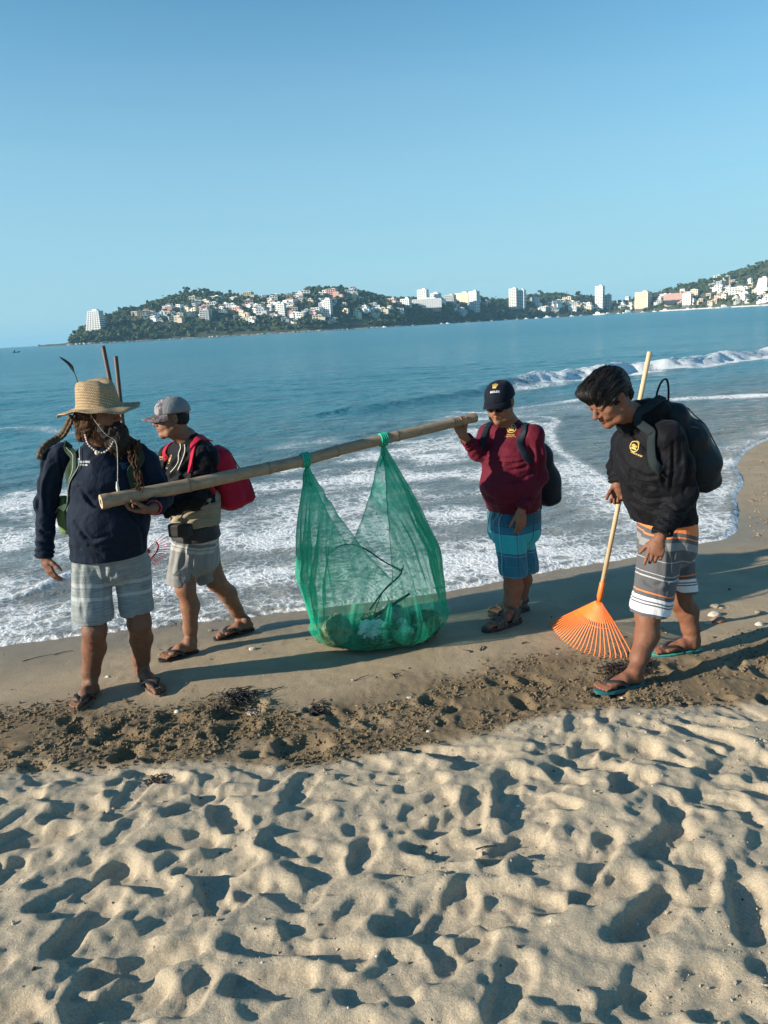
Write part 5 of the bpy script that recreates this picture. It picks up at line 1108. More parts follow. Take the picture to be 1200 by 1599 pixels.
    bvd = bvh_of(dome); decal('cap_badge', bvd, 248, 624, [rect(-.016, -.022, .016, -.018), rect(-.016, .018, .016, .022), rect(-.016, -.018, -.012, .018), rect(.012, -.018, .016, .018)], M_PALE, dome, 1.0, .002, -.25); decal('cap_badge', bvd, 248, 624, [rect(-.005, -.011, .002, .012), rect(-.011, -.012, -.002, -.006)], pm('red patch', (.28, .03, .05), .7), dome, 1., .003, -.25)
    S = Sdf(*bounds(hc, m=.16), h=.0045); f, u, s_ = frame(hf, hu); S.ell(hc-f*.030+u*.000, (.082, .075, .075), np.array([s_, f, u]), .01); S.disp(lambda x, y, z: -.003*vnoise(x*80, y*80, z*30), .02); S.cut(hc+u*.03, (0, 0, 1)); S.cap(hc+f*.10-u*.09, hc+f*.05+u*.02, .075, .062, .005, True); S.ell(hc-u*.075, (.1, .1, .045), None, .01, True); build(S, 'hair', hair_mat('short black hair', (.006, .006, .007), (.03, .03, .035)), e)
    q = MB()
    for dx in (-1, 1): pass
    strap(bv, [at(277, 690, 4.7), at(268, 700, 4.64), at(258, 716, 4.62), at(252, 735, 4.62)], .003, M_CORD, sh_, 'lanyard', .004, .0015); strap(bv, [at(286, 692, 4.68), at(274, 712, 4.6), at(262, 735, 4.58)], .003, M_CORD, sh_, 'lanyard', .004, .0015)
    for (H, T, z, bg_) in ((H1, T1, z1, 1), (H2, T2, z2, -1)):
        ff = thing('flip_flop', (H+T)/2, None, None); ff.parent = e; ff.location = Vector(tuple((H+T)/2))-e.location; ff['_o'] = [float(t) for t in (H+T)/2]; flipflop(ff, H, T, z, bg_, M_RUB, M_RUB)
    # the red pack
    bp = thing('backpack', at(360, 800, 4.86), 'bright red backpack on the back of the walking man', 'backpack'); bk = nrm([.82, .57, 0]); sd = np.array([bk[1], -bk[0], 0]); tl = nrm([.27, .10, -1])
    A = np.array([sd, nrm(np.cross(tl, sd)), -tl]); c = at(354, 748, 4.90); S = Sdf(*bounds(c, m=.38), h=.0055)
    c = c-bk*.018; S.box(c, (.115, .088, .205), A, .07, .02); S.box(c+bk*.062+tl*.085, (.095, .075, .105), A, .04, .012); S.cap(c-tl*.17, c-tl*.19-bk*.03, .07, .05, .04); S.disp(folds(.007, (0, 0, 1), 9, .5, 3), .03)
    pk = build(S, 'pack_body', M_RED, bp); bvp = bvh_of(pk)
    q = MB(); P_ = catmull([c-tl*.20+bk*.05-sd*.0+sd*.10, c-tl*.10+bk*.13+sd*.11, c+tl*.02+bk*.17+sd*.105, c+tl*.15+bk*.15+sd*.10], 7); Q, U = snap(bvp, P_, .003); q.sweep(Q, U, .004, .003); q.put('zip', pm('dark red zip', (.10, .006, .012), .5), bp)
    strap(bv, [at(330, 684, 4.86), at(314, 679, 4.74), at(298, 682, 4.66), at(287, 697, 4.60), at(280, 715, 4.56), at(288, 738, 4.54)], .024, M_RED, bp, off=.008); strap(bv, [at(300, 684, 4.92), at(275, 690, 4.92), at(265, 700, 4.9), at(262, 715, 4.9)], .020, M_RED, bp)
    q = MB(); P_ = catmull([at(305, 742, 4.60), at(313, 755, 4.58), at(316, 775, 4.59), at(317, 790, 4.60)], 6); q.sweep(P_, [[-.1, -1, 0]]*len(P_), np.linspace(.020, .012, len(P_)), .004); P_ = catmull([at(316, 748, 4.6), at(328, 758, 4.62), at(336, 770, 4.68)], 6); q.sweep(P_, [[-.1, -1, 0]]*len(P_), .014, .004); q.put('lower_strap', M_RED, bp)
    return e
# ------------------------------------------------------------------ 3: man in maroon carrying the pole's far end
def man_maroon():
    B = gpt(800, 975); B[2] = 0; e = thing('person', B, 'stout man in maroon shirt and black cap gripping the far end of the pole', 'person')
    H1, T1, z1 = foot_ground((812, 972), (757, 987)); H2, T2, z2 = foot_ground((824, 953), (766, 963)); z1 += .012; z2 += .012
    a1 = at(799, 955, H1[1]+.02); a2 = at(812, 940, H2[1]+.02); k1 = at(800, 893, 4.86); k2 = at(815, 885, 5.0); h1 = at(795, 820, 4.88); h2 = at(812, 818, 5.02)
    SX = nrm([.85, -.50, 0]); hip = at(802, 815, 4.98); nb = at(793, 660, 4.96)
    s1 = at(833, 680, 4.86); e1 = at(843, 745, 4.86); w1 = at(815, 797, 4.72); s2 = at(764, 678, 5.02); e2 = at(747, 706, 4.94); w2 = at(722, 679, 4.83)
    hc = at(781, 629, 4.89); hf = nrm([-.50, -.86, -.30]); hu = nrm([-.16, -.26, 1])
    S = Sdf(*bounds(H1, T1, H2, T2, s1, s2, e1, e2, w1, w2, hc+[0, 0, .12], at(722, 645, 4.83)), h=.0045)
    for h_, k_, a_ in ((h1, k1, a1), (h2, k2, a2)):
        S.chain([h_, k_], [.09, .062], .03); cm = k_*.62+a_*.38+np.array([.015, .02, 0]); S.chain([k_, cm, a_*.72+k_*.28, a_], [.060, .063, .052, .045], .025)
    add_foot(S, a1, H1, T1, z1, -1); add_foot(S, a2, H2, T2, z2, 1)
    S.loft([hip, at(797, 750, 4.93), at(800, 700, 4.96)], [.15, .15, .12], [.11, .13, .08], SX, .05); S.chain([nb, at(797, 690, 4.97)], [.058, .064], .03)
    for a_, b_, c_ in ((s1, e1, w1), (s2, e2, w2)): S.chain([a_, b_, c_], [.042, .036, .026], .02)
    add_hand(S, w1+nrm(w1-e1)*.005, (-.05, -.12, -1), (-.35, .85, .1), (-.9, -.3, 0), curl=.35, thumb=(.85, .5, .2))
    add_hand(S, w2, (-.30, .10, .95), (.25, -.85, .35), (.9, .2, .3), curl=.85, thumb=(.85, .35, .5), tcurl=.3, sc_=.98)
    P = add_head(S, hc, hf, hu, .97, True, nb, 1.03, nr=(.062, .068)); body_mesh(S, e, M_SKIN2, P, .97)
    torso = ([at(803, 795, 4.97), at(797, 755, 4.93), at(797, 715, 4.94), at(801, 684, 4.97), at(796, 668, 4.965)], [.182, .190, .180, .158, .082], [.150, .182, .150, .110, .068])
    sh_ = shirt_mesh(torso, [([at(824, 676, 4.90), s1, (s1+e1)/2, e1, w1+(e1-w1)*.02], [.056, .060, .057, .050, .041]), ([at(775, 676, 5.0), s2, e2, w2+(e2-w2)*.22], [.060, .060, .052, .041])], (at(786, 660, 4.92), (.055, .060, .030)), (at(803, 794, 4.97), (0, 0, -1)), SX, e, M_MAROON, fold=.006, seed=5.1)
    crease(sh_, [[(750,706),(765,712),(790,716),(822,714)],[(757,717),(800,724),(828,717)],[(785,738),(812,731),(829,722)],[(788,755),(815,748),(832,736)],[(826,688),(831,718),(829,745)],[(841,690),(844,720),(840,748)],[(808,784),(820,790),(834,788)],[(806,792),(818,798),(830,796)],[(812,775),(826,779),(838,776)],[(756,770),(775,782),(800,780)],[(765,690),(760,700),(752,712)]])
    bv = bvh_of(sh_)
    decal('chest_emblem', bv, 799, 669, EMB, M_GOLD, sh_, 1.02); decal('chest_lettering', bv, 797, 680, strokes(0, .004, .055, .007, 1, 21)+strokes(0, -.007, .075, .007, 1, 22), M_GOLD, sh_, 1.)
    decal('sleeve_emblem', bv, 760, 666, [ring(0, 0, .0, .010, 12), rect(-.016, .006, .022, .012), rect(-.018, -.012, .0, -.006), rect(.004, .0, .024, .005)], M_GOLD, sh_, .85)
    shorts_mesh([at(803, 828, 4.97), at(803, 790, 4.97)], [(.178, .150), (.176, .150)], [([at(796, 820, 4.88), at(801, 886, 4.86)], [.105, .094]), ([at(805, 815, 5.03), at(812, 878, 5.04)], [.112, .118])], SX, e, M_SHORT3, [(at(801, 896, 4.86), (0, 0, -1)), (at(805, 888, 5.04), (-.1, 0, -1))], 7., crotch=.012)
    crease([c_ for c_ in bpy.data.objects if c_.parent == e and c_.name.startswith('shorts')][0], [[(775,800),(778,840),(788,880)],[(800,815),(792,850),(800,885)],[(818,805),(812,850),(822,888)],[(768,830),(766,855),(772,875)]], .007, 4.5)
    dome, A = ballcap(e, hc+nrm(hu)*.026, hf, nrm(hu+hf*-.06), cloth_mat('navy cap cloth', (.008, .011, .020), .8), cloth_mat('navy brim cloth', (.008, .010, .018), .8), 1.09, None, .14, .054); bvd = bvh_of(dome)
    cr = []
    for k in range(5):
        a = (k-2)*.30; x0, y0 = (k-2)*.0042, -.012; x1, y1 = math.sin(a)*.026, -.014+math.cos(a)*.034; n_ = np.array([y1-y0, x0-x1]); n_ = n_/np.linalg.norm(n_)
        cr.append(([(x0-n_[0]*.002, y0-n_[1]*.002), (x0+n_[0]*.002, y0+n_[1]*.002), (x1+n_[0]*.0016, y1+n_[1]*.0016), (x1-n_[0]*.0016, y1-n_[1]*.0016)], [(0, 1, 2, 3)])); cr.append(ring(x1, y1, 0, .0026, 10))
    cr.append(rect(-.011, -.018, .011, -.012)); decal('crown_emblem', bvd, 773, 603, cr, M_GOLD, dome, 1.08, .0025, -.05, hu); decal('cap_lettering', bvd, 773, 612, text_polys('ROLEX', .020), M_PALE, dome, .95, .0025, -.05, hu)
    S = Sdf(*bounds(hc, m=.15), h=.0045); f, u, s_ = frame(hf, hu); S.ell(hc-f*.022+u*.0, (.083, .078, .07), np.array([s_, f, u]), .01); S.disp(lambda x, y, z: -.003*vnoise(x*80, y*80, z*30), .02); S.cut(hc+u*.035, u); S.cap(hc+f*.10-u*.09, hc+f*.055+u*.02, .078, .066, .005, True); S.ell(hc-u*.085, (.11, .11, .05), None, .01, True); build(S, 'hair', hair_mat('short dark hair', (.006, .006, .007), (.03, .03, .035)), e)
    MG = pm('black lenses', (.008, .008, .010), .12, bstr=0); q = MB(); ph = lambda x, y, z: hc+(s_*x+f*y+u*z)*.97
    for m_ in (-1, 1):
        V = []; 
        for lay in (.0, .004):
            for k in range(12): a = k/12*6.283; V.append(ph(m_*(.033+math.cos(a)*.027), .104-.012*abs(.033+math.cos(a)*.027)/.06+lay, -.004+math.sin(a)*.020))
        q.add(V, [tuple(range(12))[::-1], tuple(range(12, 24))]+[(i, (i+1) % 12, 12+(i+1) % 12, 12+i) for i in range(12)]); q.tube([ph(m_*.058, .095, .010), ph(m_*.078, .06, .008), ph(m_*.082, .0, .004)], .0025, 5)
    q.tube([ph(-.008, .106, .010), ph(.008, .106, .010)], .0025, 5); q.put('sunglasses', MG, e)
    MSd = pm('dark sandal leather', (.030, .025, .023), .6, 30, .4, 120, .6, .003); MSd2 = pm('sandal strap web', (.075, .066, .058), .8, 60, .5, 200, .6, .002)
    for (H, T, z, bg_) in ((H1, T1, z1, -1), (H2, T2, z2, 1)):
        ff = thing('sandal', (H+T)/2, None, None); ff.parent = e; ff.location = Vector(tuple((H+T)/2))-e.location; ff['_o'] = [float(t) for t in (H+T)/2]
        f3 = nrm([T[0]-H[0], T[1]-H[1], 0]); s3 = np.cross(f3, [0, 0, 1])*bg_; L = np.hypot(T[0]-H[0], T[1]-H[1])+.035; c3 = np.array([(H[0]+T[0])/2, (H[1]+T[1])/2, 0]); O = sole_outline(L, .112, .085); n = len(O)
        V = [c3+f3*x*k+s3*y*k+np.array([0, 0, z+zz]) for zz, k in ((-.032, .96), (-.026, 1), (-.004, 1.), (.004, .97)) for x, y in O]; q = MB(); q.add(V, [(r*n+i, r*n+(i+1) % n, (r+1)*n+(i+1) % n, (r+1)*n+i) for r in range(3) for i in range(n)]+[tuple(range(n))[::-1], tuple(3*n+i for i in range(n))]); q.put('sole', MSd, ff, False)
        hh = np.array([H[0], H[1], z])
        for x0, x1, wd, ht in ((.70, .66, .053, .038), (.60, .66, .052, .046), (.50, .46, .046, .060)):
            P_ = [hh+f3*L*x0*.93+s3*wd-[0, 0, .006], hh+f3*L*(x0+x1)/2*.93+s3*wd*.75+[0, 0, ht*.75], hh+f3*L*(x0+x1)/2*.93+[0, 0, ht+.006], hh+f3*L*(x0+x1)/2*.93-s3*wd*.75+[0, 0, ht*.7], hh+f3*L*x1*.93-s3*wd-[0, 0, .006]]
            q = MB(); P_ = catmull(P_, 5); q.sweep(P_, [nrm(p_-(hh+f3*L*x0*.93+[0, 0, .012])) for p_ in P_], .0145, .004); q.put('strap', MSd2, ff)
        P_ = catmull([hh+f3*.09+s3*.045, hh+f3*.05+s3*.044+[0, 0, .07], hh+f3*.085+[0, 0, .105], hh+f3*.05-s3*.044+[0, 0, .07], hh+f3*.09-s3*.045], 5); q = MB(); q.sweep(P_, [nrm(p_-(hh+f3*.06+[0, 0, .03])) for p_ in P_], .016, .005); q.put('ankle_strap', MSd2, ff)
        P_ = catmull([hh+f3*.06+s3*.044+[0, 0, .05], hh-f3*.006+[0, 0, .06], hh+f3*.06-s3*.044+[0, 0, .05]], 6); q = MB(); q.sweep(P_, [nrm(p_-(hh+f3*.06+[0, 0, .05])) for p_ in P_], .020, .005); q.put('heel_strap', MSd, ff)
    bp = thing('backpack', at(850, 790, 5.15), 'dark navy backpack on the back of the man in maroon', 'backpack'); bk = nrm([.80, .60, 0]); sd = np.array([bk[1], -bk[0], 0]); up = nrm([-.12, -.05, 1]); A = np.array([sd, np.cross(up, sd)*-1, up]); c = at(838, 733, 5.10); S = Sdf(*bounds(c, m=.36), h=.006)
    S.loft([at(826, 682, 5.03), at(836, 712, 5.08), at(846, 750, 5.12), at(848, 768, 5.12)], [.08, .115, .125, .11], [.05, .085, .105, .085], sd, .05); S.box(at(853, 768, 5.14), (.10, .07, .085), A, .045, .05); S.disp(folds(.006, (0, 0, 1), 9, .5, 9), .03); build(S, 'pack_body', M_PACK, bp)
    strap(bv, [at(832, 655, 5.05), at(822, 656, 4.92), at(814, 666, 4.82), at(812, 683, 4.79), at(815, 700, 4.78), at(822, 720, 4.80)], .021, M_PACK, bp, off=.008); strap(bv, [at(783, 658, 5.08), at(768, 660, 5.0), at(759, 668, 4.95), at(755, 684, 4.9), at(754, 700, 4.9)], .018, M_PACK, bp, off=.007)
    return e
# ------------------------------------------------------------------ 4: stooping man with the orange rake
def man_rake():
    B = gpt(1030, 1050); B[2] = 0; e = thing('person', B, 'bare-headed man in black shirt and striped shorts stooping over the orange rake', 'person')
    H1, T1, z1 = foot_ground((1004, 1068), (932, 1082)); H2, T2, z2 = foot_ground((1093, 1017), (1020, 1024))
    a1 = at(994, 1046, H1[1]+.01); a2 = at(1083, 998, H2[1]+.01); k1 = at(1012, 960, 4.02); k2 = at(1062, 935, 4.28); h1 = at(1035, 855, 4.08); h2 = at(1055, 850, 4.26)
    SX = nrm([.55, -.83, 0]); hip = at(1043, 835, 4.18); nb = at(993, 650, 4.12)
    s1 = at(1043, 682, 3.98); e1 = at(1068, 770, 4.00); w1 = at(1032, 838, 3.86); s2 = at(978, 690, 4.30); e2 = at(967, 728, 4.40); w2 = at(965, 757, 4.36)
    hc = at(951, 620, 4.03); hf = nrm([-.80, -.34, -.62]); hu = nrm([-.52, -.20, .80])
    S = Sdf(*bounds(H1, T1, H2, T2, s1, s2, e1, e2, w1, w2, hc+[-.05, 0, .12], at(1020, 885, 3.9)), h=.0045)
    for h_, k_, a_ in ((h1, k1, a1), (h2, k2, a2)):
        d_ = nrm(a_-k_); bk = nrm(np.array([1, .3, 0])-d_*(np.array([1, .3, 0])@d_)); S.chain([h_, k_], [.098, .068], .03); cm = k_*.66+a_*.34+bk*.02
        S.chain([k_, cm, a_*.75+k_*.25+bk*.004, a_], [.064, .064, .049, .040], .025); S.ell(k_-bk*.022, (.045, .045, .055), None, .02)
    add_foot(S, a1, H1, T1, z1, 1); add_foot(S, a2, H2, T2, z2, -1)
    S.loft([hip, at(1030, 770, 4.15), at(1010, 710, 4.13), at(1002, 680, 4.13)], [.16, .16, .14, .11], [.11, .11, .09, .07], SX, .05); S.chain([nb, at(1003, 680, 4.13)], [.062, .066], .03)
    for a_, b_, c_ in ((s1, e1, w1), (s2, e2, w2)): S.chain([a_, b_, c_], [.045, .040, .028], .02)
    add_hand(S, w1+nrm(w1-e1)*.012, (-.32, -.18, -.93), (.3, .85, -.1), (-.85, -.2, .3), curl=.3, curls=[.10, .55, .75, .85], thumb=(.8, .6, .15), sc_=1.05, spread=1.1)
    add_hand(S, w2, (-.10, -.25, -.96), (-.35, -.75, 0), (-.7, -.3, 0), curl=.95, thumb=(.7, .4, .6), tcurl=.3)
    P = add_head(S, hc, hf, hu, 1.12, True, nb, nr=(.064, .070)); body_mesh(S, e, M_SKIN4, P, 1.12)
    torso = ([at(1038, 812, 4.17), at(1028, 770, 4.14), at(1014, 725, 4.11), at(1006, 690, 4.13), at(997, 664, 4.13)], [.182, .186, .186, .162, .086], [.150, .152, .145, .115, .076])
    def collar(S):
        c = at(988, 652, 4.11); S.loft([c+[0, 0, -.03], c+[-.025, -.01, .022]], [.078, .073], [.078, .073], SX, .01); S.ell(at(1016, 640, 4.14), (.10, .09, .055), None, .05)
    sh_ = shirt_mesh(torso, [([at(1024, 680, 4.05), s1, (s1+e1)/2+[.01, 0, 0], e1, w1+(e1-w1)*.02], [.068, .074, .072, .062, .046]), ([at(990, 686, 4.22), s2, e2, w2+(e2-w2)*.1], [.072, .070, .055, .044])], (at(972, 640, 4.07), (.075, .070, .050)), (at(1040, 812, 4.16), (-.02, 0, -1)), SX, e, M_BLACK, fold=.009, seed=11.3, extra=collar)
    crease(sh_, [[(958,700),(985,733),(1015,745),(1045,732)],[(964,716),(992,752),(1030,762)],[(975,748),(1005,778),(1045,776)],[(985,782),(1020,797),(1050,793)],[(1052,690),(1051,730),(1047,765)],[(1072,690),(1075,730),(1068,770)],[(1042,788),(1060,798),(1080,796)],[(1034,806),(1052,816),(1074,814)],[(1026,822),(1044,831),(1064,830)],[(1020,838),(1036,844),(1054,842)],[(985,655),(990,680),(1010,700)],[(1022,700),(1030,730),(1040,760)]])
    bv = bvh_of(sh_)
    decal('chest_emblem', bv, 991, 697, EMB, M_GOLD, sh_, .95, rot=-.25); decal('chest_lettering', bv, 994, 709, strokes(0, 0, .07, .009, 1, 31), M_GOLD, sh_, .95, rot=-.3)
    decal('chest_print', bv, 955, 667, [rect(-.02, -.002, .02, .004), rect(-.02, -.014, .02, -.008), rect(-.016, .010, .018, .016)], M_GOLD, sh_, .95)
    shorts_mesh([at(1042, 855, 4.17), at(1042, 808, 4.17)], [(.172, .142), (.168, .138)], [([at(1035, 850, 4.10), at(1018, 938, 4.02)], [.118, .108]), ([at(1050, 845, 4.26), at(1062, 908, 4.28)], [.108, .092])], SX, e, M_SHORT4, [(at(1017, 953, 4.02), (-.18, 0, -1)), (at(1063, 918, 4.28), (-.25, .0, -1))], 9., crotch=.012)
    crease([c_ for c_ in bpy.data.objects if c_.parent == e and c_.name.startswith('shorts')][0], [[(1010,835),(1000,870),(992,910)],[(1040,840),(1046,880),(1040,930)],[(1060,830),(1052,860),(1056,900)],[(1000,900),(1020,915),(1045,905)]], .006, 4.5)
    # wet-look black hair swept forward
    MH = hair_mat('slick black hair', (.003, .003, .0032), (.016, .015, .015)); MH.node_tree.nodes['Principled BSDF'].inputs['Roughness'].default_value = .45; MH.node_tree.nodes['Principled BSDF'].inputs['Specular IOR Level'].default_value = .3
    S = Sdf(*bounds(hc, m=.19), h=.004); f, u, s_ = frame(hf, hu); A = np.array([s_, f, u]); q_ = 1.12; ph = lambda x, y, z: hc+(s_*x+f*y+u*z)*q_
    S.ell(ph(0, -.014, .036), (.102, .126, .110), A, .01); S.ell(ph(0, .07, .09), (.078, .055, .044), A, .03); S.chain([ph(0, -.085, .0), ph(0, -.08, -.055)], [.052, .040], .02)
    for m_ in (-1, 1): S.cap(ph(m_*.075, .035, .02), ph(m_*.076, .030, -.012), .012, .006, .015)
    S.cap(ph(0, .15, -.02), ph(0, .125, -.04), .085, .085, .006, True); S.cap(ph(0, .11, -.10), ph(0, .06, -.11), .09, .10, .01, True)
    for m_ in (-1, 1): S.ell(ph(m_*.09, -.004, -.008), (.022, .026, .036), A, .006, True)
    cf = lambda x, y, z: ((x-hc[0])*s_[0]+(y-hc[1])*s_[1]+(z-hc[2])*s_[2])
    def hd(x, y, z):
        v = cf(x, y, z); w_ = (x-hc[0])*u[0]+(y-hc[1])*u[1]+(z-hc[2])*u[2]; g_ = (x-hc[0])*f[0]+(y-hc[1])*f[1]+(z-hc[2])*f[2]
        an = np.arctan2(v, w_+.06); g2 = g_+.03*vnoise(an*4, g_*8, 2.); return -.0075*vnoise(an*15+g_*9, g2*6, 1.)-.0050*vnoise(an*34+g_*12, g2*9, 4.)-.0022*vnoise(an*80, g_*16, 7.)
    S.disp(hd, .02); hr = build(S, 'hair', MH, e); bvh = bvh_of(hr); q = MB()
    for k in range(560):
        a = rng.uniform(-1.35, 1.35); P_ = [ph(math.sin(a)*.10, y_, .036+math.cos(a)*.11+rng.uniform(-.004, .004)) for y_ in np.linspace(rng.uniform(-.10, .02), rng.uniform(.06, .115), 5)]; Q, U = snap(bvh, catmull(P_, 3), rng.uniform(-.0005, .004)+rng.uniform(0, .007)*(rng.random() < .3)); Q[-1] = Q[-1]+f*rng.uniform(.002, .016)-u*rng.uniform(0, .014); Q[-2] = Q[-2]+f*.004
        Q = Q+np.c_[.002*np.sin(np.arange(len(Q))*.9+k), .002*np.cos(np.arange(len(Q))*.7+k), np.zeros(len(Q))]; q.tube(Q, np.linspace(.0017, .0006, len(Q)), 4)
    q.put('loose_strands', MH, hr)
    for (H, T, z, bg_) in ((H1, T1, z1, 1), (H2, T2, z2, -1)):
        ff = thing('flip_flop', (H+T)/2, None, None); ff.parent = e; ff.location = Vector(tuple((H+T)/2))-e.location; ff['_o'] = [float(t) for t in (H+T)/2]; flipflop(ff, H, T, z, bg_, M_RUBT if bg_ > 0 else M_RUBG, M_RUB, M_RUBT)
    bp = thing('backpack', at(1095, 770, 4.22), 'large dark slate backpack on the stooping man', 'backpack'); bk = nrm([.84, .48, .22]); up = nrm([-.30, -.12, 1]); up = nrm(up-bk*(up@bk)); sd = np.cross(bk, up); A = np.array([sd, bk, up]); c = at(1079, 692, 4.20); S = Sdf(*bounds(c, m=.40), h=.006)
    S.loft([at(1034, 634, 4.16), at(1048, 650, 4.17), at(1068, 685, 4.19), at(1084, 725, 4.21), at(1088, 742, 4.21)], [.05, .09, .130, .142, .12], [.04, .062, .100, .118, .09], sd, .06); S.box(at(1092, 738, 4.23), (.105, .078, .095), A, .045, .02); S.disp(folds(.008, (0, 0, 1), 9, .5, 12), .03); S.disp(folds(.005, (1, 0, .3), 13, .4, 2), .03); pk = build(S, 'pack_body', M_DKPACK, bp)
    bvp = bvh_of(pk); q = MB(); P_ = catmull([c+up*.24+sd*.09, c+up*.19+bk*.08+sd*.12, c+up*.02+bk*.13+sd*.13, c-up*.16+bk*.12+sd*.12], 7); Q, U = snap(bvp, P_, .003); q.sweep(Q, U, .004, .003); q.put('zip', M_RUB, bp)
    strap(bv, [at(1036, 618, 4.12), at(1020, 624, 4.03), at(1008, 641, 3.97), at(1002, 665, 3.93), at(1004, 690, 3.91), at(1013, 712, 3.90), at(1032, 737, 3.92)], .023, cloth_mat('slate strap webbing', (.017, .025, .028), .8), bp, off=.010, ht=.006); strap(bv, [at(1010, 632, 4.25), at(990, 645, 4.25), at(978, 665, 4.22)], .022, M_DKPACK, bp)
    q = MB(); P_ = catmull([at(1024, 628, 4.15), at(1027, 611, 4.13), at(1033, 597, 4.11), at(1040, 592, 4.11), at(1044, 603, 4.13), at(1044, 630, 4.16)], 6); q.sweep(P_, [[-.2, -1, .1]]*len(P_), .005, .007); q.put('carry_loop', M_PACK, bp)
    return e
man_straw_hat(); man_red_pack(); man_maroon(); man_rake()
# ================================================================== POLE, NET, RAKES, LITTER
def wood_mat(name, a, b, sc_=9, vs=(14, 14, 1.2), rough=.6):
    m, nt, p = basic(name); v = tc(nt, vs); n = ntex(nt, v, sc_, 5, .65, .6)
    nt.links.new(ramp(nt, n, [(.3, a), (.7, b)]), p.inputs['Base Color']); p.inputs['Roughness'].default_value = rough
    nt.links.new(bump(nt, n, .4, .003), p.inputs['Normal']); return m
M_BAMB = wood_mat('weathered bamboo', (.20, .135, .078), (.36, .265, .165), 5, (2, 6, 6)); M_BAMN = wood_mat('bamboo node ring', (.10, .065, .04), (.2, .14, .085)); M_BAMI = pm('bamboo end grain', (.45, .34, .22), .8, 90, .3)
M_WOODH = wood_mat('pale turned handle', (.46, .32, .18), (.62, .47, .29), 7); M_WOODD = wood_mat('brown painted handle', (.055, .032, .024), (.11, .065, .05), 7)
# bamboo pole
PB = catmull([at(159, 784, 3.85), at(240, 768, 3.99), at(330, 751, 4.15), at(400, 735, 4.27), at(478, 717, 4.40), at(540, 700, 4.51), at(600, 686, 4.61), at(670, 669, 4.73), at(743, 652, 4.86)], 7)
pole = thing('bamboo_pole', PB[0], 'long bamboo pole carried between the bearded man and the man in maroon', 'pole')
d_ = np.r_[0, np.cumsum(np.linalg.norm(np.diff(PB, axis=0), axis=1))]; L = d_[-1]; nodes = [.012, .20, .40, .585, .76, .93, .995]
ss = np.linspace(0, L, 150); PP = np.array([[np.interp(s, d_, PB[:, i]) for i in range(3)] for s in ss]); rad = np.interp(ss/L, [0, 1], [.0375, .0295])
rad *= 1+.0*ss
for nd in nodes: rad += .0022*np.exp(-((ss/L-nd)/.006)**2)-.001*np.exp(-((ss/L-nd-.012)/.008)**2)
PP += .0035*np.stack([vnoise(ss*3, 1., 1.), vnoise(ss*3, 5., 1.), vnoise(ss*3, 9., 2.)], 1)
q = MB(); q.tube(PP, rad, 20, caps=False); q.put('cane', M_BAMB, pole)
def along(P, s):
    d = np.r_[0, np.cumsum(np.linalg.norm(np.diff(P, axis=0), axis=1))]; return np.array([np.interp(s*d[-1], d, P[:, i]) for i in range(3)])
for nd in nodes[1:-1]:
    a, b = along(PP, nd-.0012), along(PP, nd+.0012); q = MB(); q.tube([a, (a+b)/2, b], np.interp(nd, [0, 1], [.0402, .0322]), 20, caps=False); q.put('node_ring', M_BAMN, pole)
for end, nx_ in ((0, 1), (-1, -2)):
    c = PP[end]; d = nrm(PP[end]-PP[nx_]); r0 = rad[end]; q = MB(); u = nrm(np.cross(d, [0, 0, 1])); v = np.cross(d, u); V = []
    for r_, o_ in ((r0, 0), (r0*.97, .002), (r0*.45, .002), (r0*.42, -.03), (0.001, -.03)):
        for k in range(20): a = k/20*6.283; V.append(c+(u*math.cos(a)+v*math.sin(a))*r_+d*o_)
    q.add(V, [(j*20+i, j*20+(i+1) % 20, (j+1)*20+(i+1) % 20, (j+1)*20+i) for j in range(4) for i in range(20)]); q.put('cut_end', M_BAMI, pole, False)
# net bag
def net_mat():
    m, nt, p = basic('green shade net'); v = tc(nt); den = attr(nt, 'dens'); p.inputs['Base Color'].default_value = (.010, .30, .19, 1); p.inputs['Roughness'].default_value = .6
    nt.links.new(ramp(nt, ntex(nt, v, 14, 3), [(.3, (.005, .30, .19)), (.7, (.012, .48, .31))]), p.inputs['Base Color'])
    tr = node(nt, 'ShaderNodeBsdfTranslucent'); tr.inputs[0].default_value = (.022, .68, .43, 1); tp = node(nt, 'ShaderNodeBsdfTransparent'); tp.inputs[0].default_value = (.88, 1, .95, 1)
    m1 = node(nt, 'ShaderNodeMixShader'); m1.inputs[0].default_value = .5; nt.links.new(p.outputs[0], m1.inputs[1]); nt.links.new(tr.outputs[0], m1.inputs[2])
    lw = node(nt, 'ShaderNodeLayerWeight'); lw.inputs[0].default_value = .35
    th = mth(nt, 'SUBTRACT', ntex(nt, tc(nt, (60, 60, 60)), 6, 2, .8), .5); a = mth(nt, 'ADD', den, mth(nt, 'MULTIPLY', lw.outputs[1], .34)); a = mth(nt, 'ADD', a, mth(nt, 'MULTIPLY', th, .5), True)
    m2 = node(nt, 'ShaderNodeMixShader'); nt.links.new(a, m2.inputs[0]); nt.links.new(tp.outputs[0], m2.inputs[1]); nt.links.new(m1.outputs[0], m2.inputs[2])
    nt.links.new(m2.outputs[0], nt.nodes['Material Output'].inputs[0]); return m
M_NET = net_mat()
KL, KR = at(478, 722, 4.40), at(598, 690, 4.61); cB = at(592, 1006, 4.70); cB[2] = ground_z(cB[0], cB[1]); zb = cB[2]
net = thing('net_bag', cB, 'green mesh net slung from the bamboo pole by two knots, full of beach litter', 'net')
nth, nv = 260, 96; TH = np.linspace(0, 2*math.pi, nth, endpoint=False); lowF = at(614, 908, 4.50); lowB = at(547, 855, 4.92)
V = np.zeros((nv, nth, 3)); DN = np.zeros((nv, nth))
tilt = np.array([.03, 0, 0])
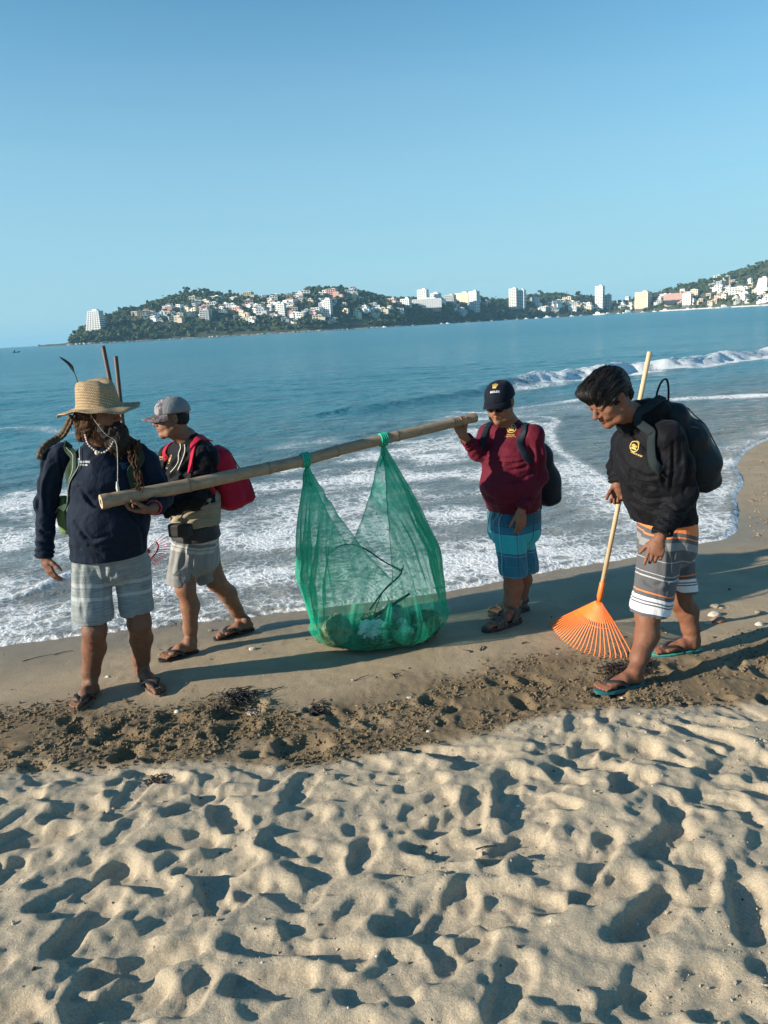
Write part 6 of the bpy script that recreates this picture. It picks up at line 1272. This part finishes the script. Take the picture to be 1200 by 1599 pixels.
for i, th in enumerate(TH):
    c, s = math.cos(th), math.sin(th); a_, b_ = .432, .27
    bul = cB+np.array([a_*np.sign(c)*abs(c)**.85, b_*np.sign(s)*abs(s)**.9, .20+.03*c]); 
    if c > 0: bul = bul+np.array([.012, 0, .0])
    tau = (th-math.pi)/math.pi if th >= math.pi else th/math.pi
    left_first = th >= math.pi; A_, B_ = (KL, KR) if left_first else (KR, KL); low = lowF if left_first else lowB
    if tau < .5: g_ = (tau/.5)**1.55; rim = A_+(low-A_)*g_
    else: g_ = ((1-tau)/.5)**1.55; rim = B_+(low-B_)*g_
    sag = math.sin(math.pi*min(1, g_))*.06; rim = rim+np.array([0, 0, -sag])
    k = rim-bul; nn = np.array([c*.8, s, 0.]); nn /= np.linalg.norm(nn)
    fold = math.sin(th*19+2*math.sin(th*5))+.6*math.sin(th*37+1.3)
    for j in range(nv):
        v = j/(nv-1)
        if v < .30:
            t = v/.30; ang = t*math.pi/2; r_ = math.sin(ang)**.5; z_ = (1-math.cos(ang))**1.25
            p = np.array([cB[0]+(bul[0]-cB[0])*r_, cB[1]+(bul[1]-cB[1])*r_, zb+.012+(bul[2]-zb-.012)*z_]); am = .006*t; d0 = .20+.10*t
            p = p+nn*.022*math.sin(th*7+3*t)*t*(1-.0*t)+np.array([0, 0, .010*abs(math.sin(th*9+t*8))*t*(1-t)*2])
        else:
            t = (v-.30)/.70; p = bul+k*t; bow = math.sin(math.pi*t)*.05*(1-.3*g_); p = p+nn*bow; p = p-np.array([0, 0, 0])
            am = .006+.026*math.sin(math.pi*min(1, t*1.0))*(1-.6*t); d0 = .27
            if g_ < .5: am *= 1+.3*(1-g_)
            gat = max(0, 1-g_*1.1)*t**2; d0 += .42*gat+.10*t*(1-g_)
            am *= (1-.75*gat)
            if t > .96: d0 += .25*(t-.96)/.04
        nz_ = float(vnoise(th*2.5+3, v*4, 1.5)); p = p+nn*(am*fold+.028*nz_*math.sin(math.pi*min(1, max(0, (v-.1)/.9))))
        V[j, i] = p; DN[j, i] = d0+.13*max(-.6, fold)*min(1, v*2.5)
# right flap bulging outwards and left flap, as loose cloth
bx = np.exp(-((V[..., 2]-.62)/.10)**2)
V[..., 0] += bx*.02*np.clip(np.cos(TH)[None, :], 0, 1)**3; V[..., 0] -= np.exp(-((V[..., 2]-.50)/.09)**2)*.02*np.clip(-np.cos(TH)[None, :], 0, 1)**4
Fq = [(j*nth+i, j*nth+(i+1) % nth, (j+1)*nth+(i+1) % nth, (j+1)*nth+i) for j in range(nv-1) for i in range(nth)]
put('net_cloth', V.reshape(-1, 3), Fq, M_NET, net, attrs=dict(dens=np.clip(DN, 0, .97).ravel()))
q = MB(); q.tube([V[-1, i] for i in list(range(nth))+[0]], .0014, 5, caps=False); q.put('hem_cord', pm('green hem cord', (.008, .14, .09), .6), net)
M_ROPE = pm('green rope', (.012, .36, .22), .7, 90, .3, 300, .5, .002)
for K, tt in ((KL, .545), (KR, .755)):
    k = int(np.argmin(np.linalg.norm(PP-K-[0, 0, .02], axis=1))); c = PP[k]; d = nrm(PP[k+1]-PP[k-1]); u = nrm(np.cross(d, [0, 0, 1])); w_ = np.cross(u, d); q = MB()
    for o_ in (-.018, -.006, .006, .018):
        q.tube([c+d*(o_+.004*math.sin(a))+(u*math.cos(a)+w_*math.sin(a))*(rad[k]+.005) for a in np.linspace(0, 6.283, 18)], .0062, 6, caps=False)
    for m in range(9):
        a = rng.uniform(0, 6.28); P_ = [c+d*rng.uniform(-.02, .02)+(u*math.cos(a))*(rad[k]+.003)-w_*.0, c+d*rng.uniform(-.01, .01)-w_*(rad[k]+.01)+u*rng.uniform(-.02, .02), K+[rng.uniform(-.02, .02), rng.uniform(-.02, .02), -.06], K+[rng.uniform(-.03, .03), rng.uniform(-.03, .03), -.15]]
        q.tube(catmull(P_, 5), .0042, 5)
    q.put('knot', M_ROPE, net)
# what the net holds: everything is a thing of its own
def litter_bag(c, r, sq, lab, mat, seed):
    bv_, bf_ = ico(3); n = fbm(bv_[:, 0]*1.6+seed, bv_[:, 1]*1.6, bv_[:, 2]*1.6, 3); n2 = 1-np.abs(fbm(bv_[:, 0]*3.5, bv_[:, 1]*3.5+seed, bv_[:, 2]*3.5, 3)); V_ = bv_*(1+.28*n+.16*(n2-.6))[:, None]*np.asarray(r)
    V_[:, 2] = np.maximum(V_[:, 2], -r[2]*sq); o_ = put('plastic_bag', V_+c, bf_, mat, None, False); return tag(o_, lab, 'bag')
def film(name, col, tr_=.4):
    m, nt, p = basic(name); v = tc(nt); n = ntex(nt, v, 12, 5, .7); nt.links.new(ramp(nt, n, [(.35, [c*.55 for c in col]), (.65, col)]), p.inputs['Base Color']); p.inputs['Roughness'].default_value = .25
    nt.links.new(bump(nt, ntex(nt, v, 26, 4, .7, 1), .8, .01), p.inputs['Normal']); return m
def inb(px, py, Y, z=None):
    return at(px, py+7, Y-.06)
litter_bag(inb(583, 980, 4.68), (.10, .07, .085), .8, 'crumpled white plastic bag at the front of the net, brightest of the litter', film('white film', (.92, .94, .93)), 1.)
litter_bag(inb(630, 976, 4.70), (.075, .07, .07), .8, 'smaller clear plastic bag right of the white one in the net', film('clear film', (.66, .70, .68)), 4.)
litter_bag(inb(613, 958, 4.80), (.14, .10, .10), .8, 'dull grey sheet of plastic behind the white bag in the net', film('grey film', (.24, .26, .25)), 7.)
litter_bag(inb(528, 975, 4.66), (.09, .09, .10), .8, 'mottled brown and green sack at the left end of the net', film('mottled film', (.36, .30, .17)), 9.)
litter_bag(inb(666, 965, 4.76), (.09, .09, .085), .8, 'dark brown bundle at the right end of the net', film('brown film', (.20, .12, .06)), 12.)
n = 4200; a = rng.uniform(0, 6.283, n); rr_ = rng.random(n)**.5; X = cB[0]+.385*rr_*np.cos(a); Y = cB[1]+.205*rr_*np.sin(a); Z = zb+.03+(.13*(1-rr_**2)+.05*(1+fbm(X*5, Y*5, 2., 2)))*rng.uniform(.1, 1, n)
S_ = np.c_[rng.uniform(.006, .035, n), rng.uniform(.002, .006, n), rng.uniform(.002, .006, n)]; V_, F_ = scatter_blobs(np.c_[X, Y, Z], S_, 0, .3, 1)
M_WEED = pm('dry sea litter', (.17, .115, .055), .9, 14, .6, 80, .4)
tag(put('plant_litter', V_, F_, M_WEED, smooth=False), kind='stuff')
M_STK = pm('dark driftwood', (.030, .024, .018), .85, 40, .4, 120, .6, .003)
def stick(pts, r, lab, name='stick', parent=None, mat=M_STK):
    q = MB(); P_ = catmull(pts, 5); q.tube(P_, np.interp(np.linspace(0, 1, len(P_)), [0, 1], r)*(1+.1*np.sin(np.arange(len(P_))*1.7)), 6); o_ = q.put(name, mat, parent); return tag(o_, lab, 'stick') if parent is None else o_
stick([inb(566, 962, 4.72), inb(590, 952, 4.70), inb(640, 920, 4.66)], (.012, .009), 'thick straight dark stick lying across the litter in the net')
br_ = thing('bent_branch', inb(575, 955, 4.72), 'thin dark branch bent in an arch inside the net', 'branch')
stick([inb(510, 860, 4.62), inb(528, 847, 4.60), inb(548, 843, 4.60), inb(572, 851, 4.60), inb(600, 870, 4.61), inb(627, 884, 4.63)], (.003, .005), None, 'stem', br_); stick([inb(629, 880, 4.63), inb(624, 892, 4.63), inb(600, 915, 4.66), inb(578, 945, 4.70)], (.0055, .006), None, 'stem', br_); stick([inb(598, 918, 4.66), inb(590, 935, 4.68), inb(585, 950, 4.7)], (.003, .003), None, 'twig', br_); stick([inb(624, 886, 4.63), inb(630, 880, 4.62), inb(629, 874, 4.62)], (.004, .002), None, 'twig', br_)
# orange leaf rake
M_ORG = pm('orange plastic', (.80, .17, .025), .45, 30, .08, 200, .15)
def rake(apex, hub_dir, tips, htop, mats, lab, n, plate=.45, hr=.0135, thick=.0034, grp=None, brace=.52):
    e = thing('leaf_rake', apex, lab, 'rake'); mh, mt = mats; q = MB(); d = nrm(htop-apex); q.tube([apex+d*.05, (apex+htop)/2, htop-d*.004, htop], [hr, hr, hr, hr*.8], 12); q.put('handle', mh, e)
    q = MB(); q.tube([apex-d*.012, apex+d*.02, apex+d*.11, apex+d*.115], [hr*.8, hr*1.35, hr*1.28, hr*1.05], 12); q.put('socket', mt, e)
    TP = catmull(tips, 12); dd = np.r_[0, np.cumsum(np.linalg.norm(np.diff(TP, axis=0), axis=1))]; N_ = nrm(np.cross(TP[-1]-apex, TP[0]-apex)); N_ = N_ if N_[2] > 0 else -N_; T_ = [np.array([np.interp(k/(n-1)*dd[-1], dd, TP[:, i]) for i in range(3)]) for k in range(n)]
    for k, tp in enumerate(T_):
        a = apex+(tp-apex)*.06+N_*.002; b = apex+(tp-apex)*.45+N_*.012; c = apex+(tp-apex)*.90+N_*.010; P_ = catmull([a, b, c, tp+N_*.0], 5)
        q = MB(); q.sweep(P_, [N_]*len(P_), np.interp(np.linspace(0, 1, len(P_)), [0, 1], [thick*.8, thick*1.25]), thick*.6); q.put('tine', mt, e)
        if k == 0: pass
    if plate:
        V_ = []; m_ = 7
        for j in range(m_):
            f_ = .03+(plate-.03)*j/(m_-1)
            for k, tp in enumerate(T_):
                V_.append(apex+(tp-apex)*f_+N_*(.012*f_/.45+.0008)); 
                if k < n-1: V_.append(apex+((tp+T_[k+1])/2-apex)*f_*(1 if j < m_-1 else .93)+N_*(.012*f_/.45-.0035*f_/.45))
        w_ = 2*n-1; put('web', V_, [(j*w_+i, j*w_+i+1, (j+1)*w_+i+1, (j+1)*w_+i) for j in range(m_-1) for i in range(w_-1)], mt, e, False)
    P_ = [apex+(tp-apex)*brace+N_*.017 for tp in T_]; q = MB(); q.sweep(P_, [N_]*len(P_), .004, .002); q.put('brace', mt, e)
    return e
RA = at(936, 936, 4.40)
rake(RA, None, [gpt(857, 976)+[0, 0, .012], gpt(878, 1000)+[0, 0, .006], gpt(908, 1018)+[0, 0, .004], gpt(945, 1028)+[0, 0, .004], gpt(988, 1028)+[0, 0, .006]], at(1015, 549, 4.36), (M_WOODH, M_ORG), 'fan rake with orange head and pale wooden handle held by the stooping man', 26)
# two rakes slung behind the bearded man
M_REDP = pm('red painted wire', (.36, .02, .03), .5, 60, .2)
r0 = at(226, 862, 4.46); rake(r0, None, [at(258, 834, 4.44), at(266, 846, 4.45), at(263, 860, 4.46), at(256, 872, 4.47), at(243, 886, 4.48)], at(161, 540, 4.46), (M_WOODD, M_REDP), 'rake with red wire tines behind the bearded man, its brown tip nearer the feather', 13, plate=0, hr=.0125, thick=.0018)
r1 = at(212, 850, 4.56); rake(r1, None, [at(196, 886, 4.56), at(208, 890, 4.56), at(222, 888, 4.56), at(232, 880, 4.56)], at(181, 556, 4.52), (M_WOODD, M_REDP), 'second rake behind the bearded man, its shorter brown tip right of the other', 9, plate=0, hr=.0125, thick=.0018)
# stones, shells and weed on the strand
def stone(px, py, wpx, col, lab, sq=.55, name='stone', cat='stone', grp='stones on the wet sand'):
    p = gpt(px, py); r_ = wpx/2*mpp(p); bv_, bf_ = ico(2); n_ = fbm(bv_[:, 0]*1.4+px, bv_[:, 1]*1.4, bv_[:, 2]*1.4+py, 3); V_ = bv_*(1+.25*n_)[:, None]*np.array([r_, r_*.7, r_*sq]); V_[:, 2] = np.maximum(V_[:, 2], -r_*.25)
    o_ = put(name, V_+p+[0, 0, r_*.15], bf_, pm('stone '+lab[:14], col, .85, 60, .25, 200, .4), None, True); return tag(o_, lab, cat, grp)
for a_ in ((1117, 948, 15, (.36, .30, .22), 'pale tan stone, upper one of the stones right of the striped shorts'), (1127, 950, 7, (.30, .26, .2), 'small tan chip touching the upper pale stone'), (1116, 961, 19, (.50, .46, .38), 'off-white stone between the tan and the brown one'), (1122, 971, 24, (.26, .15, .10), 'flat reddish brown stone, largest of the group by the rear foot'), (1106, 974, 11, (.42, .37, .3), 'small cream stone left of the flat brown one'), (1030, 985, 17, (.22, .20, .13), 'greenish grey stone between the two legs of the stooping man'), (1041, 988, 7, (.30, .27, .2), 'little pebble beside the greenish stone'), (1187, 976, 15, (.5, .47, .4), 'pale stone by the right edge of the picture'), (1185, 957, 12, (.22, .19, .14), 'dark pebble above the pale stone at the right edge'), (1020, 853, 7, (.4, .36, .3), 'tiny pale pebble at the water edge beyond the striped shorts'), (1046, 850, 20, (.03, .028, .022), 'black lump of weed near the water edge on the right'), (640, 1090, 8, (.45, .42, .36), 'pale chip alone on the sand in front of the net'), (345, 992, 12, (.28, .24, .18), 'flat drab pebble above the walking man\'s sandal'), (395, 1014, 11, (.55, .52, .45), 'white shell fragment left of the net'), (278, 1112, 11, (.55, .52, .44), 'white shell fragment in front of the bearded man'), (972, 1091, 8, (.5, .46, .38), 'white chip right of the front flip-flop'), (560, 1014, 9, (.2, .17, .12), 'small dark stone at the foot of the net'), (670, 1143, 9, (.55, .5, .42), 'white chip on the crumbly sand in front'), (330, 985, 9, (.2, .16, .12), 'brown chip beside the rear sandal of the walking man')):
    stone(*a_)
def weed_pile(px, py, w_, h_, n, lab, col=(.035, .024, .018)):
    p = gpt(px, py); m_ = mpp(p); q = MB()
    for k in range(n):
        a = rng.uniform(0, 6.28); c = p+np.array([rng.normal(0, w_*m_*.22), rng.normal(0, w_*m_*.25), rng.uniform(0, h_*m_*.5)]); L_ = rng.uniform(.015, .05); d = np.array([math.cos(a), math.sin(a), rng.uniform(-.3, .5)])
        P_ = [c-d*L_, c+rng.normal(0, .008, 3), c+d*L_]; q.tube(catmull(P_, 3), rng.uniform(.001, .0028), 4)
    V_, F_ = scatter_blobs(p+np.c_[rng.normal(0, w_*m_*.2, 60), rng.normal(0, w_*m_*.22, 60), rng.uniform(-.004, h_*m_*.35, 60)], rng.uniform(.004, .014, 60), 1, .5, .6); q.add(V_, F_)
    o_ = q.put('seaweed_pile', pm('weed '+lab[:12], col, .7, 60, .5), None, False); return tag(o_, lab, 'seaweed')
weed_pile(962, 1050, 48, 24, 130, 'dark brown tuft of seaweed at the rake tips beside the front foot'); weed_pile(1000, 1038, 30, 14, 60, 'thin strands of seaweed behind the front foot of the stooping man')
weed_pile(375, 1103, 60, 12, 130, 'black seaweed in the scooped hollow in front of the bearded man', (.014, .013, .012)); weed_pile(400, 1112, 26, 8, 30, 'shelly debris right of the black hollow', (.30, .26, .21)); weed_pile(497, 1108, 34, 14, 50, 'small black clump of seaweed below the net', (.016, .014, .012)); weed_pile(240, 1225, 40, 16, 40, 'brown crumbs of weed where dry sand begins on the left', (.10, .07, .045))
def twig(px, py, a, l, r, lab):
    p = gpt(px, py)+[0, 0, .005]; d = np.array([math.cos(a), math.sin(a), .05])*l/2; stick([p-d, p+[.004, .003, .004], p+d], (r, r*.5), lab, 'twig')
for px, py, a, l, r, lab in ((730, 1018, 2.4, .05, .004, 'dark twig right of the net in front of the shadow'), (752, 1013, 1.2, .06, .006, 'crooked dark twig nearest the sandals'), (430, 1078, .5, .11, .004, 'thin twig beside the black hollow'), (565, 1060, .6, .12, .003, 'thin twig in front of the net'), (820, 1005, .2, .04, .004, 'short twig between sandals and rake'), (60, 1028, .35, .20, .003, 'long thin stem by the left edge of the picture'), (100, 1020, .3, .12, .003, 'thin stem left of the bearded man'), (760, 1330, .1, .08, .003, 'pale twig half buried in the dry sand')):
    twig(px, py, a, l, r, lab)
# clods of the crumbly strip and specks on the strand
n = 26000; X = rng.uniform(-3.4, 3.6, n*3); Y = rng.uniform(2.9, 5.2, n*3)
ci = np.clip(np.searchsorted(gx, X), 0, len(gx)-1); cj = np.clip(np.searchsorted(gy, Y), 0, len(gy)-1); keep = rng.random(n*3) < crumb[cj, ci]*np.clip(.15+1.2*fbm(X*3, Y*3, 6., 3)+.5, .04, 1); X, Y = X[keep][:n], Y[keep][:n]
Z = np.array([ground_z(a, b) for a, b in zip(X, Y)]); R_ = rng.gamma(1.8, .0017, len(X))+.0015
V_, F_ = scatter_blobs(np.c_[X, Y, Z+R_*.3], R_, 0, .5, .8); on = np.ones(len(V_))
tag(put('sand_clods', V_, F_, M_SAND, None, False, attrs=dict(dry=on*0, crumb=on, wet=on*0)), kind='stuff')
n = 1500; X = rng.uniform(-3, 4.5, n); Y = rng.uniform(1.2, 5.8, n); Z = np.array([ground_z(a, b) for a, b in zip(X, Y)]); R_ = rng.gamma(1.6, .0013, n)+.001
V_, F_ = scatter_blobs(np.c_[X, Y, Z+R_*.3], R_, 0, .5, .6); V1 = V_; F1 = F_
tag(put('dark_specks', V1[:len(V1)//12*8], F1[F1.max(1) < len(V1)//12*8], pm('weed specks', (.05, .035, .025), .9, 60, .4), None, False), kind='stuff')
X = rng.uniform(-3, 4.5, 260); Y = rng.uniform(1.2, 5.4, 260); Z = np.array([ground_z(a, b) for a, b in zip(X, Y)]); V_, F_ = scatter_blobs(np.c_[X, Y, Z+.001], rng.gamma(1.6, .0016, 260)+.001, 0, .5, .5)
tag(put('shell_specks', V_, F_, pm('shell grit', (.62, .58, .5), .7), None, False), kind='stuff')
# gravel on the right-hand beach beyond the last man
n = 9000; X = rng.uniform(3.3, 9, n); Y = rng.uniform(5.5, 13, n); sd_ = shore_dist(X, Y); k = (sd_ < -.08) & (sd_ > -2.5); X, Y = X[k], Y[k]; Z = np.array([ground_z(a, b) for a, b in zip(X, Y)]); R_ = rng.gamma(2, .0022, len(X))+.002
V_, F_ = scatter_blobs(np.c_[X, Y, Z+R_*.2], R_, 0, .5, .6); tag(put('beach_gravel', V_, F_, pm('beach gravel', (.26, .19, .115), .9, 8, .5), None, False), kind='stuff')
# small dark boat far out on the left, with its crew hunched aboard
boat(27, 548, 0, '', D=None) if False else None
pb = onz(26, 550.5, SEA_Z); e = thing('rowing_boat', pb, 'small dark boat far out on open water by the left edge', 'boat'); m_ = mpp(pb); q = MB(); Lb = 10*m_; A = axes2(pb, .2)
st = []
for s, wd, zt in ((-.5, .7, .16), (-.2, 1, .10), (.2, .9, .10), (.5, .05, .24)):
    c = pb+A[0]*s*Lb; st += [c-A[1]*Lb*.15*wd+A[2]*Lb*zt, c-A[1]*Lb*.08*wd-A[2]*.1, c+A[1]*Lb*.08*wd-A[2]*.1, c+A[1]*Lb*.15*wd+A[2]*Lb*zt]
q.add(st, [(i*4+k, i*4+(k+1) % 4, (i+1)*4+(k+1) % 4, (i+1)*4+k) for i in range(3) for k in range(4)]+[(0, 1, 2, 3), (15, 14, 13, 12)]); q.put('hull', M_DARK, e, False)
q = MB(); q.tube([pb-A[0]*Lb*.25+A[2]*Lb*.05, pb-A[0]*Lb*.27+A[2]*Lb*.3, pb-A[0]*Lb*.22+A[2]*Lb*.42], [Lb*.09, Lb*.08, Lb*.05], 6); q.put('engine_cover', M_DARK, e)

# loose grains and crumbs knocked over the dry sand
n = 9000; X = rng.uniform(-2.2, 2.4, n); Y = rng.uniform(1.0, 3.7, n); cj = np.clip(np.searchsorted(gy, Y), 1, len(gy)-2); ci = np.clip(np.searchsorted(gx, X), 1, len(gx)-2)
k = (dm[cj, ci] > .6) & (rng.random(n) < np.clip(.1+1.3*fbm(X*2.5, Y*2.5, 9., 3), .03, 1)); X, Y = X[k], Y[k]; Z = np.array([ground_z(a, b) for a, b in zip(X, Y)]); R_ = rng.gamma(1.6, .0010, len(X))+.0010
V_, F_ = scatter_blobs(np.c_[X, Y, Z+R_*.3], R_, 0, .5, .8); on = np.ones(len(V_)); tag(put('sand_crumbs', V_, F_, M_SAND, None, False, attrs=dict(dry=on, crumb=on*0, wet=on*0)), kind='stuff')
# ------------------------------------------------------------------ sea haze between here and the far shore
hz_ = MB(); hz_.box((0, 0, 59), (16000, 16000, 65)); hm = bpy.data.materials.new('sea haze'); hm.use_nodes = True; nt = hm.node_tree; nt.nodes.remove(nt.nodes['Principled BSDF'])
pv = node(nt, 'ShaderNodeVolumePrincipled'); pv.inputs['Color'].default_value = (.36, .74, 1, 1); pv.inputs['Density'].default_value = .00010; nt.links.new(pv.outputs[0], nt.nodes['Material Output'].inputs['Volume'])
tag(hz_.put('haze', hm, smooth=False, loc=(0, 0, 0)), kind='stuff')

# things alike in look are told apart by their order along the shore
_by = {}
for o_ in list(bpy.data.objects):
    if o_.get('category') and o_.get('group'): _by.setdefault(o_['label'], []).append(o_)
W_ = ['leftmost', 'second from left', 'third from left', 'fourth from left', 'fifth from left', 'sixth from left', 'seventh from left', 'eighth from left', 'ninth from left', 'tenth from left']
for l_, os_ in _by.items():
    if len(os_) < 2: continue
    os_.sort(key=lambda o_: o_.location[0]/o_.location[1]); n_ = len(os_)
    import re
    l_ = l_.replace('halfway up the', 'on the') if len(re.split(r'[\s-]+', l_)) > 12 else l_
    for i_, o_ in enumerate(os_): o_['label'] = l_+', '+(('left one' if i_ == 0 else 'right one') if n_ == 2 else 'rightmost' if i_ == n_-1 else W_[min(i_, 9)])

import re
for o_ in list(bpy.data.objects):
    l_ = o_.get('label')
    if l_ and o_.get('category') and len(re.findall(r"[A-Za-z0-9]+", l_)) > 16:
        o_['label'] = re.sub(r' (one|two|three|four|five|six|many)-storey', '', l_)
